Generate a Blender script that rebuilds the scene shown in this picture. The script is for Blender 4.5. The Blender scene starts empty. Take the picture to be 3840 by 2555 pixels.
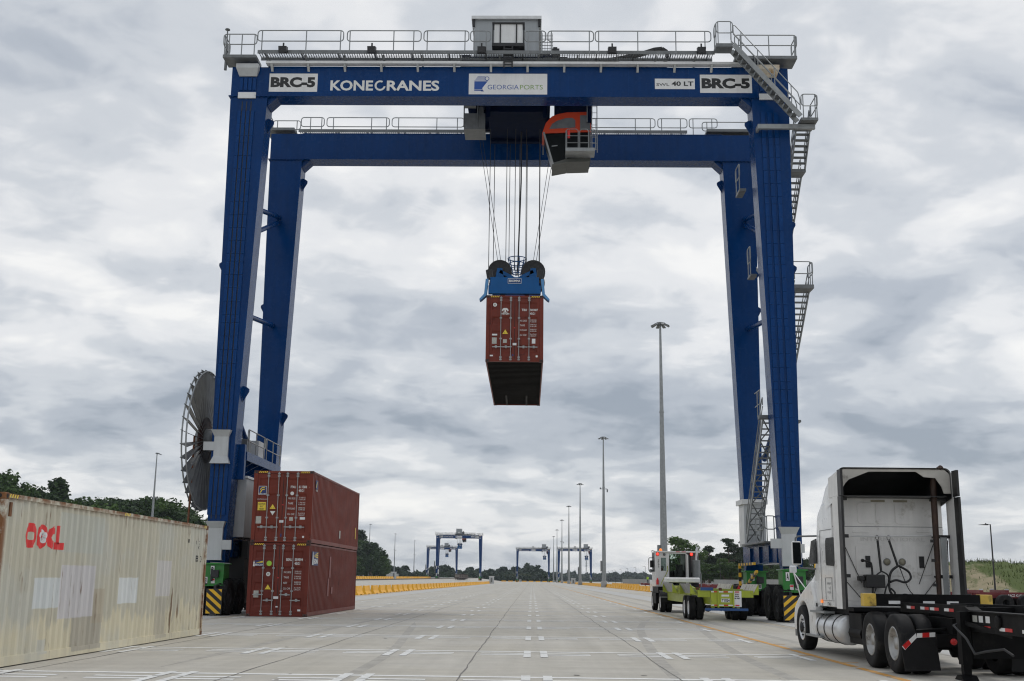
import bpy, math, random
import numpy as np
from mathutils import Vector, Matrix

scene = bpy.context.scene
COL = scene.collection
R = math.radians
PI = math.pi

# ---------------------------------------------------------------- camera
cd = bpy.data.cameras.new('camera')
cam = bpy.data.objects.new('camera', cd)
COL.objects.link(cam)
cd.sensor_width = 36.0
cd.lens = 4225.9 / 3840.0 * 36.0
cd.clip_start = 0.2
cd.clip_end = 12000
_th, _ps, _ro = 0.2092, 0.0196, 0.0112
_F = Vector((-math.sin(_ps) * math.cos(_th), math.cos(_ps) * math.cos(_th), math.sin(_th)))
_R0 = Vector((math.cos(_ps), math.sin(_ps), 0))
_U0 = _R0.cross(_F)
_Rv = _R0 * math.cos(_ro) + _U0 * math.sin(_ro)
_Uv = -_R0 * math.sin(_ro) + _U0 * math.cos(_ro)
_M = Matrix((_Rv, _Uv, -_F)).transposed().to_4x4()
_M.translation = Vector((0, 0, 1.541))
cam.matrix_world = _M
scene.camera = cam

# ---------------------------------------------------------------- world: overcast sky
SUN_EL, SUN_AZ = R(58), R(40)          # azimuth measured from +Y towards +X
w = bpy.data.worlds.new('World')
scene.world = w
w.use_nodes = True
nt = w.node_tree
for n in list(nt.nodes):
    nt.nodes.remove(n)
N = nt.nodes.new
LK = nt.links.new
out = N('ShaderNodeOutputWorld')
bg = N('ShaderNodeBackground')
LK(bg.outputs[0], out.inputs[0])
sky = N('ShaderNodeTexSky')
sky.sky_type = 'NISHITA'
sky.sun_disc = False
sky.sun_elevation = SUN_EL
sky.sun_rotation = SUN_AZ
tc = N('ShaderNodeTexCoord')
sep = N('ShaderNodeSeparateXYZ')
LK(tc.outputs['Generated'], sep.inputs[0])
zz = N('ShaderNodeMath'); zz.operation = 'MAXIMUM'; zz.inputs[1].default_value = 0.0
LK(sep.outputs[2], zz.inputs[0])
za = N('ShaderNodeMath'); za.operation = 'ADD'; za.inputs[1].default_value = 0.26
LK(zz.outputs[0], za.inputs[0])
dv = []
for i in (0, 1):
    d = N('ShaderNodeMath'); d.operation = 'DIVIDE'
    LK(sep.outputs[i], d.inputs[0]); LK(za.outputs[0], d.inputs[1]); dv.append(d)
cb = N('ShaderNodeCombineXYZ')
LK(dv[0].outputs[0], cb.inputs[0]); LK(dv[1].outputs[0], cb.inputs[1])
def sky_noise(scale, det, rough, off, sx=1.0, dist=0.0):
    m = N('ShaderNodeMapping'); m.inputs['Location'].default_value = off
    m.inputs['Scale'].default_value = (sx, 1, 1)
    m.inputs['Rotation'].default_value = (0, 0, R(-14))
    LK(cb.outputs[0], m.inputs[0])
    n = N('ShaderNodeTexNoise'); n.inputs['Scale'].default_value = scale
    n.inputs['Detail'].default_value = det; n.inputs['Roughness'].default_value = rough
    n.inputs['Distortion'].default_value = dist
    LK(m.outputs[0], n.inputs['Vector'])
    return n
n1 = sky_noise(1.15, 3, 0.45, (3.1, 7.7, 0), 0.9, 0.1)      # big cloud banks
n2 = sky_noise(3.6, 4, 0.48, (1.3, 2.9, 0), 0.95, 0.35)       # billows
n3 = sky_noise(11.0, 5, 0.55, (9.3, 4.1, 0), 0.9, 0.5)        # wisps
def madd(a, ka, b, kb):
    x = N('ShaderNodeMath'); x.operation = 'MULTIPLY'; x.inputs[1].default_value = ka; LK(a, x.inputs[0])
    y = N('ShaderNodeMath'); y.operation = 'MULTIPLY_ADD'; y.inputs[1].default_value = kb
    LK(b, y.inputs[0]); LK(x.outputs[0], y.inputs[2]); return y.outputs[0]
s = madd(n1.outputs[0], 0.46, n2.outputs[0], 0.40)
s = madd(s, 1.0, n3.outputs[0], 0.14)
rm = N('ShaderNodeValToRGB'); rm.color_ramp.interpolation = 'EASE'
e = rm.color_ramp.elements
e[0].position = 0.37; e[0].color = (0.34, 0.385, 0.45, 1)
e[1].position = 0.61; e[1].color = (0.97, 0.965, 0.95, 1)
for pos, c in ((0.44, (0.49, 0.53, 0.59, 1)), (0.50, (0.65, 0.68, 0.72, 1)), (0.55, (0.83, 0.84, 0.855, 1))):
    q = e.new(pos); q.color = c
LK(s, rm.inputs[0])
sc_ = N('ShaderNodeMixRGB'); sc_.blend_type = 'MULTIPLY'; sc_.inputs[0].default_value = 1
sc_.inputs[2].default_value = (0.10, 0.10, 0.10, 1)
LK(sky.outputs[0], sc_.inputs[1])
mx = N('ShaderNodeMixRGB'); mx.inputs[0].default_value = 0.93       # nearly closed cloud cover
LK(sc_.outputs[0], mx.inputs[1]); LK(rm.outputs[0], mx.inputs[2])
LK(mx.outputs[0], bg.inputs[0])
bg.inputs[1].default_value = 1.0

# ---------------------------------------------------------------- sun behind the cloud
sl = bpy.data.lights.new('sun', 'SUN')
sl.energy = 0.9
sl.angle = R(18)
sl.color = (1.0, 0.97, 0.92)
so = bpy.data.objects.new('sun', sl)
COL.objects.link(so)
sd = Vector((math.sin(SUN_AZ) * math.cos(SUN_EL), math.cos(SUN_AZ) * math.cos(SUN_EL), math.sin(SUN_EL)))
so.rotation_euler = sd.to_track_quat('Z', 'Y').to_euler()
so.location = (0, 0, 60)

vs = scene.view_settings
vs.view_transform = 'Standard'
vs.look = 'None'
vs.gamma = 1.0
vs.use_curve_mapping = False
vs.exposure = 0.0
scene.cycles.max_bounces = 6
scene.cycles.diffuse_bounces = 2
scene.cycles.glossy_bounces = 3
scene.cycles.volume_bounces = 0
scene.cycles.filter_width = 1.15

# ---------------------------------------------------------------- helpers
def tag(o, label=None, cat=None, group=None, kind=None):
    if label: o['label'] = label
    if cat: o['category'] = cat
    if group: o['group'] = group
    if kind: o['kind'] = kind
    return o

def empty(name, loc=(0, 0, 0), rz=0.0, label=None, cat=None, group=None):
    o = bpy.data.objects.new(name, None)
    o.empty_display_size = 0.3
    COL.objects.link(o)
    o.location = loc
    o.rotation_euler = (0, 0, rz)
    return tag(o, label, cat, group)

def link(name, mesh, parent=None, loc=None):
    o = bpy.data.objects.new(name, mesh)
    COL.objects.link(o)
    if parent is not None: o.parent = parent
    if loc is not None: o.location = loc
    return o

class MB:
    """collects polygons; build() makes ONE mesh object"""
    def __init__(s):
        s.v = []; s.f = []; s.m = []; s.mi = 0; s.sm = []
    def add(s, vs_, fs, smooth=False):
        b = len(s.v)
        s.v.extend([tuple(p) for p in vs_])
        for f in fs:
            s.f.append(tuple(b + i for i in f)); s.m.append(s.mi); s.sm.append(smooth)
        return s
    def box(s, x0, x1, y0, y1, z0, z1):
        if x0 > x1: x0, x1 = x1, x0
        if y0 > y1: y0, y1 = y1, y0
        if z0 > z1: z0, z1 = z1, z0
        return s.hexa([(x0, y0, z0), (x1, y0, z0), (x1, y1, z0), (x0, y1, z0), (x0, y0, z1), (x1, y0, z1), (x1, y1, z1), (x0, y1, z1)])
    def hexa(s, p):
        return s.add(p, [(0, 3, 2, 1), (4, 5, 6, 7), (0, 1, 5, 4), (1, 2, 6, 5), (2, 3, 7, 6), (3, 0, 4, 7)])
    def prism(s, poly, axis, a0, a1, smooth=False):
        """poly: ccw 2D outline in the two other axes (x:(y,z) y:(x,z) z:(x,y)) extruded along axis"""
        n = len(poly)
        def P(u, v, a):
            return (a, u, v) if axis == 'x' else ((u, a, v) if axis == 'y' else (u, v, a))
        vs_ = [P(u, v, a0) for u, v in poly] + [P(u, v, a1) for u, v in poly]
        fs = [tuple(range(n)), tuple(range(2 * n - 1, n - 1, -1))]
        s.add(vs_, fs)
        b = len(s.v) - 2 * n
        for i in range(n):
            j = (i + 1) % n
            s.f.append((b + i, b + n + i, b + n + j, b + j)); s.m.append(s.mi); s.sm.append(smooth)
        return s
    def tube(s, pts, r, n=6, closed=False, cap=True, smooth=True):
        pts = [Vector(p) for p in pts]
        m = len(pts)
        rings = []
        up = None
        for i, p in enumerate(pts):
            if closed: t = (pts[(i + 1) % m] - pts[i - 1])
            elif i == 0: t = pts[1] - pts[0]
            elif i == m - 1: t = pts[-1] - pts[-2]
            else: t = (pts[i + 1] - pts[i]).normalized() + (pts[i] - pts[i - 1]).normalized()
            if t.length < 1e-9: t = Vector((0, 0, 1))
            t.normalize()
            if up is None:
                up = Vector((0, 0, 1)) if abs(t.z) < 0.9 else Vector((1, 0, 0))
            a = up - t * up.dot(t)
            if a.length < 1e-6: a = t.orthogonal()
            a.normalize(); up = a
            bb = t.cross(a)
            rr = r[i] if isinstance(r, (list, tuple)) else r
            rings.append([p + (a * math.cos(2 * PI * k / n) + bb * math.sin(2 * PI * k / n)) * rr for k in range(n)])
        vs_ = [q for g in rings for q in g]
        fs = []
        for i in range(m if closed else m - 1):
            j = (i + 1) % m
            for k in range(n):
                k2 = (k + 1) % n
                fs.append((i * n + k, i * n + k2, j * n + k2, j * n + k))
        s.add(vs_, fs, smooth)
        if cap and not closed:
            s.add(rings[0], [tuple(range(n - 1, -1, -1))]); s.add(rings[-1], [tuple(range(n))])
        return s
    def bar(s, p0, p1, w_, h_, up=(0, 0, 1)):
        """rectangular bar between two points"""
        p0 = Vector(p0); p1 = Vector(p1); t = (p1 - p0).normalized(); u = Vector(up)
        a = t.cross(u)
        if a.length < 1e-5: a = t.cross(Vector((1, 0, 0)))
        a.normalize(); b = a.cross(t)
        a *= w_ / 2; b *= h_ / 2
        return s.hexa([p0 - a - b, p0 + a - b, p1 + a - b, p1 - a - b, p0 - a + b, p0 + a + b, p1 + a + b, p1 - a + b])
    def lathe(s, prof, c, axis='x', n=24, smooth=True):
        """prof: list of (radius, offset along axis)"""
        vs_ = []; m = len(prof)
        for r, a in prof:
            for k in range(n):
                t = 2 * PI * k / n
                u, v = r * math.cos(t), r * math.sin(t)
                if axis == 'x': vs_.append((c[0] + a, c[1] + u, c[2] + v))
                elif axis == 'y': vs_.append((c[0] + u, c[1] + a, c[2] + v))
                else: vs_.append((c[0] + u, c[1] + v, c[2] + a))
        fs = []
        for i in range(m - 1):
            for k in range(n):
                k2 = (k + 1) % n
                fs.append((i * n + k, i * n + k2, (i + 1) * n + k2, (i + 1) * n + k))
        return s.add(vs_, fs, smooth)
    def disc(s, c, r, axis='x', n=24, flip=False):
        vs_ = []
        for k in range(n):
            t = 2 * PI * k / n; u, v = r * math.cos(t), r * math.sin(t)
            vs_.append((c[0], c[1] + u, c[2] + v) if axis == 'x' else ((c[0] + u, c[1], c[2] + v) if axis == 'y' else (c[0] + u, c[1] + v, c[2])))
        return s.add(vs_, [tuple(range(n))])
    def loft(s, rings, cap=True, smooth=True, closed=True):
        n = len(rings[0]); vs_ = [q for g in rings for q in g]; fs = []
        for i in range(len(rings) - 1):
            for k in range(n if closed else n - 1):
                k2 = (k + 1) % n
                fs.append((i * n + k, i * n + k2, (i + 1) * n + k2, (i + 1) * n + k))
        s.add(vs_, fs, smooth)
        if cap:
            s.add(rings[0], [tuple(range(n - 1, -1, -1))]); s.add(rings[-1], [tuple(range(n))])
        return s
    def mesh(s, name, mats, recalc=True):
        me = bpy.data.meshes.new(name)
        me.from_pydata(s.v, [], s.f)
        if not isinstance(mats, (list, tuple)): mats = [mats]
        for m_ in mats:
            if m_ is not None: me.materials.append(m_)
        if any(s.m): me.polygons.foreach_set('material_index', s.m)
        if any(s.sm): me.polygons.foreach_set('use_smooth', s.sm)
        if recalc:
            import bmesh
            bm = bmesh.new(); bm.from_mesh(me)
            bmesh.ops.recalc_face_normals(bm, faces=bm.faces[:])
            bm.to_mesh(me); bm.free()
        me.update()
        return me
    def build(s, name, mats, parent=None, loc=None, bevel=0.0, seg=2, recalc=True):
        o = link(name, s.mesh(name, mats, recalc), parent, loc)
        if bevel:
            b = o.modifiers.new('bevel', 'BEVEL'); b.width = bevel; b.segments = seg; b.limit_method = 'ANGLE'; b.angle_limit = R(40)
        return o

def children_of(o):
    return [c for c in CHILD.get(o.name, [])]

def copy_tree(o, parent=None):
    c = o.copy(); COL.objects.link(c); c.parent = parent
    for ch in list(o.children): copy_tree(ch, c)
    return c

# ---------------------------------------------------------------- materials
MATS = {}
def mat(name, col, rough=0.55, metal=0.0, var=0.12, vscale=1.5, streak=0.0, dirt=None, dirt_amt=0.0, bump=0.0, bscale=40.0, spec=0.5, coat=0.0, emit=None, estr=0.0):
    """procedural paint/metal: base colour with cloudy variation, vertical streaks, dirt blotches and fine bump"""
    m = bpy.data.materials.new(name); m.use_nodes = True
    t = m.node_tree; b = t.nodes['Principled BSDF']
    b.inputs['Roughness'].default_value = rough
    b.inputs['Metallic'].default_value = metal
    b.inputs['Specular IOR Level'].default_value = spec
    b.inputs['Coat Weight'].default_value = coat
    if emit:
        b.inputs['Emission Color'].default_value = (*emit, 1); b.inputs['Emission Strength'].default_value = estr
    co = t.nodes.new('ShaderNodeTexCoord')
    geo = t.nodes.new('ShaderNodeNewGeometry')
    def noise(sc, det=4, ro=0.55, stretch=None):
        n = t.nodes.new('ShaderNodeTexNoise'); n.inputs['Scale'].default_value = sc
        n.inputs['Detail'].default_value = det; n.inputs['Roughness'].default_value = ro
        if stretch:
            mp = t.nodes.new('ShaderNodeMapping'); mp.inputs['Scale'].default_value = stretch
            t.links.new(geo.outputs['Position'], mp.inputs[0]); t.links.new(mp.outputs[0], n.inputs['Vector'])
        else:
            t.links.new(geo.outputs['Position'], n.inputs['Vector'])
        return n.outputs[0]
    def mul(a, fac_socket, lo, hi):
        mr = t.nodes.new('ShaderNodeMapRange'); mr.inputs['From Min'].default_value = 0.3; mr.inputs['From Max'].default_value = 0.7
        mr.inputs['To Min'].default_value = lo; mr.inputs['To Max'].default_value = hi
        t.links.new(fac_socket, mr.inputs[0])
        x = t.nodes.new('ShaderNodeMixRGB'); x.blend_type = 'MULTIPLY'; x.inputs[0].default_value = 1
        if isinstance(a, tuple): x.inputs[1].default_value = a
        else: t.links.new(a, x.inputs[1])
        t.links.new(mr.outputs[0], x.inputs[2])
        return x.outputs[0]
    c = (*col, 1)
    if var: c = mul(c, noise(vscale), 1 - var, 1 + var)
    if streak: c = mul(c, noise(1.0, 5, 0.6, (5.0, 5.0, 0.35)), 1 - streak, 1 + streak * 0.4)
    if dirt is not None:
        f = noise(2.6, 8, 0.68)
        mr = t.nodes.new('ShaderNodeMapRange'); mr.inputs['From Min'].default_value = 0.62 - dirt_amt * 0.3
        mr.inputs['From Max'].default_value = 0.72 - dirt_amt * 0.2
        t.links.new(f, mr.inputs[0])
        x = t.nodes.new('ShaderNodeMixRGB'); x.inputs[2].default_value = (*dirt, 1)
        t.links.new(mr.outputs[0], x.inputs[0])
        if isinstance(c, tuple): x.inputs[1].default_value = c
        else: t.links.new(c, x.inputs[1])
        c = x.outputs[0]
    if isinstance(c, tuple): b.inputs['Base Color'].default_value = c
    else: t.links.new(c, b.inputs['Base Color'])
    rr = t.nodes.new('ShaderNodeMapRange'); rr.inputs['To Min'].default_value = max(0.02, rough - 0.12); rr.inputs['To Max'].default_value = min(1, rough + 0.12)
    t.links.new(noise(3.3), rr.inputs[0]); t.links.new(rr.outputs[0], b.inputs['Roughness'])
    if bump:
        bp = t.nodes.new('ShaderNodeBump'); bp.inputs['Strength'].default_value = bump; bp.inputs['Distance'].default_value = 0.02
        t.links.new(noise(bscale, 3), bp.inputs['Height']); t.links.new(bp.outputs[0], b.inputs['Normal'])
    MATS[name] = m
    return m

def hsv(r, g, b):     # sRGB 0-255 -> linear
    f = lambda u: (u / 255 / 12.92) if u / 255 <= 0.04045 else ((u / 255 + 0.055) / 1.055) ** 2.4
    return (f(r), f(g), f(b))

M_blue = mat('crane_blue_paint', (0.0006, 0.0365, 0.150), 0.26, var=0.09, vscale=0.5, streak=0.16, spec=0.14, bump=0.03, bscale=6)
M_blue2 = mat('blue_plate_paint', (0.0005, 0.040, 0.165), 0.30, spec=0.14, var=0.10, vscale=1.0, streak=0.08)
M_bluel = mat('light_blue_paint', (0.08, 0.26, 0.52), 0.4, var=0.1, streak=0.1)
M_galv = mat('galvanised_steel', (0.28, 0.295, 0.30), 0.45, 0.35, var=0.15, vscale=3, streak=0.08)
M_galvd = mat('dull_galvanised_steel', (0.17, 0.18, 0.185), 0.5, 0.3, var=0.18, vscale=3, streak=0.1)
M_alu = mat('white_sheet_metal', (0.72, 0.73, 0.73), 0.4, var=0.06, streak=0.10)
M_alug = mat('pale_grey_sheet_metal', (0.50, 0.52, 0.53), 0.4, var=0.07, streak=0.10)
M_white = mat('white_paint', (0.78, 0.78, 0.77), 0.3, var=0.05, vscale=2, streak=0.10, coat=0.25, dirt=(0.60, 0.58, 0.53), dirt_amt=0.08)
M_whited = mat('dusty_white_paint', (0.76, 0.75, 0.73), 0.45, var=0.06, vscale=3, streak=0.10, dirt=(0.50, 0.48, 0.44), dirt_amt=0.14)
M_sign = mat('sign_white', (0.74, 0.74, 0.74), 0.5, var=0.04, streak=0.07)
M_black = mat('black_paint', (0.012, 0.012, 0.013), 0.45, var=0.2)
M_frame = mat('black_chassis_paint', (0.004, 0.004, 0.0045), 0.6, var=0.3, vscale=4, dirt=(0.014, 0.013, 0.012), dirt_amt=0.12, spec=0.15)
M_ink = mat('black_lettering', (0.015, 0.016, 0.018), 0.5, var=0.0)
M_inkw = mat('white_lettering', (0.72, 0.72, 0.70), 0.5, var=0.05)
M_rubber = mat('tyre_rubber', (0.008, 0.008, 0.009), 0.75, var=0.2, vscale=6, dirt=(0.03, 0.028, 0.025), dirt_amt=0.14, spec=0.3)
M_glass = mat('dark_glass', (0.006, 0.008, 0.009), 0.30, var=0.0, spec=0.08)
M_green = mat('green_bogie_paint', (0.016, 0.20, 0.022), 0.38, var=0.08, streak=0.12, dirt=(0.05, 0.09, 0.03), dirt_amt=0.05)
M_yel = mat('hazard_yellow', (0.80, 0.47, 0.02), 0.45, var=0.08, streak=0.05)
M_orange = mat('orange_red_paint', (0.62, 0.055, 0.01), 0.4, var=0.05)
M_rust = mat('rusty_brown', (0.15, 0.055, 0.025), 0.8, var=0.35, vscale=5, streak=0.2)
M_red = mat('red_reflector', (0.55, 0.02, 0.02), 0.3, var=0.0)
M_lred = mat('red_lettering', (0.72, 0.035, 0.035), 0.5, var=0.10, vscale=8)
M_chrome = mat('polished_aluminium', (0.70, 0.71, 0.72), 0.34, 0.6, var=0.06, vscale=5)
M_lampred = mat('red_lamp', (0.8, 0.02, 0.02), 0.3, var=0, emit=(1.0, 0.05, 0.03), estr=2.2)
M_amber = mat('amber_lens', (0.85, 0.22, 0.02), 0.3, var=0, emit=(1.0, 0.25, 0.03), estr=0.6)
M_lime = mat('lime_green_paint', (0.345, 0.41, 0.028), 0.42, var=0.08, streak=0.12, dirt=(0.16, 0.15, 0.06), dirt_amt=0.12)
M_dblue = mat('dark_blue_bumper_paint', (0.015, 0.07, 0.22), 0.4, var=0.08)
M_rim = mat('brushed_rim_aluminium', (0.42, 0.42, 0.41), 0.42, 0.5, var=0.12, vscale=7, dirt=(0.12, 0.10, 0.08), dirt_amt=0.2)
M_lamp = mat('floodlight_glass', (0.55, 0.56, 0.56), 0.2, var=0)

# ---------------------------------------------------------------- lettering: font outline -> flat mesh fitted to a box
_TC = {}
def glyphs(s_, bold):
    k = (s_, bold)
    if k not in _TC:
        cu = bpy.data.curves.new('t', 'FONT'); cu.body = s_; cu.offset = bold; cu.resolution_u = 3; cu.fill_mode = 'FRONT'
        ob = bpy.data.objects.new('t', cu); COL.objects.link(ob)
        dg = bpy.context.evaluated_depsgraph_get()
        me = bpy.data.meshes.new_from_object(ob.evaluated_get(dg))
        v = [tuple(p.co) for p in me.vertices]; f = [tuple(p.vertices) for p in me.polygons]
        bpy.data.objects.remove(ob); bpy.data.curves.remove(cu); bpy.data.meshes.remove(me)
        xs = [p[0] for p in v]; ys = [p[1] for p in v]
        x0, x1, y0, y1 = min(xs), max(xs), min(ys), max(ys)
        _TC[k] = ([((p[0] - x0) / (x1 - x0), (p[1] - y0) / (y1 - y0)) for p in v], f)
    return _TC[k]

def letter(parent, s_, o, w_, h_, m, right=(1, 0, 0), up=(0, 0, 1), bold=0.0, lift=0.004, name='lettering'):
    """text fitted to width w_, height h_, lower-left corner at o, lying on the surface spanned by right/up"""
    uv, f = glyphs(s_, bold)
    o = Vector(o); r = Vector(right).normalized(); u = Vector(up).normalized(); n = r.cross(u)
    vs_ = [o + r * (a * w_) + u * (b * h_) + n * lift for a, b in uv]
    mb = MB(); mb.add(vs_, f)
    return mb.build(name, m, parent, recalc=False)

def plate(parent, o, w_, h_, m, right=(1, 0, 0), up=(0, 0, 1), t=0.003, name='sign_plate', lift=0.0):
    o = Vector(o); r = Vector(right).normalized(); u = Vector(up).normalized(); n = r.cross(u)
    o = o + n * lift
    mb = MB()
    mb.hexa([o, o + r * w_, o + r * w_ + n * t, o + n * t, o + u * h_, o + r * w_ + u * h_, o + r * w_ + u * h_ + n * t, o + u * h_ + n * t])
    return mb.build(name, m, parent)

def outline(parent, pts, o, m, right=(1, 0, 0), up=(0, 0, 1), lift=0.004, name='emblem'):
    """flat polygon(s) given in 2D on a surface"""
    o = Vector(o); r = Vector(right).normalized(); u = Vector(up).normalized(); n = r.cross(u)
    mb = MB()
    polys = pts if isinstance(pts[0][0], (list, tuple)) else [pts]
    for p in polys:
        mb.add([o + r * a + u * b + n * lift for a, b in p], [tuple(range(len(p)))])
    return mb.build(name, m, parent, recalc=False)

def circ(cx, cy, r, n=16):
    return [(cx + r * math.cos(2 * PI * k / n), cy + r * math.sin(2 * PI * k / n)) for k in range(n)]

def wheel(parent, c, r, wd, rimm, side=-1, rr=0.56, name='wheel', lugs=0, n=28, hub=None, rimdepth=0.06):
    """wheel with axis along x: tyre (parent part) with rim sub-part; side -1 = outer face towards -x"""
    t = MB()
    h = wd / 2
    t.lathe([(r * rr, -h * 0.8), (r * 0.80, -h * 1.0), (r * 0.93, -h * 0.98), (r * 0.985, -h * 0.82), (r, -h * 0.5), (r, h * 0.5), (r * 0.985, h * 0.82), (r * 0.93, h * 0.98), (r * 0.80, h), (r * rr, h * 0.8)], c, 'x', n)
    if lugs:
        for k in range(lugs):
            for sgn in (-1, 1):
                a = 2 * PI * (k + (0.5 if sgn > 0 else 0)) / lugs
                da = PI / lugs * 0.62
                pts = []
                for rad in (r * 0.985, r * 1.028):
                    for (xx, aa) in ((0.02, a - da), (h * 0.96, a - da * 0.2 + da), (h * 0.96, a + da * 0.9 + da), (0.02, a + da * 0.6)):
                        pts.append((c[0] + sgn * xx, c[1] + rad * math.cos(aa), c[2] + rad * math.sin(aa)))
                t.hexa(pts)
    tyre = t.build(name, M_rubber, parent)
    q = MB()
    d = rimdepth
    for sgn in ((side,) if side else (-1, 1)):
        e0 = sgn * h * 0.84
        q.lathe([(r * rr * 1.02, e0), (r * rr * 0.96, e0 + sgn * 0.012), (r * rr * 0.90, e0 - sgn * 0.02), (r * rr * 0.84, e0 - sgn * d), (r * rr * 0.40, e0 - sgn * d * 0.9), (r * rr * 0.36, e0 - sgn * d * 0.2), (0.001, e0 - sgn * d * 0.15)], c, 'x', n)
    rim = q.build('rim', rimm, tyre)
    b = MB()
    for k in range(10):
        a = 2 * PI * k / 10
        b.lathe([(0.017, 0), (0.017, side * 0.03), (0.001, side * 0.034)], (c[0] + side * (h * 0.84 - d * 0.9), c[1] + r * rr * 0.62 * math.cos(a), c[2] + r * rr * 0.62 * math.sin(a)), 'x', 6)
    if side and hub:
        b.build('wheel_nuts', hub, tyre)
    return tyre

def clear_glass():
    m = bpy.data.materials.new('clear_tinted_glass'); m.use_nodes = True; b = m.node_tree.nodes['Principled BSDF']
    b.inputs['Base Color'].default_value = (0.70, 0.78, 0.74, 1); b.inputs['Transmission Weight'].default_value = 1.0
    b.inputs['Roughness'].default_value = 0.02; b.inputs['IOR'].default_value = 1.1
    return m
M_clear = clear_glass()

# ================================================================ SETTING
def ground_material():
    m = bpy.data.materials.new('yard_concrete'); m.use_nodes = True
    t = m.node_tree; b = t.nodes['Principled BSDF']
    geo = t.nodes.new('ShaderNodeNewGeometry')
    def noise(sc, det=5, ro=0.6, st=None):
        n = t.nodes.new('ShaderNodeTexNoise'); n.inputs['Scale'].default_value = sc; n.inputs['Detail'].default_value = det; n.inputs['Roughness'].default_value = ro
        mp = t.nodes.new('ShaderNodeMapping'); mp.inputs['Scale'].default_value = st or (1, 1, 1)
        t.links.new(geo.outputs['Position'], mp.inputs[0]); t.links.new(mp.outputs[0], n.inputs['Vector'])
        return n.outputs[0]
    def rng(sock, a, b_, lo, hi):
        r = t.nodes.new('ShaderNodeMapRange'); r.inputs['From Min'].default_value = a; r.inputs['From Max'].default_value = b_
        r.inputs['To Min'].default_value = lo; r.inputs['To Max'].default_value = hi; t.links.new(sock, r.inputs[0]); return r.outputs[0]
    def mul(c, f):
        x = t.nodes.new('ShaderNodeMixRGB'); x.blend_type = 'MULTIPLY'; x.inputs[0].default_value = 1
        t.links.new(c, x.inputs[1]); t.links.new(f, x.inputs[2]); return x.outputs[0]
    mixc = t.nodes.new('ShaderNodeMixRGB')
    mixc.inputs[1].default_value = (0.475, 0.445, 0.38, 1); mixc.inputs[2].default_value = (0.515, 0.49, 0.44, 1)
    t.links.new(rng(noise(0.16, 4), 0.35, 0.65, 0, 1), mixc.inputs[0])
    c = mul(mixc.outputs[0], rng(noise(1.0, 5, 0.62, (0.10, 1.3, 1)), 0.3, 0.7, 0.90, 1.07))      # broom / pour bands across
    c = mul(c, rng(noise(1.0, 5, 0.6, (1.6, 0.05, 1)), 0.35, 0.7, 1.04, 0.88))                    # tyre paths along the lanes
    c = mul(c, rng(noise(2.2, 6, 0.7), 0.25, 0.75, 0.90, 1.08))
    c = mul(c, rng(noise(0.45, 7, 0.72), 0.60, 0.74, 1.0, 0.86))                                  # stains
    c = mul(c, rng(noise(40, 3, 0.6), 0.2, 0.8, 0.92, 1.07))
    t.links.new(c, b.inputs['Base Color'])
    t.links.new(rng(noise(1.2, 4), 0.3, 0.7, 0.62, 0.85), b.inputs['Roughness'])
    b.inputs['Specular IOR Level'].default_value = 0.35
    bp = t.nodes.new('ShaderNodeBump'); bp.inputs['Strength'].default_value = 0.25; bp.inputs['Distance'].default_value = 0.01
    t.links.new(noise(30, 4), bp.inputs['Height']); t.links.new(bp.outputs[0], b.inputs['Normal'])
    return m

M_conc = ground_material()
M_line = mat('worn_white_marking', (0.72, 0.72, 0.70), 0.7, var=0.12, vscale=6, dirt=(0.44, 0.43, 0.40), dirt_amt=0.14)
M_linef = mat('faded_white_marking', (0.80, 0.80, 0.78), 0.7, var=0.12, vscale=5, dirt=(0.48, 0.47, 0.45), dirt_amt=0.10)
M_oline = mat('worn_orange_marking', (0.60, 0.30, 0.06), 0.7, var=0.15, vscale=5, dirt=(0.42, 0.36, 0.27), dirt_amt=0.30)
M_fline = mat('faded_ochre_marking', (0.50, 0.40, 0.27), 0.75, var=0.15, vscale=4, dirt=(0.41, 0.39, 0.35), dirt_amt=0.55)
M_joint = mat('dark_joint_seal', (0.17, 0.16, 0.15), 0.8, var=0.3, vscale=7, dirt=(0.30, 0.29, 0.27), dirt_amt=0.22)
M_pale = mat('pale_runway_concrete', (0.47, 0.465, 0.445), 0.75, var=0.10, vscale=1.2, streak=0.05)
M_earth = mat('scrub_ground', (0.075, 0.085, 0.04), 0.9, var=0.3, vscale=0.05)

yard = MB().add([(-110, -30, 0), (140, -30, 0), (140, 1400, 0), (-110, 1400, 0)], [(0, 1, 2, 3)]).build('container_yard', M_conc, recalc=False)
tag(yard, 'wide grey concrete container yard with painted slot markings', kind='structure')
grd = MB().add([(-3100, -50, -0.05), (3100, -50, -0.05), (3100, 3250, -0.05), (-3100, 3250, -0.05)], [(0, 1, 2, 3)]).build('ground', M_earth, recalc=False)
tag(grd, 'scrubby ground reaching to the wooded horizon', kind='structure')

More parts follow.
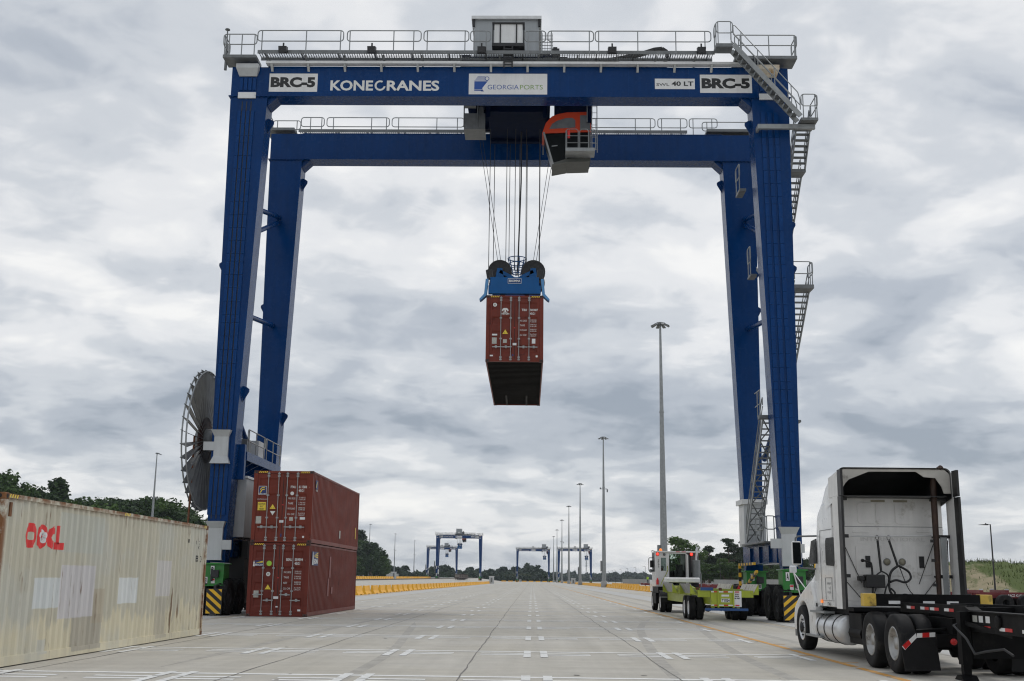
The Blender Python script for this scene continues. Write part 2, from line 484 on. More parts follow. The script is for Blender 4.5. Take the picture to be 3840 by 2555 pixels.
# --- slot markings
ROW0, ROWS, SLOT, XC = 18.27, 6.615, 2.901, 0.0876
def sheet(mb, x0, x1, y0, y1, z=0.004):
    mb.add([(x0, y0, z), (x1, y0, z), (x1, y1, z), (x0, y1, z)], [(0, 1, 2, 3)])
dash_me = None
def dash_mesh():
    mb = MB()
    sheet(mb, -0.075, 0.075, 0.12, 1.02, 0.008); sheet(mb, -0.075, 0.075, -1.08, 0.06, 0.008)
    return mb.mesh('painted_dash', M_line, False)
dash_me = dash_mesh()
far = MB()
for i in range(0, 64):
    y = ROW0 + ROWS * i
    ln = MB() if i < 9 else far
    sheet(ln, -11.45, 5.72, y + 0.56, y + 0.76)          # thin full-width line
    for k in range(-4, 3):
        xb = XC + k * SLOT
        for sgn in (-1, 1):
            if (k == 2 and sgn == 1) or (k == -4 and sgn == -1): continue
            xd = xb + sgn * 0.176
            a, b_ = (xd + 0.075, xd + 0.98) if sgn > 0 else (xd - 0.98, xd - 0.075)
            sheet(ln, a, b_, y - 0.04, y + 0.13); sheet(ln, a, b_, y - 0.45, y - 0.28)
            if i < 9:
                o = link('painted_dash', dash_me, yard, (xd, y - 0.06, 0))
            else:
                sheet(far, xd - 0.075, xd + 0.075, y - 1.14, y + 0.96, 0.008)
    if i < 9:
        ln.build('painted_line', M_linef, yard, recalc=False)
tag(far.build('far_slot_markings', M_line, yard, recalc=False), kind='stuff')
mb = MB()
y = -5.0; rnd = random.Random(4)
while y < 420:
    L = 5.2
    sheet(mb, 6.04, 6.20, y, y + L, 0.004); y += L + 0.25
mb.build('orange_lane_line', M_oline, yard, recalc=False)
mb = MB()
for i in range(30):
    y = ROW0 + ROWS * i
    sheet(mb, 5.78, 6.06, y + 0.55, y + 0.68, 0.004); sheet(mb, 6.18, 6.5, y - 1.6, y - 1.48, 0.004)
mb.build('orange_tick_marks', M_oline, yard, recalc=False)
mb = MB()
for x in (9.05, 12.3, -11.9, -15.1):
    sheet(mb, x - 0.06, x + 0.06, 38, 420, 0.006)
mb.build('faded_runway_lines', M_fline, yard, recalc=False)
mb = MB()
for x0, x1 in ((9.35, 12.1), (-14.8, -12.1)):
    sheet(mb, x0, x1, -20, 900, 0.0033)
mb.build('crane_runway_strips', M_pale, yard, recalc=False)
# sealed joints, slightly wandering
def joint(x, w_=0.035, y0=-10, y1=420, seed=1, name='pavement_joint'):
    r = random.Random(seed); mb = MB(); pts = []; y = y0; dx = 0
    while y < y1:
        dx = dx * 0.8 + r.uniform(-1, 1) * 0.022
        pts.append((x + dx, y)); y += 0.7 if y < 60 else 4
    vs_ = []; fs = []
    for (a, b_) in pts:
        ww = w_ * r.uniform(0.5, 1.1) / 2
        vs_ += [(a - ww, b_, 0.005), (a + ww, b_, 0.005)]
    for k in range(len(pts) - 1):
        fs.append((2 * k, 2 * k + 1, 2 * k + 3, 2 * k + 2))
    mb.add(vs_, fs); return mb.build(name, M_joint, yard, recalc=False)
for x, s_ in ((-4.77, 1), (-1.2, 2), (2.39, 3), (-8.35, 4), (9.25, 5), (12.25, 6)):
    joint(x, 0.028, seed=s_)

# --- tyre marks and oil spots worn into the slab
M_skid = mat('rubber_mark', (0.36, 0.34, 0.305), 0.8, var=0.10, vscale=1.5, dirt=(0.45, 0.43, 0.385), dirt_amt=0.55)
M_oil = mat('oil_spot', (0.22, 0.205, 0.18), 0.6, var=0.2, vscale=9, dirt=(0.42, 0.40, 0.355), dirt_amt=0.40)
def tyre_mark(x0, y0, length, bend, wd, seed):
    z_ = 0.0009 + 0.00015 * seed
    r = random.Random(seed); vs_ = []; fs = []; n = 40
    for k in range(n + 1):
        f = k / n; x = x0 + bend * f * f + 0.05 * math.sin(f * 9 + seed); y = y0 + length * f
        ww = wd / 2 * min(1, 8 * f, 8 * (1 - f)) + 0.005
        vs_ += [(x - ww, y, z_), (x + ww, y, z_)]
    for k in range(n): fs.append((2 * k, 2 * k + 1, 2 * k + 3, 2 * k + 2))
    MB().add(vs_, fs).build('tyre_mark', M_skid, yard, recalc=False)
for i_, (x, y, L_, b_, w_) in enumerate(((6.9, 26, 60, 0.5, 0.30), (8.7, 26, 60, 0.4, 0.30), (7.1, 14, 40, -0.5, 0.28), (4.3, 16, 30, 2.4, 0.24), (2.4, 15, 34, 2.6, 0.24), (-2.9, 16, 26, -1.4, 0.22), (-6.4, 20, 34, 1.0, 0.22), (7.3, 70, 90, 0.2, 0.35), (8.9, 70, 90, 0.3, 0.35), (-13.0, 30, 80, 0.0, 0.5), (10.4, 30, 90, 0.0, 0.5), (10.9, 28, 60, -0.3, 0.45))):
    tyre_mark(x, y, L_, b_, w_, i_)
for i_ in range(26):
    r = random.Random(100 + i_); x, y = r.uniform(-8, 9), 17 + 30 * r.random() ** 1.5; q = r.uniform(0.02, 0.055)
    p = [(x + q * r.uniform(0.6, 1.2) * math.cos(2 * PI * k / 11), y + q * 1.6 * r.uniform(0.6, 1.2) * math.sin(2 * PI * k / 11), 0.0065) for k in range(11)]
    MB().add(p, [tuple(range(11))]).build('oil_spot', M_oil, yard, recalc=False)

# --- terrace for the rail tracks on the left
M_terr = mat('rail_apron_concrete', (0.38, 0.375, 0.36), 0.8, var=0.12, vscale=0.3)
M_kerb = mat('brown_kerb', (0.10, 0.075, 0.055), 0.9, var=0.25)
t_ = MB()
t_.hexa([(-400, 120, -0.9), (-46, 120, -0.9), (-56, 1300, -0.9), (-400, 1300, -0.9), (-400, 120, 0.75), (-46, 120, 0.75), (-56, 1300, 3.4), (-400, 1300, 3.4)])
tag(t_.build('rail_apron', M_terr), 'raised concrete rail apron left of the yard', kind='structure')
def apron_z(y): return 0.75 + (y - 120) / 1180 * 2.65
k_ = MB()
k_.hexa([(-46.02, 121, 0.0), (-45.7, 121, 0.0), (-55.7, 1299, 0), (-56.02, 1299, 0), (-46.02, 121, 0.80), (-45.7, 121, 0.80), (-55.7, 1299, 3.5), (-56.02, 1299, 3.5)])
rp_ = MB(); rp_.hexa([(-45.72, 121, -0.5), (-26, 121, -0.5), (-30, 1299, -0.5), (-55.72, 1299, -0.5), (-45.72, 121, 0.50), (-26, 121, 0.004), (-30, 1299, 0.004), (-55.72, 1299, 3.0)])
tag(rp_.build('apron_ramp', M_conc), 'gently rising concrete strip up to the rail apron', kind='structure')
tag(k_.build('apron_kerb', M_kerb), 'dark brown kerb along the rail apron', kind='structure')

# --- concrete jersey barriers
M_bar = mat('yellow_barrier_paint', (0.86, 0.43, 0.02), 0.6, var=0.10, vscale=0.7, streak=0.06)
def barrier_mesh(L=3.75):
    prof = [(-0.30, 0.0), (0.30, 0.0), (0.30, 0.08), (0.15, 0.33), (0.085, 0.83), (-0.085, 0.83), (-0.15, 0.33), (-0.30, 0.08)]
    mb = MB()
    mb.prism([(p[0], p[1]) for p in prof], 'y', -L / 2, -L / 6); mb.prism(prof, 'y', L / 6, L / 2)
    up = [(-0.30, 0.09), (0.30, 0.09)] + prof[3:7]
    mb.prism([(-0.30, 0.08), (0.30, 0.08), (0.15, 0.33), (0.085, 0.83), (-0.085, 0.83), (-0.15, 0.33)], 'y', -L / 6, L / 6)
    for yy in (-L / 2 + 0.06, L / 2 - 0.06):
        mb.box(-0.11, 0.11, yy - 0.025, yy + 0.025, 0.835, 0.85)
    return mb.mesh('traffic_barrier', M_bar)
bm_ = barrier_mesh()
NB = [0]
ORD = ['nearest', 'second nearest', 'third nearest', 'fourth nearest', 'fifth nearest', 'sixth nearest', 'seventh nearest', 'eighth nearest', 'ninth nearest', 'tenth nearest']
def barriers(x0, y0, x1, y1, label, group, zf=None, jit=0.03, seed=1, pitch=5.62, ordn=None):
    r = random.Random(seed); d = Vector((x1 - x0, y1 - y0)); n = int(d.length / pitch); u = d.normalized()
    for i in range(n):
        p = Vector((x0, y0)) + u * (i + 0.5) * pitch
        z = zf(p.y) if zf else 0.0
        o = link('traffic_barrier', bm_, None, (p.x + r.uniform(-jit, jit), p.y, z))
        o.rotation_euler = (0, 0, math.atan2(-u.x, u.y) + r.uniform(-0.006, 0.006) + (PI if r.random() < 0.5 else 0))
        tag(o, ordn % ORD[i] if ordn and i < len(ORD) else label, 'barrier', group); NB[0] += 1
barriers(-16.05, 103.4, -16.3, 465, 'yellow concrete barrier farther along the row left of the container slots', 'yellow barriers left of the slots', seed=2, ordn='%s yellow barrier in the row beginning behind the stacked containers')
barriers(17.6, 160, 19.2, 700, 'yellow concrete barrier farther along the right row below the light masts', 'yellow barriers on the right', seed=3, ordn='%s yellow barrier in the row beginning behind the yard tractor')
barriers(-52.0, 320, -56, 640, 'yellow concrete barrier on the raised rail apron at far left', 'yellow barriers on the rail apron', zf=apron_z, seed=5)
barriers(-26.0, 950, 30.0, 950, 'yellow concrete barrier closing the far end of the yard', 'yellow barriers at the far end', seed=7)
barriers(27, 290, 27.6, 400, 'yellow concrete barrier in the second row behind the right hand row', 'second row of yellow barriers', seed=9)

# --- grey precast walls
M_wall = mat('precast_wall', (0.32, 0.32, 0.31), 0.85, var=0.15, vscale=0.2, streak=0.12)
def panel_wall(name, p0, p1, h, z0, label, gap=6.0, drop=0.35, skip=()):
    root = empty(name, (p0[0], p0[1], z0), 0, label, 'wall')
    d = Vector((p1[0] - p0[0], p1[1] - p0[1])); n = max(1, int(d.length / gap)); u = d.normalized()
    nv = Vector((-u.y, u.x))
    for i in range(n):
        if i in skip: continue
        a = u * (i * gap); b_ = u * (i * gap + gap - 0.15)
        hh = h - drop * random.Random(i).random()
        mb = MB()
        mb.hexa([(a.x, a.y, 0), (b_.x, b_.y, 0), (b_.x + nv.x * 0.25, b_.y + nv.y * 0.25, 0), (a.x + nv.x * 0.25, a.y + nv.y * 0.25, 0),
                 (a.x, a.y, hh), (b_.x, b_.y, hh), (b_.x + nv.x * 0.25, b_.y + nv.y * 0.25, hh), (a.x + nv.x * 0.25, a.y + nv.y * 0.25, hh)])
        mb.build('wall_panel', M_wall, root)
panel_wall('precast_wall', (-112, 560), (-116, 1000), 4.4, 1.4, 'low grey precast panel wall below the wooded slope at left', 20, 0.9, skip=(5, 12, 13))
panel_wall('retaining_wall', (44, 560), (160, 575), 3.0, -0.1, 'long grey retaining wall in front of the far blue ridge', 20, 0.5)
panel_wall('boundary_wall', (52, 330), (150, 345), 2.6, -0.1, 'grey boundary wall in front of the trees at right', 14, 0.3)

# --- light masts
def mast_mesh(H=36.0):
    mb = MB(); mb.tube([(0, 0, 0), (0, 0, H * 0.33), (0, 0, H * 0.66), (0, 0, H)], [0.53, 0.41, 0.27, 0.13], 12)
    mb.tube([(0, 0, H * 0.33 - 0.1), (0, 0, H * 0.33 + 0.1)], 0.44, 12); mb.tube([(0, 0, H * 0.66 - 0.1), (0, 0, H * 0.66 + 0.1)], 0.32, 12)
    return mb.mesh('pole', M_galv)
def head_mesh(H=36.0, full=True):
    mb = MB(); mb.lathe([(0.45, -0.25), (0.45, 0.1), (0.05, 0.15)], (0, 0, H), 'z', 10)
    angs = [k * PI / 4 for k in range(8)] if full else [-0.6, 0.0, 0.6]
    for a in angs:
        d = Vector((math.cos(a), math.sin(a), 0)); q = Vector((-d.y, d.x, 0))
        mb.bar(d * 0.3 + Vector((0, 0, H)), d * 0.75 + Vector((0, 0, H - 0.05)), 0.1, 0.1)
    return mb.mesh('lamp_ring', M_galvd)
def flood_mesh(H=36.0, a=0.0):
    mb = MB(); d = Vector((math.cos(a), math.sin(a), 0)); q = Vector((-d.y, d.x, 0)); Hz = Vector((0, 0, H))
    p0 = d * 0.62 + Hz + Vector((0, 0, -0.10)); p1 = d * 1.28 + Hz + Vector((0, 0, -0.42))
    mb.bar(p0, p1, 0.42, 0.12)
    return mb.mesh('floodlight', M_galvd)
pm, hm, hm2 = mast_mesh(), head_mesh(), head_mesh(full=False)
fm = [flood_mesh(a=k * PI / 4 + 0.2) for k in range(8)]
fm2 = [flood_mesh(a=a) for a in (-0.6, 0.0, 0.6)]
bx_me = MB().box(-0.85, -0.46, -0.25, 0.25, 3.7, 6.2).mesh('cable_box', M_galvd)
ft_me = MB().lathe([(0.75, 0.0), (0.75, 1.5), (0.6, 1.55), (0.0, 1.55)], (0, 0, 0), 'z', 14).mesh('footing', M_wall)
cam_me = MB().box(-0.9, 0.9, -0.06, 0.06, 23.3, 23.45).box(0.75, 1.05, -0.15, 0.15, 22.6, 23.3).box(-0.9, -0.6, -0.15, 0.15, 23.4, 23.7).mesh('camera_bracket', M_galvd)
def mast(x, y, label, group, full=True, z=0.0, rz=0, cams=False):
    r = empty('light_mast', (x, y, z), rz, label, 'light mast', group)
    link('pole', pm, r); hd = link('lamp_ring', hm if full else hm2, r)
    for f_ in (fm if full else fm2): link('floodlight', f_, hd)
    link('footing', ft_me, r); link('cable_box', bx_me, r)
    if cams: link('camera_bracket', cam_me, r)
names = ['nearest and tallest light mast, rising behind the white yard tractor', 'second light mast from the right with cameras halfway up its pole', 'third light mast from the right in the receding row', 'fourth light mast from the right in the receding row',
         'fifth light mast from the right in the receding row', 'sixth light mast from the right in the receding row', 'farthest and shortest light mast of the right hand row']
for i, yy in enumerate((150.3, 275.7, 411.7, 538.3, 664, 795.8, 918.5)):
    mast(17.25, yy, names[i], 'light masts on the right', True, cams=i in (1, 4))
names = ['light mast rising behind the cream container', 'light mast just right of the stacked brown containers', 'middle light mast of the left distance, behind the rail apron', 'farthest left light mast, nearest the far blue cranes']
for i, (x, yy) in enumerate(((-107.9, 321.6), (-105.6, 741.3), (-107.8, 897.6), (-108.8, 1057.6))):
    mast(x, yy, names[i], 'light masts on the left', False, 0.0, cams=True)

# --- black street lamps
bl_me = MB().tube([(0, 0, 0), (0, 0, 9.0)], [0.13, 0.075], 8).mesh('pole', M_black)
ar_me = MB().bar((0, 0, 8.95), (-0.35, 0, 8.97), 0.06, 0.06).hexa([(-1.5, -0.14, 8.9), (-0.3, -0.14, 8.88), (-0.3, 0.14, 8.88), (-1.5, 0.14, 8.9), (-1.4, -0.1, 8.95), (-0.3, -0.12, 9.05), (-0.3, 0.12, 9.05), (-1.4, 0.1, 8.95)]).box(-0.62, -0.5, -0.05, 0.05, 9.0, 9.14).mesh('lamp_head', M_black)
for i, yy in enumerate((144, 352, 540, 584, 636, 690, 742, 795, 861, 911)):
    lb = {0: 'tall black street lamp in front of the grassy mound at right', 1: 'black street lamp standing in front of the right hand trees', 2: 'black street lamp just left of the yard tractor mirror'}.get(i, 'slim black street lamp in front of the far blue ridge')
    r = empty('street_lamp', (57.4 if yy < 800 else 60.5, yy, 0), 0, lb, 'street lamp', 'black street lamps')
    link('pole', bl_me, r); link('lamp_head', ar_me, r)

# --- foliage
def leaf_mat(name, c1, c2):
    m = bpy.data.materials.new(name); m.use_nodes = True; t = m.node_tree; b = t.nodes['Principled BSDF']
    geo = t.nodes.new('ShaderNodeNewGeometry'); n = t.nodes.new('ShaderNodeTexNoise'); n.inputs['Scale'].default_value = 0.33; n.inputs['Detail'].default_value = 5
    t.links.new(geo.outputs['Position'], n.inputs['Vector'])
    mr = t.nodes.new('ShaderNodeMapRange'); mr.inputs['From Min'].default_value = 0.35; mr.inputs['From Max'].default_value = 0.66; t.links.new(n.outputs[0], mr.inputs[0])
    x = t.nodes.new('ShaderNodeMixRGB'); x.inputs[1].default_value = (*c1, 1); x.inputs[2].default_value = (*c2, 1); t.links.new(mr.outputs[0], x.inputs[0])
    t.links.new(x.outputs[0], b.inputs['Base Color']); b.inputs['Roughness'].default_value = 0.6; b.inputs['Specular IOR Level'].default_value = 0.25
    tr = t.nodes.new('ShaderNodeBsdfTranslucent'); t.links.new(x.outputs[0], tr.inputs[0])
    ms = t.nodes.new('ShaderNodeMixShader'); ms.inputs[0].default_value = 0.22
    t.links.new(b.outputs[0], ms.inputs[1]); t.links.new(tr.outputs[0], ms.inputs[2]); t.links.new(ms.outputs[0], t.nodes['Material Output'].inputs[0])
    return m
M_leafd = leaf_mat('dark_foliage', (0.018, 0.040, 0.012), (0.045, 0.085, 0.022))
M_leaf = leaf_mat('mid_foliage', (0.028, 0.060, 0.014), (0.07, 0.125, 0.028))
M_leafl = leaf_mat('fresh_foliage', (0.045, 0.09, 0.018), (0.10, 0.17, 0.035))
M_pine = leaf_mat('pine_foliage', (0.018, 0.034, 0.016), (0.04, 0.065, 0.026))
M_bark = mat('bark', (0.12, 0.09, 0.065), 0.9, var=0.3, vscale=2, streak=0.2)
M_grass = leaf_mat('mound_grass', (0.035, 0.060, 0.010), (0.085, 0.10, 0.025))

def leaf_cloud(centers, radii, n, size, seed, flat=0.75):
    """numpy leaf quads spread through a set of ellipsoidal clumps"""
    g = np.random.default_rng(seed)
    C = np.array(centers, float); Rr = np.array(radii, float)
    wts = Rr.prod(1) ** 0.66; wts /= wts.sum()
    idx = g.choice(len(C), n, p=wts)
    d = g.normal(size=(n, 3)); d /= np.linalg.norm(d, axis=1)[:, None]
    rad = g.random(n) ** 0.42
    P = C[idx] + d * Rr[idx] * rad[:, None]
    nr = d * 0.7 + g.normal(size=(n, 3)) * 0.75; nr[:, 2] += 0.25
    nr /= np.linalg.norm(nr, axis=1)[:, None]
    a = np.cross(nr, g.normal(size=(n, 3))); a /= np.linalg.norm(a, axis=1)[:, None]
    b = np.cross(nr, a)
    s = (size * (0.55 + 0.9 * g.random(n)))[:, None]
    v = np.stack([P - a * s - b * s * flat, P + a * s * 0.8 - b * s * flat, P + a * s + b * s * flat, P - a * s * 0.7 + b * s * flat], 1).reshape(-1, 3)
    return v
def leaf_mesh(name, v, m):
    n = len(v) // 4
    me = bpy.data.meshes.new(name)
    me.vertices.add(len(v)); me.vertices.foreach_set('co', v.ravel())
    me.loops.add(len(v)); me.loops.foreach_set('vertex_index', np.arange(len(v), dtype=np.int32))
    me.polygons.add(n); me.polygons.foreach_set('loop_start', np.arange(0, len(v), 4, dtype=np.int32))
    me.materials.append(m); me.update(calc_edges=True)
    return me
def tree_meshes(kind, seed):
    r = random.Random(seed)
    tr = MB(); cs = []; rs = []
    if kind == 'broad':
        H = 18.0
        tr.tube([(0, 0, -0.5), (0.1, 0, 4), (0.2, 0.1, 9), (0.1, 0.2, 14)], [0.45, 0.36, 0.24, 0.08], 7)
        for k in range(22):
            a = r.uniform(0, 2 * PI); h = r.uniform(0.30, 0.95); w_ = math.sin(min(1, (h - 0.12) / 0.9) * PI) ** 0.7 * 5.2
            d = r.uniform(0.35, 1.0) * w_
            c = (d * math.cos(a), d * math.sin(a), h * H); cs.append(c); q = r.uniform(1.3, 2.4); rs.append((q, q, q * 0.8))
            if k % 2 == 0: tr.tube([(0.1, 0, max(2.5, h * H - 5)), (c[0] * 0.5, c[1] * 0.5, h * H - 2.2), c], [0.2, 0.13, 0.03], 5)
        cs.append((0, 0, H * 0.62)); rs.append((3.0, 3.0, 4.5)); n = 3800; s = 0.24
    elif kind == 'pine':
        H = 19.0
        tr.tube([(0, 0, -0.5), (0.15, 0, 6), (0.1, 0.1, 12), (0.0, 0.1, 17.5)], [0.34, 0.27, 0.18, 0.05], 7)
        for k in range(19):
            a = r.uniform(0, 2 * PI); h = r.uniform(0.56, 1.0); w_ = (1.05 - h) * 8.0 + 0.8
            d = r.uniform(0.3, 1.0) * min(w_, 3.9)
            c = (d * math.cos(a), d * math.sin(a), h * H); cs.append(c); q = r.uniform(0.8, 1.5); rs.append((q * 1.2, q * 1.2, q * 0.6))
            tr.tube([(0.1, 0.05, h * H - 1.0), (c[0] * 0.6, c[1] * 0.6, h * H - 0.5), c], [0.11, 0.08, 0.02], 5)
        n = 2300; s = 0.22
    elif kind == 'tall':
        H = 22.0
        tr.tube([(0, 0, -0.5), (0, 0, 8), (0.1, 0.1, 19)], [0.4, 0.3, 0.05], 7)
        for k in range(26):
            a = r.uniform(0, 2 * PI); h = r.uniform(0.22, 0.98); w_ = (1 - abs(h - 0.45) / 0.62) * 4.2
            d = r.uniform(0.25, 1.0) * max(0.5, w_)
            cs.append((d * math.cos(a), d * math.sin(a), h * H)); q = r.uniform(1.0, 1.9); rs.append((q, q, q * 1.05))
        cs.append((0, 0, H * 0.5)); rs.append((2.4, 2.4, 7)); n = 3600; s = 0.25
    else:   # bush
        H = 5.0
        tr.tube([(0, 0, -0.3), (0, 0, 2.2)], [0.15, 0.05], 5)
        for k in range(12):
            a = r.uniform(0, 2 * PI); d = r.uniform(0, 2.6)
            cs.append((d * math.cos(a), d * math.sin(a), r.uniform(0.8, 4.2))); q = r.uniform(0.8, 1.6); rs.append((q, q, q * 0.85))
        n = 1500; s = 0.2
    return tr, leaf_cloud(cs, rs, n, s, seed * 7 + 1)
TV = {}
for kind, m_ in (('broad', M_leaf), ('pine', M_pine), ('tall', M_leafd), ('bush', M_leaf)):
    for s_ in range(3):
        tr, v = tree_meshes(kind, s_ * 13 + 5)
        TV[(kind, s_)] = (tr.mesh('trunk', M_bark), leaf_mesh('crown', v, m_))
def copy_with_mat(me, m_):
    c = me.copy(); c.materials.clear(); c.materials.append(m_); return c
for s_ in range(3):
    TV[('dark', s_)] = (TV[('broad', s_)][0], copy_with_mat(TV[('broad', s_)][1], M_leafd))
    TV[('fresh', s_)] = (TV[('broad', s_)][0], copy_with_mat(TV[('broad', s_)][1], M_leafl))
NAT_H = {'broad': 18.0, 'dark': 18.0, 'fresh': 18.0, 'pine': 19.0, 'tall': 22.0, 'bush': 5.0}
def tree(kind, x, y, h, label, group, z=0.0, seed=0, wide=1.0):
    s_ = seed % 3; r = random.Random(seed * 31 + 7)
    k = h / NAT_H[kind]
    o = empty({'pine': 'pine_tree', 'bush': 'bush'}.get(kind, 'leafy_tree'), (x, y, z), r.uniform(0, 6.28), label, 'bush' if kind == 'bush' else 'tree', group)
    o.scale = (k * wide, k * wide, k)
    link('trunk', TV[(kind, s_)][0], o); link('crown', TV[(kind, s_)][1], o)
    return o
def px_tree(px, top, Y, kind, label, group, seed, wide=1.0, z=0.0):
    """place a tree by bearing and height, both worked out once from the photograph's perspective"""
    x = (px - 1992.0) / 4226.0 * Y
    hz = 2174.7 + 0.0112 * (px - 1992)
    h = (hz - top) / 4226.0 * Y + 1.54 - z
    return tree(kind, x, Y, h, label, group, z, seed, wide)
rt = random.Random(11)
# left wood behind the cream container (three staggered depths so that it closes)
px = -120; i = 0
while px < 840:
    for row, (Y0, dt) in enumerate(((410, 0), (445, -14))):
        top = np.interp(px, [-120, 0, 44, 68, 105, 146, 190, 251, 330, 400, 480, 560, 640, 690, 720, 780, 840], [1790, 1795, 1815, 1850, 1866, 1845, 1850, 1862, 1876, 1870, 1868, 1870, 1876, 1908, 1928, 1938, 1950]) + rt.uniform(-4, 26) + dt + 20
        kk = rt.choice(['broad', 'dark', 'dark', 'tall', 'fresh'])
        px_tree(px + rt.uniform(-14, 14), top, Y0 + rt.uniform(-18, 18), kk, 'leafy tree in the dark wood behind the cream container', 'trees behind the cream container', i, rt.uniform(1.15, 1.5)); i += 1
    px += 36
px_tree(212, 1806, 380, 'tall', 'tall pointed tree standing above the wood behind the cream container', None, 3, 1.25)
px_tree(18, 1782, 350, 'broad', 'big ragged tree at the left edge of the picture', None, 4, 1.0)
px_tree(118, 1838, 385, 'dark', 'rounded tree between the ragged left edge tree and the tall pointed tree', None, 5, 1.2)
# wooded slope just right of the stacked containers
i = 0
for px, top in ((1300, 1975), (1325, 1990), (1350, 2008), (1362, 2030), (1378, 2040), (1395, 2045), (1412, 2042), (1425, 2056), (1438, 2068), (1446, 2090), (1454, 2112), (1335, 2050), (1368, 2075), (1402, 2085), (1430, 2108), (1345, 2090), (1385, 2112), (1415, 2118), (1440, 2132), (1360, 2125), (1330, 2120)):
    Y0 = 800 - (top - 1975) * 0.9 + rt.uniform(-10, 10)
    px_tree(px, top, Y0, rt.choice(['dark', 'dark', 'tall', 'broad']), 'tree on the wooded slope right of the stacked containers', 'trees on the wooded slope', i, 1.15, z=0.0); i += 1
px_tree(1352, 1998, 770, 'pine', 'pine with open top highest on the wooded slope', None, 8, 1.3)
# right hand trees beyond the boundary wall
i = 0
for px, top, kd, Y0, lb in ((2536, 2020, 'fresh', 420, 'bright green round tree showing above the yard tractor roof'), (2588, 2052, 'fresh', 432, 'smaller bright green tree right of the round one above the yard tractor'),
                        (2643, 2056, 'pine', 440, 'round topped pine right of the yard tractor exhaust'), (2714, 2028, 'pine', 425, 'tall branching pine between the yard tractor and the crane leg'),
                        (2735, 2050, 'pine', 440, 'pine close behind the tall branching pine'), (2778, 2025, 'pine', 430, 'thin pine partly hidden by the crane leg'), (2690, 2098, 'fresh', 405, 'young light green tree below the tall pines')):
    px_tree(px, top, Y0, kd, lb, None, i, 1.25); i += 1
for px in range(2490, 3090, 22):
    top = 2085 + rt.uniform(-14, 18) + (22 if px > 2900 else 0) + (10 if px < 2600 else 0)
    px_tree(px, top, 455 + rt.uniform(-15, 15), rt.choice(['dark', 'broad', 'dark', 'tall']), 'dark leafy tree in the wood behind the boundary wall', 'wood behind the boundary wall', i, 1.5); i += 1
for px in range(2560, 2900, 26):
    px_tree(px + rt.uniform(-6, 6), 2122 + rt.uniform(-14, 16), 400 + rt.uniform(-8, 8), 'broad', 'low leafy tree at the foot of the wood behind the boundary wall', 'low trees behind the boundary wall', i, 1.9); i += 1

# far woods that read as one mass
def forest(name, pts, label, m_, seed, per=170, leaf=1.3, wid=7.0):
    """pts: list of (x, y, ground z, tree height); one joined mass of leaf clumps"""
    g = random.Random(seed); cs = []; rs = []
    for (x, y, z, h) in pts:
        for k in range(4):
            q = wid * g.uniform(0.35, 0.6)
            cs.append((x + g.uniform(-0.4, 0.4) * wid, y + g.uniform(-0.4, 0.4) * wid, z + h * g.uniform(0.35, 0.92))); rs.append((q, q, h * 0.2))
    v = leaf_cloud(cs, rs, per * len(pts), leaf, seed)
    q = v.reshape(-1, 4, 3); v = q[q[:, :, 2].min(1) > -0.6].reshape(-1, 3)
    o = link(name, leaf_mesh(name, v, m_)); tag(o, label, kind='stuff')
def ridge_pts(prof, Yc, depth, seed, step=8.0, th=14.0, rows=5):
    """prof: (px, top px) outline of a wooded ridge at distance Yc"""
    g = random.Random(seed); pts = []
    X0 = (prof[0][0] - 1992) / 4226 * Yc; X1 = (prof[-1][0] - 1992) / 4226 * Yc
    x = X0
    while x < X1:
        px = 1992 + x / Yc * 4226
        top = np.interp(px, [p[0] for p in prof], [p[1] for p in prof])
        Z = (2174.7 + 0.0112 * (px - 1992) - top) / 4226 * Yc + 1.54
        for r_ in range(rows):
            f = r_ / (rows - 1)
            h = th * g.uniform(0.7, 1.15)
            zt = Z * (1 - 0.78 * f) + g.uniform(-2.2, 1.2)
            pts.append((x + g.uniform(-3, 3), Yc - depth * f, max(zt - h, -2 - h * 0.3), h))
        x += step
    return pts
M_far1 = leaf_mat('far_wood', (0.016, 0.034, 0.016), (0.034, 0.060, 0.024))
forest('far_wood', ridge_pts([(1440, 2120), (1500, 2122), (1540, 2132), (1600, 2136), (1645, 2140), (1690, 2136)], 1080, 60, 3, step=5, th=12, rows=6), 'dark wood behind the far cranes at left centre', M_far1, 3, leaf=1.0, wid=6)
forest('far_wood', ridge_pts([(1630, 2124), (1660, 2120), (1690, 2128), (1710, 2140), (1740, 2136), (1775, 2132), (1810, 2140), (1850, 2136), (1900, 2132), (1935, 2126), (1965, 2122), (1995, 2124), (2025, 2132), (2045, 2142), (2062, 2156)], 1300, 110, 4, step=5.5, th=13, rows=7), 'rounded wooded hill behind the far blue cranes', M_far1, 4, leaf=1.25, wid=7)
forest('far_ridge', ridge_pts([(2020, 2150), (2070, 2147), (2110, 2146), (2150, 2150), (2180, 2145), (2240, 2147), (2300, 2150), (2345, 2148), (2395, 2147), (2440, 2148), (2520, 2150), (2640, 2150), (2800, 2155)], 2600, 240, 6, step=15, th=22), 'long hazy blue wooded ridge on the right horizon', M_far1, 6, leaf=2.6, wid=15, per=150)
hill = MB()
hill.prism([(-170, -0.9), (35, -0.9), (20, 2.5), (-10, 8), (-60, 4), (-165, 4)], 'y', 1195, 1330)
hill.prism([(-430, -0.9), (-112, -0.9), (-120, 7), (-425, 12)], 'y', 735, 1000)
hill.prism([(10, -0.9), (620, -0.9), (600, 10), (20, 10)], 'y', 2370, 2680)
tag(hill.build('hills', M_earth), 'low earth rises under the far woods', kind='structure')

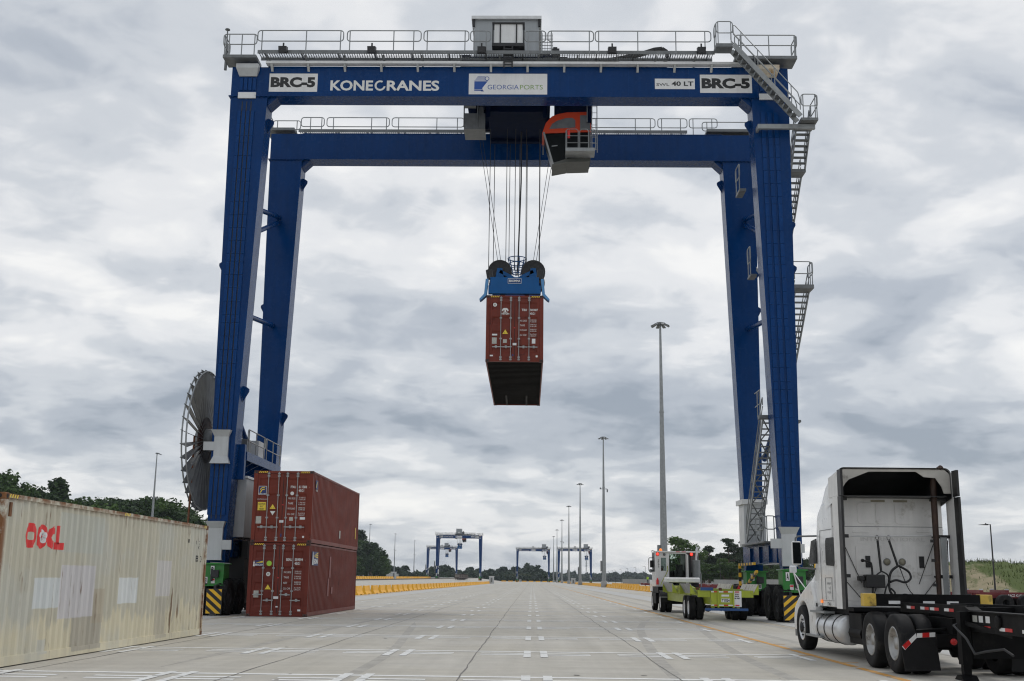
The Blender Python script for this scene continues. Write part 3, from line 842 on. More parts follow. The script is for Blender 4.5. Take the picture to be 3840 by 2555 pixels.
# grassy mound at right
def mound():
    g = np.random.default_rng(5); nx, ny = 70, 26
    X0, X1, Y0, Y1 = 62, 120, 160, 215
    v = []; 
    for j in range(ny):
        for i_ in range(nx):
            x = X0 + (X1 - X0) * i_ / (nx - 1); y = Y0 + (Y1 - Y0) * j / (ny - 1)
            fx = np.interp(x, [62, 66, 70, 74, 80, 90, 105, 118, 120], [0, 0.75, 1.02, 1.0, 0.93, 0.86, 0.82, 0.3, 0])
            fy = np.interp(y, [160, 172, 180, 200, 215], [0, 0.62, 1.0, 1.0, 0])
            z = 5.05 * fx * fy + 0.18 * math.sin(x * 1.3 + y * 0.7) * fx * fy + 0.12 * math.sin(x * 2.9 - y) * fx * fy
            v.append((x, y, z - 0.1))
    f = [(j * nx + i_, j * nx + i_ + 1, (j + 1) * nx + i_ + 1, (j + 1) * nx + i_) for j in range(ny - 1) for i_ in range(nx - 1)]
    mb = MB(); mb.add(v, f, True)
    m = bpy.data.materials.new('mound_soil'); m.use_nodes = True; t = m.node_tree; b = t.nodes['Principled BSDF']
    geo = t.nodes.new('ShaderNodeNewGeometry'); n = t.nodes.new('ShaderNodeTexNoise'); n.inputs['Scale'].default_value = 0.35; n.inputs['Detail'].default_value = 7; n.inputs['Roughness'].default_value = 0.7
    mp = t.nodes.new('ShaderNodeMapping'); mp.inputs['Rotation'].default_value = (0.5, 0.9, 0); mp.inputs['Scale'].default_value = (1.6, 1, 0.7)
    t.links.new(geo.outputs['Position'], mp.inputs[0]); t.links.new(mp.outputs[0], n.inputs['Vector'])
    sp = t.nodes.new('ShaderNodeSeparateXYZ'); t.links.new(geo.outputs['Position'], sp.inputs[0])
    ma = t.nodes.new('ShaderNodeMapRange'); ma.inputs['From Min'].default_value = 67.5; ma.inputs['From Max'].default_value = 70.5; ma.inputs['To Min'].default_value = 0.22; ma.inputs['To Max'].default_value = -0.14
    t.links.new(sp.outputs[0], ma.inputs[0])
    ad = t.nodes.new('ShaderNodeMath'); t.links.new(n.outputs[0], ad.inputs[0]); t.links.new(ma.outputs[0], ad.inputs[1])
    mr = t.nodes.new('ShaderNodeMapRange'); mr.inputs['From Min'].default_value = 0.55; mr.inputs['From Max'].default_value = 0.75; t.links.new(ad.outputs[0], mr.inputs[0])
    x = t.nodes.new('ShaderNodeMixRGB'); x.inputs[1].default_value = (0.075, 0.105, 0.018, 1); x.inputs[2].default_value = (0.30, 0.25, 0.155, 1)
    t.links.new(mr.outputs[0], x.inputs[0]); t.links.new(x.outputs[0], b.inputs['Base Color']); b.inputs['Roughness'].default_value = 0.95
    o = mb.build('grassy_mound', m); tag(o, 'grassy earth mound with a bare sandy patch', kind='structure')
    # grass blades
    n_ = 16000; V = np.array(v); gi = g.integers(0, nx * (ny - 1) - 1, n_)
    P = V[gi] + g.normal(size=(n_, 3)) * np.array([0.5, 1.2, 0.03])
    keep = (P[:, 2] > 0.3) & (g.random(n_) < np.interp(P[:, 0], [66, 68.5, 70.5], [0.15, 0.3, 1.0])); P = P[keep]; n_ = len(P)
    hgt = 0.25 + 0.45 * g.random(n_) ** 3; a = g.random(n_) * 6.28; lean = g.normal(size=(n_, 2)) * 0.15
    dx = np.stack([np.cos(a), np.sin(a), 0 * a], 1) * 0.06
    top = P + np.stack([lean[:, 0], lean[:, 1], hgt], 1)
    q = np.stack([P - dx, P + dx, top + dx * 0.3, top - dx * 0.3], 1).reshape(-1, 3)
    o = link('mound_grass', leaf_mesh('mound_grass', q, M_grass)); tag(o, 'tufts of long grass on the earth mound', kind='stuff')
mound()

# control cabinets beside the barrier rows
def cabinet(x, y, z, h, label):
    r = empty('control_cabinet', (x, y, z), 0, label, 'cabinet')
    MB().box(-0.9, 0.9, -0.6, 0.6, 0, h).build('housing', M_alug, r); MB().box(-1.05, 1.05, -0.75, 0.75, h, h + 0.18).build('cover', M_alu, r)
    MB().box(-0.35, 0.35, -0.63, -0.603, h * 0.2, h * 0.85).build('door', M_galvd, r)
cabinet(-15.4, 440, 0, 2.6, 'white cabinet at the far end of the left barrier row')
cabinet(-53.5, 445, apron_z(445), 2.4, 'grey cabinet between barriers on the rail apron')
cabinet(17.6, 490, 0, 2.2, 'grey cabinet in the right barrier row between two masts')
cabinet(-9.6, 948.4, 0, 1.6, 'small cabinet before the barriers at the far end')
# telecom tower
r = empty('telecom_tower', (118, 2500, 5), 0, 'thin lattice telecom tower on the far ridge', 'tower')
mb = MB()
for a in (0.5, 2.6, 4.7):
    mb.tube([(2.2 * math.cos(a), 2.2 * math.sin(a), 0), (0.4 * math.cos(a), 0.4 * math.sin(a), 40)], 0.22, 4)
for k in range(10):
    z0, z1 = k * 4, k * 4 + 4; q0 = 2.2 - 1.8 * z0 / 40; q1 = 2.2 - 1.8 * z1 / 40
    for a, b_ in ((0.5, 2.6), (2.6, 4.7), (4.7, 0.5)):
        mb.tube([(q0 * math.cos(a), q0 * math.sin(a), z0), (q1 * math.cos(b_), q1 * math.sin(b_), z1)], 0.12, 4)
mb.build('lattice', M_galvd, r)
for z in (27, 33, 38):
    MB().box(-2.4, 2.4, -0.3, 0.3, z, z + 1.6).build('antenna', M_alug, r)
# rail wagons beyond the left barrier row
M_wag = mat('wagon_brown', (0.07, 0.05, 0.045), 0.8, var=0.3, vscale=0.3)
M_log = mat('pale_cargo', (0.26, 0.23, 0.20), 0.9, var=0.3, vscale=0.3)
for k in range(6):
    yy = 690 + k * 21
    r = empty('rail_wagon', (-44.5 - k * 0.25, yy, 1.3 + k * 0.02), 0, 'low brown rail wagon loaded with pale bundles, in the train before the far hill', 'rail wagon', 'train of flat wagons')
    mb = MB(); mb.box(-1.4, 1.4, -9.6, 9.6, 0.9, 1.3)
    for sx in (-1.3, 1.3):
        for k2 in range(7): mb.box(sx - 0.06, sx + 0.06, -9 + k2 * 3, -8.8 + k2 * 3, 1.3, 3.4)
    mb.build('flat_deck', M_wag, r)
    for k2 in range(3): MB().box(-1.15, 1.15, -8.7 + k2 * 6, -3.6 + k2 * 6, 1.3, 2.9).build('load_bundle', M_log, r)
    for yb in (-7, 7):
        mb = MB()
        for dy in (-0.9, 0.9):
            for sx in (-0.75, 0.75): mb.lathe([(0.0, -0.07), (0.45, -0.07), (0.45, 0.07), (0, 0.07)], (sx, yb + dy, 0.45), 'x', 12)
        mb.box(-0.8, 0.8, yb - 1.2, yb + 1.2, 0.45, 0.85); mb.build('wheel_truck', M_wag, r)

# ---- the air: thin even haze round the whole scene
hz = MB().box(-3200, 3200, -60, 3300, -1.1, 47).build('haze', None)
hz.data.materials.clear()
hm_ = bpy.data.materials.new('haze_air'); hm_.use_nodes = True; t = hm_.node_tree
t.nodes.remove(t.nodes['Principled BSDF'])
pv = t.nodes.new('ShaderNodeVolumePrincipled'); pv.inputs['Color'].default_value = (0.78, 0.86, 0.95, 1); pv.inputs['Density'].default_value = 0.00008; pv.inputs['Anisotropy'].default_value = 0.2
t.links.new(pv.outputs[0], t.nodes['Material Output'].inputs['Volume'])
hz.data.materials.append(hm_)
tag(hz, 'thin pale haze over the yard and the far woods', kind='stuff')

# ================================================================ CONTAINERS
CW, CL, CH = 2.438, 12.192, 2.896
def container_paint(name, base, rust_amt=0.0, cream=False):
    if not cream:
        return mat(name, base, 0.48, var=0.12, vscale=1.1, streak=0.16, dirt=(base[0] * 0.5, base[1] * 0.55, base[2] * 0.6), dirt_amt=0.10, bump=0.05, bscale=9, spec=0.25)
    m = bpy.data.materials.new(name); m.use_nodes = True; t = m.node_tree; b = t.nodes['Principled BSDF']
    geo = t.nodes.new('ShaderNodeNewGeometry'); sp = t.nodes.new('ShaderNodeSeparateXYZ'); t.links.new(geo.outputs['Position'], sp.inputs[0])
    def noise(sc, det=5, ro=0.6, st=(1, 1, 1)):
        n = t.nodes.new('ShaderNodeTexNoise'); n.inputs['Scale'].default_value = sc; n.inputs['Detail'].default_value = det; n.inputs['Roughness'].default_value = ro
        mp = t.nodes.new('ShaderNodeMapping'); mp.inputs['Scale'].default_value = st
        t.links.new(geo.outputs['Position'], mp.inputs[0]); t.links.new(mp.outputs[0], n.inputs['Vector']); return n.outputs[0]
    def mth(op, a, b_, c_=None):
        n = t.nodes.new('ShaderNodeMath'); n.operation = op
        for i_, q in enumerate((a, b_, c_)):
            if q is None: continue
            if isinstance(q, (int, float)): n.inputs[i_].default_value = q
            else: t.links.new(q, n.inputs[i_])
        return n.outputs[0]
    def step(a, lo, hi):
        r = t.nodes.new('ShaderNodeMapRange'); r.inputs['From Min'].default_value = lo; r.inputs['From Max'].default_value = hi; t.links.new(a, r.inputs[0]); return r.outputs[0]
    def mix(c, col, f):
        x = t.nodes.new('ShaderNodeMixRGB')
        if isinstance(c, tuple): x.inputs[1].default_value = c
        else: t.links.new(c, x.inputs[1])
        x.inputs[2].default_value = (*col, 1); t.links.new(f, x.inputs[0]); return x.outputs[0]
    wob = noise(3.0, 3)
    zz_ = mth('MULTIPLY_ADD', noise(1.0, 4, 0.6, (1, 2.6, 0.3)), 1.7, sp.outputs[2])      # ragged fading line
    c = mix((0.56, 0.53, 0.425, 1), (0.70, 0.64, 0.47), step(zz_, 1.63, 1.50))
    c = mix(c, (0.55, 0.56, 0.52), mth('MULTIPLY', step(noise(0.7, 3), 0.5, 0.65), 0.5))
    def rect(y0, y1, z0, z1, col, a=1.0):
        nonlocal c
        yy = mth('MULTIPLY_ADD', wob, 0.05, sp.outputs[1]); zv = mth('MULTIPLY_ADD', wob, 0.05, sp.outputs[2])
        f = mth('MULTIPLY', mth('MULTIPLY', step(yy, y0, y0 + 0.02), step(yy, y1 + 0.02, y1)), mth('MULTIPLY', step(zv, z0, z0 + 0.02), step(zv, z1 + 0.02, z1)))
        c = mix(c, col, mth('MULTIPLY', f, a))
    rect(21.35, 23.7, 1.98, 2.72, (0.52, 0.54, 0.49), 0.6)
    rect(22.35, 23.85, 0.1, 0.78, (0.42, 0.39, 0.33), 0.8)
    rect(23.25, 23.98, 0.6, 1.28, (0.48, 0.42, 0.32), 0.8)
    rect(20.46, 21.66, 0.95, 1.50, (0.66, 0.69, 0.69), 0.95)
    rect(21.58, 23.40, 0.74, 1.74, (0.62, 0.60, 0.615), 0.9)
    rect(24.76, 25.94, 0.96, 1.51, (0.70, 0.72, 0.71), 1.0)
    rect(27.13, 28.21, 1.08, 1.92, (0.62, 0.60, 0.59), 0.85)
    rect(27.3, 28.1, 0.1, 1.05, (0.47, 0.44, 0.37), 0.6)
    rect(20.83, 21.23, 0.14, 0.40, (0.60, 0.59, 0.52), 0.9)
    # rust runs and scratches
    rs_ = mth('MULTIPLY', step(noise(1.0, 6, 0.7, (1, 9, 0.55)), 0.585, 0.63), step(noise(1.1, 3), 0.44, 0.6))
    c = mix(c, (0.16, 0.085, 0.04), mth('MULTIPLY', rs_, 0.85))
    edge = mth('MAXIMUM', step(sp.outputs[2], 2.74, 2.86), step(sp.outputs[1], 30.86, 31.0))
    edge = mth('MAXIMUM', edge, step(sp.outputs[1], 19.2, 19.0))
    er = mth('MULTIPLY', edge, step(noise(2.5, 7, 0.72), 0.38, 0.52))
    c = mix(c, (0.20, 0.085, 0.03), er)
    x = t.nodes.new('ShaderNodeMixRGB'); x.blend_type = 'MULTIPLY'; x.inputs[0].default_value = 1
    t.links.new(c, x.inputs[1]); r_ = t.nodes.new('ShaderNodeMapRange'); r_.inputs['From Min'].default_value = 0.3; r_.inputs['From Max'].default_value = 0.7; r_.inputs['To Min'].default_value = 0.86; r_.inputs['To Max'].default_value = 1.06
    t.links.new(noise(1.0, 5, 0.65, (4, 4, 0.4)), r_.inputs[0]); t.links.new(r_.outputs[0], x.inputs[2])
    t.links.new(x.outputs[0], b.inputs['Base Color']); b.inputs['Roughness'].default_value = 0.55; b.inputs['Specular IOR Level'].default_value = 0.35
    bp = t.nodes.new('ShaderNodeBump'); bp.inputs['Strength'].default_value = 0.12; bp.inputs['Distance'].default_value = 0.02
    t.links.new(noise(5, 4), bp.inputs['Height']); t.links.new(bp.outputs[0], b.inputs['Normal'])
    return m
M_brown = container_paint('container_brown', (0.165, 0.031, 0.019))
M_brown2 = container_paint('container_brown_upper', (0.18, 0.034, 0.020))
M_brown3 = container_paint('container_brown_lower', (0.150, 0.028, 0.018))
M_cream = container_paint('cream_container_paint', None, cream=True)
M_casting = mat('corner_casting', (0.075, 0.03, 0.025), 0.7, var=0.3, vscale=8)
M_castr = mat('rusty_corner_casting', (0.17, 0.075, 0.03), 0.85, var=0.4, vscale=9, streak=0.2)
M_gasket = mat('black_gasket', (0.02, 0.02, 0.02), 0.8, var=0)
M_bar_z = mat('zinc_locking_bar', (0.34, 0.35, 0.35), 0.45, 0.4, var=0.15, vscale=6, streak=0.12)
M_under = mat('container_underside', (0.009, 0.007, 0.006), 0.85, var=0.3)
M_logoblue = mat('logo_dark_blue', (0.015, 0.03, 0.14), 0.5, var=0)
M_logoyel = mat('logo_yellow', (0.78, 0.58, 0.05), 0.5, var=0)
M_stk = mat('grey_sticker', (0.42, 0.42, 0.38), 0.5, var=0.15, vscale=20)
M_glime = mat('lime_sticker', (0.35, 0.60, 0.05), 0.5, var=0)

PITCH = 0.2755
def corr_profile(L, pitch=PITCH, depth=0.036, a=-1):
    """list of (along, inset) over length L, starting and ending on the outer flat"""
    n = int((L - 0.10) / pitch); off = (L - n * pitch) / 2
    pts = [(0, 0)]
    for k in range(n):
        s = off + k * pitch
        pts += [(s + 0.035, 0), (s + 0.103, depth), (s + 0.173, depth), (s + 0.241, 0)]
    pts.append((L, 0)); return pts
def container(name, loc, rz, paint, label, doors=True, castm=None, detail=True, group=None):
    r = empty(name, loc, rz, label, 'container', group)
    cm = castm or M_casting
    hx, hy = CW / 2, CL / 2
    # frame: posts, rails
    for sx in (-1, 1):
        for sy in (-1, 1):
            MB().box(sx * hx, sx * (hx - 0.15), sy * (hy - 0.002), sy * (hy - 0.12), 0.115, CH - 0.115).build('corner_post', paint, r)
            for z in (0, CH - 0.118):
                mb = MB(); x0, x1 = sx * (hx + 0.004), sx * (hx - 0.174); y0, y1 = sy * (hy + 0.003), sy * (hy - 0.162)
                mb.box(x0, x1, y0, y1, z, z + 0.118); cc = mb.build('corner_casting', cm, r, bevel=0.012, seg=1)
                if detail:
                    h = MB(); zc = z + 0.059
                    if sy < 0: h.lathe([(0.001, -0.002), (0.035, -0.002)], (sx * (hx - 0.085), sy * (hy + 0.004), zc), 'y', 10)
                    h.lathe([(0.001, sx * 0.002), (0.038, sx * 0.002)], (sx * (hx + 0.005), sy * (hy - 0.08), zc), 'x', 10)
                    h.build('casting_hole', M_gasket, cc)
        MB().box(sx * (hx - 0.002), sx * (hx - 0.055), -hy + 0.165, hy - 0.165, 0.02, 0.175).build('bottom_rail', paint, r)
        MB().box(sx * (hx - 0.004), sx * (hx - 0.064), -hy + 0.165, hy - 0.165, CH - 0.085, CH - 0.012).build('top_rail', paint, r)
        pr = corr_profile(CL - 0.24); mb = MB(); vs_ = []; fs = []
        for a, d in pr:
            yy = -hy + 0.12 + a; xx = sx * (hx - 0.018 - d)
            vs_ += [(xx, yy, 0.17), (xx, yy, CH - 0.08)]
        for k in range(len(pr) - 1): fs.append((2 * k, 2 * k + 2, 2 * k + 3, 2 * k + 1))
        mb.add(vs_, fs); mb.build('side_wall', paint, r, recalc=False)
    # front end wall (far end) and roof
    mb = MB(); pr = corr_profile(CW - 0.3); vs_ = []; fs = []
    for a, d in pr:
        xx = -hx + 0.15 + a; yy = hy - 0.03 - d
        vs_ += [(xx, yy, 0.15), (xx, yy, CH - 0.1)]
    for k in range(len(pr) - 1): fs.append((2 * k, 2 * k + 2, 2 * k + 3, 2 * k + 1))
    mb.add(vs_, fs); mb.build('end_wall', paint, r, recalc=False)
    mb = MB(); pr = corr_profile(CL - 0.3, 0.21, 0.02); vs_ = []; fs = []
    for a, d in pr:
        yy = -hy + 0.15 + a
        vs_ += [(-hx + 0.05, yy, CH - 0.03 - d), (hx - 0.05, yy, CH - 0.03 - d)]
    for k in range(len(pr) - 1): fs.append((2 * k, 2 * k + 1, 2 * k + 3, 2 * k + 2))
    mb.add(vs_, fs); mb.build('roof', paint, r, recalc=False)
    for sy in (-1, 1):
        MB().box(-hx + 0.17, hx - 0.17, sy * (hy - 0.004), sy * (hy - 0.10), 0.012, 0.13).build('end_sill', paint, r)
        MB().box(-hx + 0.17, hx - 0.17, sy * (hy - 0.004), sy * (hy - 0.10), CH - 0.11, CH - 0.01).build('end_header', paint, r)
    # floor with cross members
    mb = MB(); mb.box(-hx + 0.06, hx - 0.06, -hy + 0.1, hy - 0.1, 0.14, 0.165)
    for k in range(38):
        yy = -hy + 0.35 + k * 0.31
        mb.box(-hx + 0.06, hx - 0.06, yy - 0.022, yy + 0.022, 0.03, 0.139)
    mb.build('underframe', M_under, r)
    mb = MB()
    for sx in (-1, 1): mb.box(sx * 0.46, sx * 0.56, hy - 3.3, hy - 0.02, 0.005, 0.029)
    mb.build('gooseneck_tunnel', M_under, r)
    if doors:
        yf = -hy + 0.03
        for sx in (-1, 1):
            x0, x1 = (-hx + 0.155, -0.012) if sx < 0 else (0.012, hx - 0.155)
            # door leaf with horizontal swages
            zs = [(0.135, 0), (0.19, 0)]
            nb = 4; zz0, zz1 = 0.24, CH - 0.17; hgt = (zz1 - zz0) / nb
            for k in range(nb):
                z0 = zz0 + k * hgt
                zs += [(z0 + 0.13, 0), (z0 + 0.20, 0.036), (z0 + hgt - 0.20, 0.036), (z0 + hgt - 0.13, 0)]
            zs += [(CH - 0.12, 0)]
            vs_ = []; fs = []; mb = MB()
            xa, xb = x0 + 0.10, x1 - 0.10
            for z, d in zs:
                vs_ += [(x0, yf, z), (xa, yf, z), (xa + d, yf + d, z), (xb - d, yf + d, z), (xb, yf, z), (x1, yf, z)]
            for k in range(len(zs) - 1):
                for q in range(5): fs.append((6 * k + q, 6 * k + q + 1, 6 * k + q + 7, 6 * k + q + 6))
            mb.add(vs_, fs); d_ = mb.build('door', paint, r, recalc=False)
            MB().box(x0, x1, yf + 0.003, yf + 0.05, 0.135, 0.142).box(x0, x1, yf + 0.003, yf + 0.05, CH - 0.125, CH - 0.118).build('gasket', M_gasket, d_)
            hb = MB()
            for z in (0.45, 1.05, 1.75, 2.4): hb.box(x0 - 0.06 if sx < 0 else x1 - 0.02, x0 + 0.02 if sx < 0 else x1 + 0.06, yf - 0.02, yf - 0.002, z, z + 0.12)
            hb.build('hinges', paint, d_)
        MB().box(-0.012, 0.012, yf - 0.002, yf + 0.03, 0.14, CH - 0.12).build('centre_seal', M_gasket, r)
    return r

def bars(r, xs, hz):
    yf = -CL / 2 + 0.03
    for k, x in enumerate(xs):
        mb = MB(); mb.tube([(x, yf - 0.05, 0.06), (x, yf - 0.05, CH - 0.05)], 0.017, 6)
        b_ = mb.build('locking_bar', M_bar_z, r)
        q = MB()
        for z in (0.10, 0.20, 1.0, 1.9, CH - 0.22, CH - 0.12): q.box(x - 0.05, x + 0.05, yf - 0.055, yf - 0.001, z - 0.03, z + 0.03)
        q.build('bar_bracket', M_bar_z, b_)
        q = MB(); s = (-1, -1, 1, 1)[k] if hz[k] > 0.55 else (1, 1, 1, 1)[k]
        z = hz[k]
        q.bar((x - 0.05 * s, yf - 0.075, z), (x + 0.36 * (s if k in (0, 1) else 1), yf - 0.07, z - 0.005), 0.018, 0.04)
        q.box(x + 0.2 * (s if k in (0, 1) else 1) - 0.04, x + 0.2 * (s if k in (0, 1) else 1) + 0.04, yf - 0.065, yf - 0.002, z - 0.05, z + 0.06)
        q.build('lock_handle', M_bar_z, b_)

def header_marks(r, sides=(-1, 1)):
    for sx in sides:
        mb = MB()
        x0 = -CW / 2 + 0.19 if sx < 0 else CW / 2 - 0.19 - 0.33
        for k in range(5):
            a = x0 + k * 0.075
            mb.add([(a, -CL / 2 - 0.001, CH - 0.095), (a + 0.035, -CL / 2 - 0.001, CH - 0.095), (a + 0.075, -CL / 2 - 0.001, CH - 0.025), (a + 0.04, -CL / 2 - 0.001, CH - 0.025)], [(0, 1, 2, 3)])
        mb.build('height_stripes', M_logoyel, r, recalc=False)

YD = -CL / 2 + 0.03 - 0.006
def dl(r, s_, u, z0, w_, h_, m=None, bold=0.02):
    """lettering on the door end: u from the left edge, z from the base"""
    return letter(r, s_, (-CW / 2 + u, YD, z0), w_, h_, m or M_inkw, (1, 0, 0), (0, 0, 1), bold)
def dp(r, u, z0, w_, h_, m, name='sticker', lift=0.0):
    return plate(r, (-CW / 2 + u, YD + 0.002, z0), w_, h_, m, name=name, t=0.003, lift=lift)
def dpoly(r, pts, m, lift=0.002, name='emblem'):
    polys = pts if isinstance(pts[0][0], (list, tuple)) else [pts]
    return outline(r, [[(a - CW / 2, b_) for a, b_ in p] for p in polys], (0, YD, 0), m, lift=lift, name=name)
def warning(r, u, z, s=0.12, up=True, m=None):
    p = [(u - s, z - s * 0.75), (u + s, z - s * 0.75), (u, z + s * 0.85)] if up else [(u - s, z + s * 0.75), (u, z - s * 0.85), (u + s, z + s * 0.75)]
    dpoly(r, p, m or M_logoyel, name='warning_triangle')
    dl(r, '! !', u - s * 0.35, z - s * 0.55, s * 0.7, s * 0.35, M_ink, 0.0)
def weights(r, unit, rows, z0s, u0=1.44, u1=1.87):
    for (a, n1_, n2_), z in zip(rows, z0s):
        dl(r, a, u0, z, 0.052 * len(a) if len(a) < 7 else 0.29, 0.075, bold=0.0)
        dl(r, n1_, u1, z + 0.045, 0.27, 0.052, bold=0.0); dl(r, n2_, u1, z - 0.03, 0.27, 0.052, bold=0.0)

# --- stacked pair, lower: lighthouse logo
sx_, sy_ = -11.3416 + CW / 2, 45.9507 + CL / 2
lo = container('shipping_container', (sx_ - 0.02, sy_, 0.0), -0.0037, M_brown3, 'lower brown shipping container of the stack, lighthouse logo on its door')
bars(lo, (0.60 - CW / 2, 1.02 - CW / 2, 1.37 - CW / 2, 1.79 - CW / 2), (0.86, 0.64, 0.86, 0.64)); header_marks(lo)
dp(lo, 0.26, 1.97, 0.34, 0.22, M_logoblue, 'logo_plate')
dpoly(lo, [[(0.26, 2.09), (0.60, 2.19), (0.60, 2.11)]], M_logoyel, 0.006); dl(lo, 'BEACON', 0.265, 1.985, 0.33, 0.075, bold=0.03)
dpoly(lo, [[(0.17, 1.96), (0.25, 1.96), (0.235, 2.08), (0.185, 2.08)], [(0.175, 2.09), (0.245, 2.09), (0.235, 2.13), (0.185, 2.13)], [(0.19, 2.14), (0.23, 2.14), (0.21, 2.19)]], M_inkw, 0.003)
dpoly(lo, circ(0.825, 2.08, 0.105, 20), M_glime, name='round_sticker'); dpoly(lo, circ(0.81, 1.66, 0.085, 18), M_inkw, name='round_sticker'); dpoly(lo, circ(0.81, 1.66, 0.05, 14), M_stk, 0.005, 'round_sticker')
dl(lo, 'BEAU', 1.51, 2.18, 0.23, 0.11); dl(lo, '559594', 1.85, 2.18, 0.33, 0.11); dl(lo, '8', 2.28, 2.18, 0.055, 0.11); dl(lo, '45G1', 1.85, 2.03, 0.22, 0.11)
weights(lo, 'KGS', (('MAX. GROSS', '32.500 KGS', '71.650 LBS'), ('TARE', '3.700 KGS', '8.160 LBS'), ('NET', '28.800 KGS', '63.490 LBS'), ('CU. CAP.', '76.4 CU.M.', '2.698 CU.FT.')), (1.70, 1.50, 1.28, 1.06))
warning(lo, 0.82, 1.15); dp(lo, 0.26, 0.74, 0.20, 0.27, M_stk); dp(lo, 1.06, 0.69, 0.20, 0.10, M_alu, 'paper_tag'); dp(lo, 1.18, 1.50, 0.06, 0.03, M_lred, 'seal_tag'); dp(lo, 2.05, 0.22, 0.12, 0.07, M_alu)
dp(lo, 1.17, 0.36, 0.09, 0.05, M_alu)
# logo on the long side
side = dict(right=(0, 1, 0), up=(0, 0, 1))
def side_o(y, z): return (CW / 2 + 0.002, y - CL / 2, z)
plate(lo, side_o(0.55, 2.03), 1.3, 0.55, M_logoblue, t=0.003, name='logo_plate', **side)
outline(lo, [[(0.0, 0.0), (0.30, 0.0), (0.22, 0.42), (0.08, 0.42)], [(0.06, 0.44), (0.24, 0.44), (0.15, 0.54)]], side_o(0.60, 2.05), M_inkw, lift=0.006, **side)
outline(lo, [[(0.3, 0.36), (1.2, 0.52), (1.2, 0.46)], [(0.3, 0.35), (1.2, 0.42), (1.2, 0.36)], [(0.3, 0.34), (1.2, 0.33), (1.2, 0.27)]], side_o(0.60, 2.05), M_logoyel, lift=0.006, **side)
letter(lo, 'EDN', side_o(0.98, 2.10), 0.78, 0.18, M_inkw, bold=0.05, lift=0.007, **side)
M_dent = mat('repainted_red_patch', (0.20, 0.045, 0.04), 0.5, var=0.15, vscale=8)
for a, b_, c_, d_ in ((4.6, 1.55, 0.30, 0.9), (4.3, 0.75, 0.30, 0.75), (5.2, 0.85, 0.35, 0.28)): plate(lo, side_o(a, b_), c_, d_, M_dent, t=0.002, name='paint_patch', **side)

# --- stacked pair, upper
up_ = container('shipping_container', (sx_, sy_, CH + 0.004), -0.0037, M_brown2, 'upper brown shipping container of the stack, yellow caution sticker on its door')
bars(up_, (0.61 - CW / 2, 1.03 - CW / 2, 1.38 - CW / 2, 1.80 - CW / 2), (0.62, 0.62, 0.63, 0.63)); header_marks(up_)
dp(up_, 0.21, 1.92, 0.33, 0.35, M_inkw, 'logo_plate'); dp(up_, 0.225, 1.975, 0.30, 0.28, M_logoblue, 'logo_plate', 0.003)
dpoly(up_, [[(0.26, 2.00), (0.31, 2.00), (0.36, 2.10), (0.45, 2.12), (0.49, 2.16), (0.36, 2.14), (0.31, 2.09)], [(0.29, 2.10), (0.34, 2.18), (0.44, 2.20), (0.50, 2.24), (0.35, 2.22), (0.27, 2.15)]], M_logoyel, 0.007)
dl(up_, 'FLORENS', 0.23, 1.927, 0.29, 0.042, M_logoblue, 0.02); dl(up_, 'www.florens.com', 0.16, 1.72, 0.42, 0.05, bold=0.0)
dp(up_, 0.21, 1.29, 0.33, 0.33, M_logoyel, 'caution_sticker'); dl(up_, 'CAUTION', 0.235, 1.51, 0.28, 0.07, M_ink); dl(up_, "9'6\"", 0.30, 1.41, 0.14, 0.07, M_ink); dl(up_, 'HIGH', 0.27, 1.31, 0.20, 0.07, M_ink)
dl(up_, 'FFAU', 1.52, 2.19, 0.21, 0.10); dl(up_, '611384', 1.85, 2.19, 0.33, 0.11); dl(up_, '0', 2.28, 2.18, 0.055, 0.11); dl(up_, '45G1', 1.85, 2.04, 0.22, 0.11)
dpoly(up_, circ(1.59, 1.98, 0.075, 18), M_inkw, name='round_sticker')
weights(up_, 'KG', (('MAX. GROSS', '32.500 KG', '71.650 LBS'), ('TARE', '3.700 KG', '8.160 LBS'), ('PAYLOAD', '28.800 KG', '63.490 LBS'), ('CU. CAP.', '76.4 CU.M', '2.700 CU.FT')), (1.74, 1.54, 1.33, 1.11))
warning(up_, 0.82, 1.44); warning(up_, 0.83, 1.18, 0.11, False, M_inkw); dp(up_, 0.16, 0.76, 0.22, 0.29, M_stk); dp(up_, 1.52, 0.88, 0.15, 0.15, M_stk); dp(up_, 1.95, 0.93, 0.21, 0.10, M_alu)
dp(up_, 1.12, 0.80, 0.17, 0.10, M_alu, 'paper_tag'); dp(up_, 1.20, 1.50, 0.06, 0.03, M_lred, 'seal_tag'); dp(up_, 1.18, 0.24, 0.06, 0.12, M_logoblue, 'seal_tag'); dpoly(up_, circ(2.12, 0.24, 0.045, 12), M_inkw, name='round_sticker')
plate(up_, side_o(0.55, 2.21), 0.46, 0.36, M_logoblue, t=0.003, name='logo_plate', **side)
outline(up_, [[(0.06, 0.06), (0.16, 0.06), (0.28, 0.26), (0.42, 0.32), (0.24, 0.28), (0.12, 0.18)]], side_o(0.55, 2.21), M_logoyel, lift=0.006, **side)
letter(up_, 'FLORENS', side_o(0.57, 2.12), 0.42, 0.07, M_inkw, bold=0.02, lift=0.003, **side)
plate(up_, side_o(11.2, 0.55), 0.16, 0.55, M_logoyel, t=0.003, name='sticker', **side); plate(up_, side_o(6.6, 0.42), 0.3, 0.35, M_stk, t=0.003, name='sticker', **side)

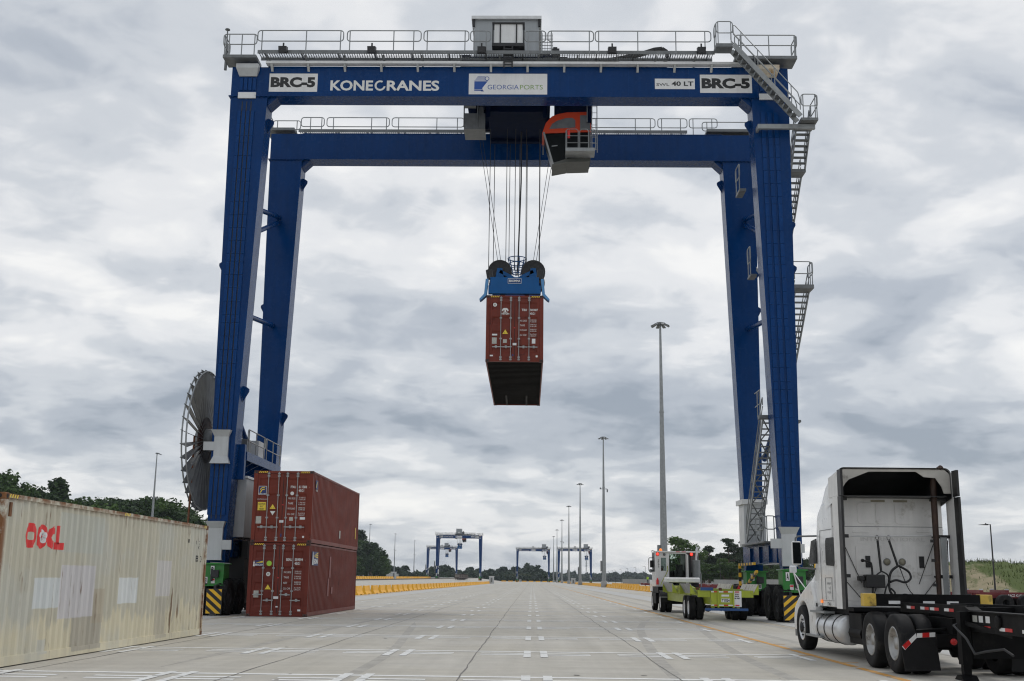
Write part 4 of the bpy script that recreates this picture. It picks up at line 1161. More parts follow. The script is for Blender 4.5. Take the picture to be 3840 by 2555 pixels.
# --- the container on the hook
hk = container('shipping_container', (-2.0523 + CW / 2, 46.6451 + CL / 2, 10.5253), 0.0043, M_brown, 'brown shipping container hanging in the air below the blue spreader')
bars(hk, (0.63 - CW / 2, 1.05 - CW / 2, 1.40 - CW / 2, 1.83 - CW / 2), (0.64, 0.64, 0.64, 0.64)); header_marks(hk)
dpoly(hk, circ(0.37, 2.48, 0.085, 18), M_inkw, name='round_sticker'); dpoly(hk, circ(0.37, 2.48, 0.05, 14), M_stk, 0.005, 'round_sticker')
dpoly(hk, [[(0.665, 2.22), (0.72, 2.19), (0.74, 2.25), (0.88, 2.25), (0.90, 2.19), (0.955, 2.22), (0.93, 2.30), (0.87, 2.34), (0.75, 2.34), (0.69, 2.30)], [(0.775, 2.15), (0.845, 2.15), (0.845, 2.25), (0.775, 2.25)], [(0.71, 2.14), (0.91, 2.14), (0.89, 2.17), (0.73, 2.17)]], M_inkw)
dl(hk, 'TRITON', 0.64, 2.05, 0.34, 0.07, bold=0.05)
dl(hk, 'TIIU', 1.51, 2.21, 0.22, 0.10); dl(hk, '581487', 1.87, 2.21, 0.33, 0.10); dl(hk, '4', 2.28, 2.21, 0.06, 0.10); dl(hk, '45G1', 1.86, 2.05, 0.22, 0.10)
weights(hk, 'KGS', (('MAX. GROSS', '32.500 KGS', '71.650 LBS'), ('TARE', '3.700 KGS', '8.160 LBS'), ('PAYLOAD', '28.800 KGS', '63.490 LBS'), ('CU. CAP.', '76.4 CU.M', '2.700 CU.FT')), (1.75, 1.55, 1.34, 1.13))
warning(hk, 0.82, 1.30); dp(hk, 0.26, 0.78, 0.20, 0.27, M_stk); dp(hk, 0.73, 0.82, 0.16, 0.16, M_stk); dp(hk, 1.95, 0.80, 0.15, 0.21, M_alu); dp(hk, 0.26, 1.14, 0.22, 0.07, M_alu); dp(hk, 1.14, 0.72, 0.16, 0.10, M_alu, 'paper_tag')
dp(hk, 1.18, 1.46, 0.06, 0.03, M_lred, 'seal_tag'); dp(hk, 0.18, 0.24, 0.13, 0.06, M_alu); dpoly(hk, circ(2.16, 0.25, 0.05, 12), M_inkw, name='round_sticker'); dp(hk, 1.11, 0.26, 0.07, 0.07, M_logoblue, 'seal_tag')

# --- cream container at left (its long side faces +x)
cr = container('shipping_container', (-8.87 - CW / 2, 31.13 - CL / 2, 0), 0.0, M_cream, 'weathered cream shipping container with red lettering and rust streaks, at the left', castm=M_castr)
bars(cr, (0.61 - CW / 2, 1.03 - CW / 2, 1.38 - CW / 2, 1.80 - CW / 2), (0.62, 0.62, 0.63, 0.63))
def drape(o, r_):
    """press flat lettering onto the corrugated side wall"""
    import bmesh
    me = o.data; bm = bmesh.new(); bm.from_mesh(me)
    pr = corr_profile(CL - 0.24); ys = [-CL / 2 + 0.12 + a for a, d in pr]
    lo_, hi_ = min(v.co.y for v in bm.verts), max(v.co.y for v in bm.verts)
    for y in ys:
        if lo_ < y < hi_:
            bmesh.ops.bisect_plane(bm, geom=bm.verts[:] + bm.edges[:] + bm.faces[:], plane_co=(0, y, 0), plane_no=(0, 1, 0), dist=1e-5)
    ds = [d for a, d in pr]
    for v in bm.verts: v.co.x -= 0.018 + float(np.interp(v.co.y, ys, ds)) - 0.003
    bm.to_mesh(me); bm.free()
def co(y, z): return (CW / 2, y - (31.13 - CL / 2), z)
def ring(o_, i_):
    """polygon with a hole as a quad strip list"""
    n = len(o_); return [[o_[k], o_[(k + 1) % n], i_[(k + 1) % n], i_[k]] for k in range(n)]
def ell(cx, cy, rx, ry, n=24, p=2.0):
    return [(cx + rx * math.copysign(abs(math.cos(2 * PI * k / n)) ** (2 / p), math.cos(2 * PI * k / n)), cy + ry * math.copysign(abs(math.sin(2 * PI * k / n)) ** (2 / p), math.sin(2 * PI * k / n))) for k in range(n)]
lg = []
oo = [(0.50, 0.20), (0.49, 0.34), (0.44, 0.40), (0.34, 0.425), (0.22, 0.44), (0.11, 0.43), (0.04, 0.34), (0.0, 0.22), (0.03, 0.11), (0.08, 0.02), (0.22, 0.0), (0.34, 0.01), (0.44, 0.06), (0.49, 0.12)]
hh = [(0.25 + 0.14 * math.cos(math.atan2((b_ - 0.21) / 0.22, (a - 0.25) / 0.25)), 0.21 + 0.075 * math.sin(math.atan2((b_ - 0.21) / 0.22, (a - 0.25) / 0.25))) for a, b_ in oo]
lg += ring(oo, hh)
lg += [[(0.52, 0.06), (0.60, 0.0), (0.76, 0.0), (0.86, 0.07), (0.93, 0.21), (0.87, 0.36), (0.78, 0.43), (0.62, 0.435), (0.53, 0.37), (0.515, 0.21)]]
co_ = [(1.30, 0.385), (1.16, 0.425), (1.04, 0.36), (0.94, 0.21), (1.02, 0.06), (1.14, 0.0), (1.28, 0.04)]; ci_ = [(1.30, 0.28), (1.19, 0.285), (1.13, 0.26), (1.09, 0.21), (1.13, 0.165), (1.19, 0.145), (1.28, 0.15)]
lg += [[co_[k], co_[k + 1], ci_[k + 1], ci_[k]] for k in range(6)]
lg += [[(1.34, 0.44), (1.44, 0.44), (1.44, 0.10), (1.34, 0.10)], [(1.30, 0.0), (1.68, 0.0), (1.68, 0.13), (1.30, 0.13)]]
o = outline(cr, lg, co(19.90, 2.0), M_lred, lift=0.0, name='lettering', **side); drape(o, cr)
fl = []
for k in range(5):
    a = k * 2 * PI / 5 + PI / 2; fl.append(ell(0.72 + 0.10 * math.cos(a), 0.215 + 0.075 * math.sin(a), 0.075, 0.058, 12))
o = outline(cr, fl, co(19.90, 2.0), M_sign, lift=0.004, name='emblem', **side); drape(o, cr)
st = []
for k in range(5):
    a = k * 2 * PI / 5 + PI / 2; c0, s0 = math.cos(a), math.sin(a)
    st.append([(0.72 - s0 * 0.008, 0.215 + c0 * 0.008), (0.72 + s0 * 0.008, 0.215 - c0 * 0.008), (0.72 + 0.11 * c0, 0.215 + 0.085 * s0)])
o = outline(cr, st, co(19.90, 2.0), M_lred, lift=0.007, name='emblem', **side); drape(o, cr)
for s_, y, z, w_, h_ in (('I', 29.50, 2.39, 0.04, 0.09), ('U', 30.13, 2.36, 0.13, 0.10), ('7', 30.40, 2.36, 0.12, 0.10), ('G', 30.36, 2.24, 0.16, 0.10), ('B', 30.30, 1.92, 0.10, 0.16), ('}', 30.62, 1.91, 0.10, 0.16)):
    o = letter(cr, s_, co(y, z), w_, h_, M_ink, bold=0.02, lift=0.0, **side); drape(o, cr)
mb = MB(); mb.box(CW / 2 - 0.018, CW / 2 + 0.006, -CL / 2 + 0.22, -CL / 2 + 0.30, 2.50, 2.74); mb.build('lashing_pocket', M_castr, cr)
for yy in (0.35, 5.9, 12.0):
    mb = MB()
    for k in range(4):
        a = -CL / 2 + yy + k * 0.09 - 0.18
        mb.add([(CW / 2 - 0.002, a, CH - 0.08), (CW / 2 - 0.002, a + 0.045, CH - 0.08), (CW / 2 - 0.002, a + 0.075, CH - 0.02), (CW / 2 - 0.002, a + 0.03, CH - 0.02)], [(0, 1, 2, 3)])
    mb.build('height_stripes', M_logoyel, cr, recalc=False)

# ================================================================ GANTRY CRANES
M_grate = mat('grating_steel', (0.20, 0.21, 0.215), 0.5, 0.3, var=0.2, vscale=4)
M_dark = mat('dark_machinery', (0.022, 0.023, 0.026), 0.6, var=0.3, vscale=3)
M_rope = mat('steel_rope', (0.03, 0.03, 0.032), 0.6, var=0)
M_gp_blue = mat('port_logo_blue', (0.01, 0.07, 0.32), 0.5, var=0)
M_gp_green = mat('port_logo_green', (0.18, 0.33, 0.05), 0.5, var=0)
M_stain = mat('stained_white_sheet', (0.62, 0.55, 0.44), 0.5, var=0.12, vscale=2, dirt=(0.45, 0.24, 0.06), dirt_amt=0.3)
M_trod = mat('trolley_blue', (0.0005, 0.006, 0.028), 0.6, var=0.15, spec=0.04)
M_house = mat('grey_house_sheet', (0.36, 0.385, 0.40), 0.4, var=0.06, streak=0.10)
M_spr = mat('spreader_blue', (0.006, 0.085, 0.26), 0.38, var=0.08, streak=0.08, spec=0.2)
M_vane = mat('reel_vane_steel', (0.115, 0.12, 0.125), 0.45, 0.3, var=0.2, vscale=2)
M_cabl = mat('dark_wound_cable', (0.05, 0.02, 0.014), 0.7, var=0.3, vscale=8)
M_cabf = mat('cab_underside_grey', (0.07, 0.075, 0.068), 0.5, var=0.12, vscale=3)

def railing(parent, p0, p1, posts, h=1.0, mid=0.5, r=0.024, n=5, round_=True, name='railing', drop=0.0):
    """one welded panel: top and middle rail closed by rounded ends, posts down to the floor"""
    p0, p1 = Vector(p0), Vector(p1); d = (p1 - p0); L = d.length; u = d.normalized(); up = Vector((0, 0, 1))
    mb = MB()
    if round_:
        q = 0.14; pts = []
        def at(s, z): return p0 + u * s + up * z
        for s, z, a0 in ((L - q, h - q, 90), (L - q, mid + q, 0), (q, mid + q, 270), (q, h - q, 180)):
            for k in range(4):
                a = R(a0 - k * 30); pts.append(at(s + q * math.cos(a), z + q * math.sin(a)))
        mb.tube(pts, r, n, closed=True)
    else:
        mb.tube([p0 + up * h, p1 + up * h], r, n); mb.tube([p0 + up * mid, p1 + up * mid], r, n)
    for s in posts:
        b = p0 + u * s; mb.tube([b - up * drop, b + up * h], r, n)
    return mb.build(name, M_galv, parent)

def grating(parent, x0, x1, y0, y1, z, name='grating', step=0.11, along='x'):
    mb = MB()
    if along == 'x':
        n = int((x1 - x0) / step)
        for k in range(n + 1):
            x = x0 + (x1 - x0) * k / n; mb.box(x - 0.014, x + 0.014, y0, y1, z - 0.03, z)
        for y in np.linspace(y0 + 0.1, y1 - 0.1, 4): mb.box(x0, x1, y - 0.008, y + 0.008, z - 0.012, z - 0.004)
    else:
        n = int((y1 - y0) / step)
        for k in range(n + 1):
            y = y0 + (y1 - y0) * k / n; mb.box(x0, x1, y - 0.014, y + 0.014, z - 0.03, z)
    o = mb.build(name, M_grate, parent, recalc=False); tag(o, kind='stuff'); return o

def stair(parent, p0, p1, wdir, wd, nst, tread=0.22, rails=True, name='stair_flight', stringer=0.18, lattice=False, rail_h=0.95):
    """flight from p0 (top) to p1 (bottom); wdir = horizontal width direction"""
    p0, p1 = Vector(p0), Vector(p1); wv = Vector(wdir).normalized(); d = p1 - p0
    hz = Vector((d.x, d.y, 0)); fw = hz.normalized() if hz.length > 0.05 else Vector((0, 1, 0))
    root = MB()
    for s in (0, 1): root.bar(p0 + wv * wd * s, p1 + wv * wd * s, 0.045, stringer)
    fl = root.build(name, M_galv, parent)
    for k in range(1, nst):
        c = p0 + d * (k / nst)
        mb = MB(); a = c + wv * 0.02; b = c + wv * (wd - 0.02)
        mb.hexa([a - fw * tread / 2 - Vector((0, 0, 0.02)), b - fw * tread / 2 - Vector((0, 0, 0.02)), b + fw * tread / 2 - Vector((0, 0, 0.02)), a + fw * tread / 2 - Vector((0, 0, 0.02)),
                 a - fw * tread / 2 + Vector((0, 0, 0.02)), b - fw * tread / 2 + Vector((0, 0, 0.02)), b + fw * tread / 2 + Vector((0, 0, 0.02)), a + fw * tread / 2 + Vector((0, 0, 0.02))])
        mb.build('tread', M_galvd, fl)
    if rails:
        for s in (0, 1):
            o = wv * wd * s; up = Vector((0, 0, rail_h)); mb = MB()
            mb.tube([p0 + o + up * 0.55, p0 + o + up * 0.9, p0 + o + d * 0.03 + up, p1 + o - d * 0.03 + up, p1 + o + up * 0.75, p1 + o + up * 0.3], 0.024, 5)
            mb.tube([p0 + o + up * 0.5, p1 + o + up * 0.5], 0.022, 5)
            for k in (0.12, 0.37, 0.62, 0.87): mb.tube([p0 + o + d * k, p0 + o + d * k + up], 0.022, 5)
            mb.build('handrail', M_galv, fl)
    if lattice:
        mb = MB()
        for s in (0, 1):
            for k in range(6):
                a = p0 + d * (k / 6) + wv * wd * s; b = p0 + d * ((k + 1) / 6) + wv * wd * (1 - s)
                mb.bar(a - Vector((0, 0, 0.1)), b - Vector((0, 0, 0.1)), 0.05, 0.03)
        mb.build('brace', M_galvd, fl)
    return fl

def crane(loc, no, label, tx, lift, detail=True, group=None, sub='far'):
    """rubber tyred gantry crane, origin on the ground in the middle of its four legs. tx = trolley position, lift = spreader height above ground"""
    C_ = empty('gantry_crane', loc, 0, label, 'gantry crane', group)
    HW = 12.53
    FY = {-1: (-4.40, -3.35), 1: (3.40, 4.45)}         # leg depth front/back
    GY = {-1: (-4.40, -3.45), 1: (3.40, 4.35)}         # girder depth
    Z0, Z1 = 22.78, 24.15
    rn = 5 if detail else 4
    for sy in (-1, 1):
        y0, y1 = GY[sy]
        g = MB(); g.box(-10.86, 10.86, y0, y1, Z0, Z1)
        g.box(-10.86, 10.86, y0 - 0.02, y1 + 0.02, Z0 - 0.035, Z0 - 0.001); g.box(-10.86, 10.86, y0 - 0.02, y1 + 0.02, Z1 + 0.001, Z1 + 0.03)
        gd = g.build('girder', M_blue, C_)
        if detail:
            for x in np.arange(-8.1, 9, 2.7):
                MB().box(x - 0.012, x + 0.012, y0 - 0.0009, y0 + 0.01, Z0 + 0.01, Z1 - 0.01).build('weld_seam', M_blue2, gd)
        MB().box(-10.8, 10.8, (y0 + y1) / 2 - 0.05, (y0 + y1) / 2 + 0.05, Z1 + 0.032, Z1 + 0.15).build('trolley_rail', M_galvd, gd)
        for sx in (-1, 1):
            h = MB(); a, b_ = sx * HW, sx * 10.862
            f0, f1 = FY[sy]
            h.box(a, b_, f0, f1 if sy < 0 else f1, Z0 - 0.02, Z1)
            h.prism([(b_ - sx * 0.0, Z0 - 0.45), (b_, Z0 - 0.04), (b_ - sx * 0.42, Z0 - 0.04)] if sx > 0 else [(b_, Z0 - 0.45), (b_ + 0.42, Z0 - 0.04), (b_, Z0 - 0.04)], 'y', f0 + 0.12, f1 - 0.12)
            hd = h.build('leg_head', M_blue, C_)
            # tapered leg
            def ring_(z):
                f = (Z0 - z) / (Z0 - 3.9)
                xo = sx * (HW - 0.23 * f); xi = sx * (10.86 + 0.60 * f)
                return xo, xi
            l = MB(); zt, zb = Z0 - 0.07, 3.0
            xo1, xi1 = ring_(zt); xo0, xi0 = ring_(zb)
            l.hexa([(xo0, f0, zb), (xi0, f0, zb), (xi0, f1, zb), (xo0, f1, zb), (xo1, f0, zt), (xi1, f0, zt), (xi1, f1, zt), (xo1, f1, zt)])
            # foot wedge
            l.hexa([(xo0, f0 + 0.1, 1.75), (xi0, f0 + 0.1, 1.75), (xi0, f0 + 0.5, 1.75), (xo0, f0 + 0.5, 1.75), (xo0, f0, zb - 0.001), (xi0, f0, zb - 0.001), (xi0, f1, zb - 0.001), (xo0, f1, zb - 0.001)] if sy < 0 else
                   [(xo0, f1 - 0.5, 1.75), (xi0, f1 - 0.5, 1.75), (xi0, f1 - 0.1, 1.75), (xo0, f1 - 0.1, 1.75), (xo0, f0, zb - 0.001), (xi0, f0, zb - 0.001), (xi0, f1, zb - 0.001), (xo0, f1, zb - 0.001)])
            leg = l.build('leg', M_blue, C_)
            fl = MB(); fl.box(sx * (HW + 0.08), sx * 10.74, f0 - 0.07, f1 + 0.07, Z0 - 0.068, Z0 - 0.022)
            if detail:
                for k in range(9):
                    x = sx * (10.82 + k * 0.2); fl.lathe([(0.03, 0), (0.03, -0.05), (0.0, -0.05)], (x, f0 - 0.04, Z0 - 0.07), 'z', 6)
            fl.build('bolted_flange', M_blue, C_)
            if detail:
                # lifting lugs
                for z, side_ in ((21.6, -1), (14.9, 1), (9.3, -1) if sx < 0 else (16.9, 1)):
                    xo, xi = ring_(z); xb = xi if side_ < 0 else xo; dr = -sx if side_ < 0 else sx
                    lg_ = MB(); lg_.prism([(xb, z - 0.42), (xb + dr * 0.26, z + 0.05), (xb + dr * 0.26, z + 0.16), (xb + dr * 0.15, z + 0.24), (xb, z + 0.30)], 'y', f0 + 0.55, f0 + 0.60)
                    lg_.build('lifting_lug', M_blue, leg)
            # plates of the cable guard on the two front legs
            if sy < 0 and detail:
                ncol = 4 if sx < 0 else 3
                zrow = 0
                zc = 4.05; k = 0
                while zc < 23.9:
                    hgt = 0.60 if k % 5 else 0.34
                    if Z0 - 0.36 < zc + hgt and zc < Z0 + 0.2: zc = Z0 + 0.24; k += 1; continue
                    if zc + hgt > 23.72: break
                    xo, xi = ring_(min(zc + 0.3, Z0)); xm = (xo + xi) / 2; wt = 0.80 if sx < 0 else 0.86
                    xm -= 0.08
                    for c_ in range(ncol):
                        cw = wt / ncol; xa = xm - wt / 2 + c_ * cw
                        mg = 0.025 if sx < 0 else 0.055
                        MB().box(xa + mg, xa + cw - mg, f0 - 0.05, f0 - 0.001, zc, zc + hgt - 0.012).build('guard_plate', M_blue2, leg, recalc=False)
                    zc += hgt; k += 1
                gr = MB()
                for c_ in range(ncol - 1 if sx < 0 else 0):
                    pts = []
                    for z in (3.9, Z0 - 0.3):
                        xo, xi = ring_(z); xm = (xo + xi) / 2 - 0.08; pts.append(xm - 0.40 + (c_ + 1) * 0.2)
                    gr.hexa([(pts[0] - 0.022, f0 - 0.012, 3.9), (pts[0] + 0.022, f0 - 0.012, 3.9), (pts[0] + 0.022, f0 + 0.01, 3.9), (pts[0] - 0.022, f0 + 0.01, 3.9),
                             (pts[1] - 0.022, f0 - 0.012, Z0 - 0.3), (pts[1] + 0.022, f0 - 0.012, Z0 - 0.3), (pts[1] + 0.022, f0 + 0.01, Z0 - 0.3), (pts[1] - 0.022, f0 + 0.01, Z0 - 0.3)])
                if sx < 0: gr.build('cable_groove', M_dark, leg)
        # bogies
        for sx in (-1, 1):
            bx_ = sx * 11.74; cy = sum(FY[sy]) / 2
            fm_ = MB()
            fm_.hexa([(bx_ - 0.46, cy - 1.35, 1.22), (bx_ + 0.46, cy - 1.35, 1.22), (bx_ + 0.46, cy - 0.45, 1.22), (bx_ - 0.46, cy - 0.45, 1.22), (bx_ - 0.46, cy - 1.30, 2.02), (bx_ + 0.46, cy - 1.30, 2.02), (bx_ + 0.46, cy - 0.5, 2.02), (bx_ - 0.46, cy - 0.5, 2.02)])
            fm_.box(bx_ - 0.53, bx_ + 0.53, cy - 1.40, cy - 0.4, 2.021, 2.08); fm_.box(bx_ - 0.50, bx_ + 0.50, cy - 1.42, cy + 1.1, 1.16, 1.219)
            bg_ = fm_.build('bogie', M_green, C_)
            if detail:
                MB().tube([(bx_, cy, 0.7), (bx_, cy, 1.75)], 0.34, 14).build('swivel_bearing', M_dark, bg_)
                if sx > 0 or sy < 0:
                    MB().box(bx_ + 0.05, bx_ + 0.30, cy - 1.52, cy - 1.37, 1.50, 1.80).tube([(bx_ + 0.02, cy - 1.45, 1.35), (bx_ + 0.02, cy - 1.45, 1.85)], 0.05, 8).build('hydraulic_valve', M_dark, bg_)
                if sy < 0:
                    yl = cy - 1.36
                    plate(bg_, (bx_ + (-0.06 if sx < 0 else -0.35), yl, 1.62), 0.15, 0.34, M_sign); letter(bg_, 'B' if sx < 0 else 'A', (bx_ + (-0.035 if sx < 0 else -0.325), yl - 0.003, 1.66), 0.10, 0.26, M_ink, bold=0.03)
                    plate(bg_, (bx_ + (-0.30 if sx < 0 else 0.02), yl, 1.26), 0.13, 0.26, M_sign); letter(bg_, '3' if sx < 0 else '1', (bx_ + (-0.28 if sx < 0 else 0.05), yl - 0.003, 1.29), 0.08, 0.20, M_ink, bold=0.03)
                    plate(bg_, (bx_ - 0.20 if sx > 0 else bx_ - 0.02, yl, 1.27), 0.15, 0.20, M_sign); plate(bg_, (bx_ - 0.19 if sx > 0 else bx_ - 0.01, yl - 0.003, 1.38), 0.13, 0.07, M_lred)
                elif sx > 0:
                    yl = cy - 1.36
                    plate(bg_, (bx_ - 0.30, yl, 1.62), 0.20, 0.32, M_sign); letter(bg_, '10', (bx_ - 0.29, yl - 0.003, 1.79), 0.15, 0.12, M_ink, bold=0.02); letter(bg_, 'bar', (bx_ - 0.29, yl - 0.003, 1.65), 0.17, 0.11, M_ink, bold=0.02)
                    plate(bg_, (bx_ + 0.08, yl, 1.25), 0.13, 0.22, M_sign); letter(bg_, '8', (bx_ + 0.10, yl - 0.003, 1.28), 0.08, 0.17, M_ink, bold=0.03)
            for dy in (-0.86, 0.86):
                for dx in (-0.42, 0.42):
                    if detail: wheel(C_, (bx_ + dx, cy + dy, 0.735), 0.72, 0.50, M_dark, -1 if dx < 0 else 1, 0.50, 'wheel', lugs=16, n=24)
                    else: MB().lathe([(0.3, -0.22), (0.66, -0.25), (0.72, -0.15), (0.72, 0.15), (0.66, 0.25), (0.3, 0.22), (0.001, 0.1)], (bx_ + dx, cy + dy, 0.73), 'x', 14).build('wheel', M_rubber, C_)
            if sy < 0:
                # striped bumper board
                hb = MB(); bo = bx_ - sx * 0.28; hb.box(bo - 0.32, bo + 0.32, cy - 1.86, cy - 1.80, 0.07, 1.07); hb.box(bo - 0.05, bo + 0.05, cy - 1.80, cy - 1.3, 0.9, 1.2)
                bd = hb.build('bumper_board', M_black, C_)
                s_ = 1 if sx < 0 else -1
                st_ = MB()
                for k in range(-1, 5):
                    c0 = k * 0.33
                    poly = []
                    # clip a diagonal band to the board (u 0..0.60, v 0..0.98)
                    band = [(0.0, c0 + 0.02), (0.60, c0 + 0.02 - 0.50), (0.60, c0 + 0.02 - 0.34), (0.0, c0 + 0.18)]
                    def clip(p, f):
                        o_ = []
                        for q in range(len(p)):
                            a, b2 = p[q], p[(q + 1) % len(p)]
                            fa, fb = f(a), f(b2)
                            if fa >= 0: o_.append(a)
                            if fa * fb < 0:
                                t = fa / (fa - fb); o_.append((a[0] + (b2[0] - a[0]) * t, a[1] + (b2[1] - a[1]) * t))
                        return o_
                    band = clip(clip(band, lambda q: q[1] - 0.02), lambda q: 0.96 - q[1])
                    if len(band) >= 3:
                        pts = [((bo - 0.30 + u) if s_ > 0 else (bo + 0.30 - u), cy - 1.864, 0.08 + v) for u, v in band]
                        st_.add(pts, [tuple(range(len(pts)))])
                st_.build('hazard_stripes', M_yel, bd, recalc=False)
    # sill beams joining front and back legs
    for sx in (-1, 1):
        xo, xi = sx * 12.28, sx * 11.46
        sb = MB(); sb.box(min(xo, xi), max(xo, xi), -3.349, 3.399, 2.35, 3.15); sb.box(min(xo, xi) - 0.1, max(xo, xi) + 0.1, -3.349, 3.399, 3.151, 3.18)
        if detail:
            for k in range(3): sb.box(xi - sx * 0.10, xi - sx * 0.001, -2.2 + k * 2.1, -2.12 + k * 2.1, 2.40, 3.10)
        sb.build('sill_beam', M_blue, C_)
        # braces between the legs
        if detail:
            b = MB()
            xb = sx * 11.9
            for (ya, za, yb, zb_) in ((-3.35, 18.0, 3.4, 19.6), (-3.35, 16.4, 3.4, 19.3), (-3.35, 13.0, 3.4, 13.9), (-3.35, 9.0, 0.6, 7.1)):
                MB().tube([(xb, ya, za), (xb, yb, zb_)], 0.13, 8).build('leg_brace', M_blue, C_)
    # ---- signs on the front girder (facing -y)
    yf = GY[-1][0] - 0.001
    def S(x): return x + 1.21
    nx = {'o': no}
    for x0, wd in ((-12.32, 2.48), (7.38, 2.48)):
        p = plate(C_, (S(x0) + (0.29 if x0 < 0 else 0), yf, 22.96), wd - 0.29 * (x0 < 0) - 0.16 * (x0 > 0), 0.88, M_sign)
        letter(p, no, (S(x0) + (0.36 if x0 < 0 else 0.07), yf - 0.003, 23.17), wd - (0.46 if x0 < 0 else 0.32), 0.50, M_ink, bold=0.055)
    kx = S(-9.25)
    letter(C_, 'KONE', (kx, yf, 23.02), 1.93, 0.50, M_inkw, bold=0.03)
    letter(C_, 'RANES', (kx + 2.55, yf, 23.02), 2.37, 0.50, M_inkw, bold=0.03)
    pts_o = [(0.25 + 0.25 * math.cos(a), 0.25 + 0.25 * math.sin(a)) for a in np.linspace(R(60), R(350), 22)]
    pts_i = [(0.25 + 0.165 * math.cos(a), 0.25 + 0.165 * math.sin(a)) for a in np.linspace(R(60), R(350), 22)]
    outline(C_, [[pts_o[k], pts_o[k + 1], pts_i[k + 1], pts_i[k]][::-1] for k in range(21)], (kx + 2.0, yf, 23.02), M_inkw, name='lettering')
    gp = plate(C_, (S(-3.0), yf, 22.86), 3.53, 1.0, M_sign)
    ex, ez = S(-3.0) + 0.25, 22.86 + 0.14
    outline(gp, [[(0, 0.03), (0.40, 0.03), (0.36, 0.16), (0.62, 0.52), (0, 0.52)], [(0.30, 0), (0.44, 0.0), (0.40, 0.05), (0.30, 0.05)]], (ex, yf - 0.003, ez), M_gp_blue)
    outline(gp, [[(0.03 + k * 0.03, 0.55 + k * 0.05), (0.50, 0.55 + k * 0.05), (0.50, 0.57 + k * 0.05), (0.06 + k * 0.03, 0.57 + k * 0.05)] for k in range(4)] + [[(0, 0.48), (0.60, 0.48), (0.58, 0.46), (0, 0.46)]], (ex, yf - 0.0045, ez), M_gp_blue)
    rr_ = circ(0.57, 0.62, 0.10, 16); ri_ = circ(0.57, 0.62, 0.075, 16)
    outline(gp, [[rr_[k], rr_[(k + 1) % 16], ri_[(k + 1) % 16], ri_[k]] for k in range(16)], (ex, yf - 0.006, ez), M_gp_blue)
    outline(gp, [[(0, 0.075), (0.38, 0.075), (0.38, 0.09), (0, 0.09)], [(0, 0.50), (0.61, 0.50), (0.60, 0.485), (0, 0.485)]], (ex, yf - 0.006, ez), M_sign)
    letter(gp, 'GEORGIA', (ex + 0.60, yf - 0.003, ez + 0.10), 1.40, 0.22, M_gp_blue, bold=-0.004); letter(gp, 'PORTS', (ex + 2.06, yf - 0.003, ez + 0.10), 1.02, 0.22, M_gp_green, bold=-0.004)
    sw = plate(C_, (S(5.36), yf, 23.14), 1.79, 0.50, M_sign)
    letter(sw, 'SWL', (S(5.43), yf - 0.003, 23.29), 0.58, 0.13, M_ink, bold=0.01); letter(sw, '40 LT', (S(6.11), yf - 0.003, 23.29), 0.98, 0.22, M_ink, bold=0.03)
    # ---- white guards on the front legs
    fy = FY[-1][0] - 0.02
    for sx in (-1, 1):
        xm = sx * 11.68 + (0 if sx < 0 else 0.06)
        if sx < 0: xm = -11.95 + 0.05
        def guard(z0, z1, z2, z3, xw, m0=M_alu, extra=None):
            mb = MB()
            def rg(z, hw_, d): return [(xm - hw_, fy - d, z), (xm + hw_, fy - d, z), (xm + hw_, fy, z), (xm - hw_, fy, z)]
            rs_ = [rg(z0, xw * 1.35, 0.32), rg(z1, xw, 0.14), rg(z2, xw, 0.14), rg(z3, xw * 1.35, 0.32)]
            mb.loft(rs_, True, False)
            g_ = mb.build('cable_guard', m0, C_)
            return g_
        if detail or True:
            xl = xm
            guard(2.2, 2.21, 3.50, 3.78, 0.30, M_alug)
            if sx < 0: guard(6.17, 6.49, 7.31, 7.58, 0.30, M_alug)
            if detail:
                if sx > 0:
                    MB().box(xm - 0.75, xm - 0.301, fy - 0.13, fy - 0.03, 2.92, 3.31).build('guard_arm', M_alug, C_); MB().box(xm + 0.301, xm + 0.62, fy - 0.13, fy - 0.03, 2.75, 3.1).build('guard_arm', M_alug, C_)
                else:
                    MB().box(xm - 0.75, xm - 0.301, fy - 0.13, fy - 0.03, 6.73, 7.09).build('guard_arm', M_alug, C_); MB().box(xm + 0.301, xm + 0.68, fy - 0.13, fy - 0.03, 2.63, 3.02).build('guard_arm', M_alug, C_)
        # white caps at the leg head
        xc = sx * 11.72 - (0.06 if sx < 0 else -0.05)
        if sx > 0: xc = 11.60
        mb = MB(); mb.loft([[(xc - 0.40, fy - 0.05, 23.68), (xc + 0.40, fy - 0.05, 23.68), (xc + 0.40, fy, 23.68), (xc - 0.40, fy, 23.68)], [(xc - 0.50, fy - 0.30, 23.98), (xc + 0.50, fy - 0.30, 23.98), (xc + 0.50, fy, 23.98), (xc - 0.50, fy, 23.98)], [(xc - 0.50, fy - 0.30, 24.18), (xc + 0.50, fy - 0.30, 24.18), (xc + 0.50, fy, 24.18), (xc - 0.50, fy, 24.18)]], True, False)
        mb.build('cable_guard', M_stain if sx > 0 else M_alug, C_)
        MB().box(xc - 0.40, xc + 0.40, fy - 0.06, fy + 0.01, 22.62, 22.90).build('guard_band', M_alu, C_)
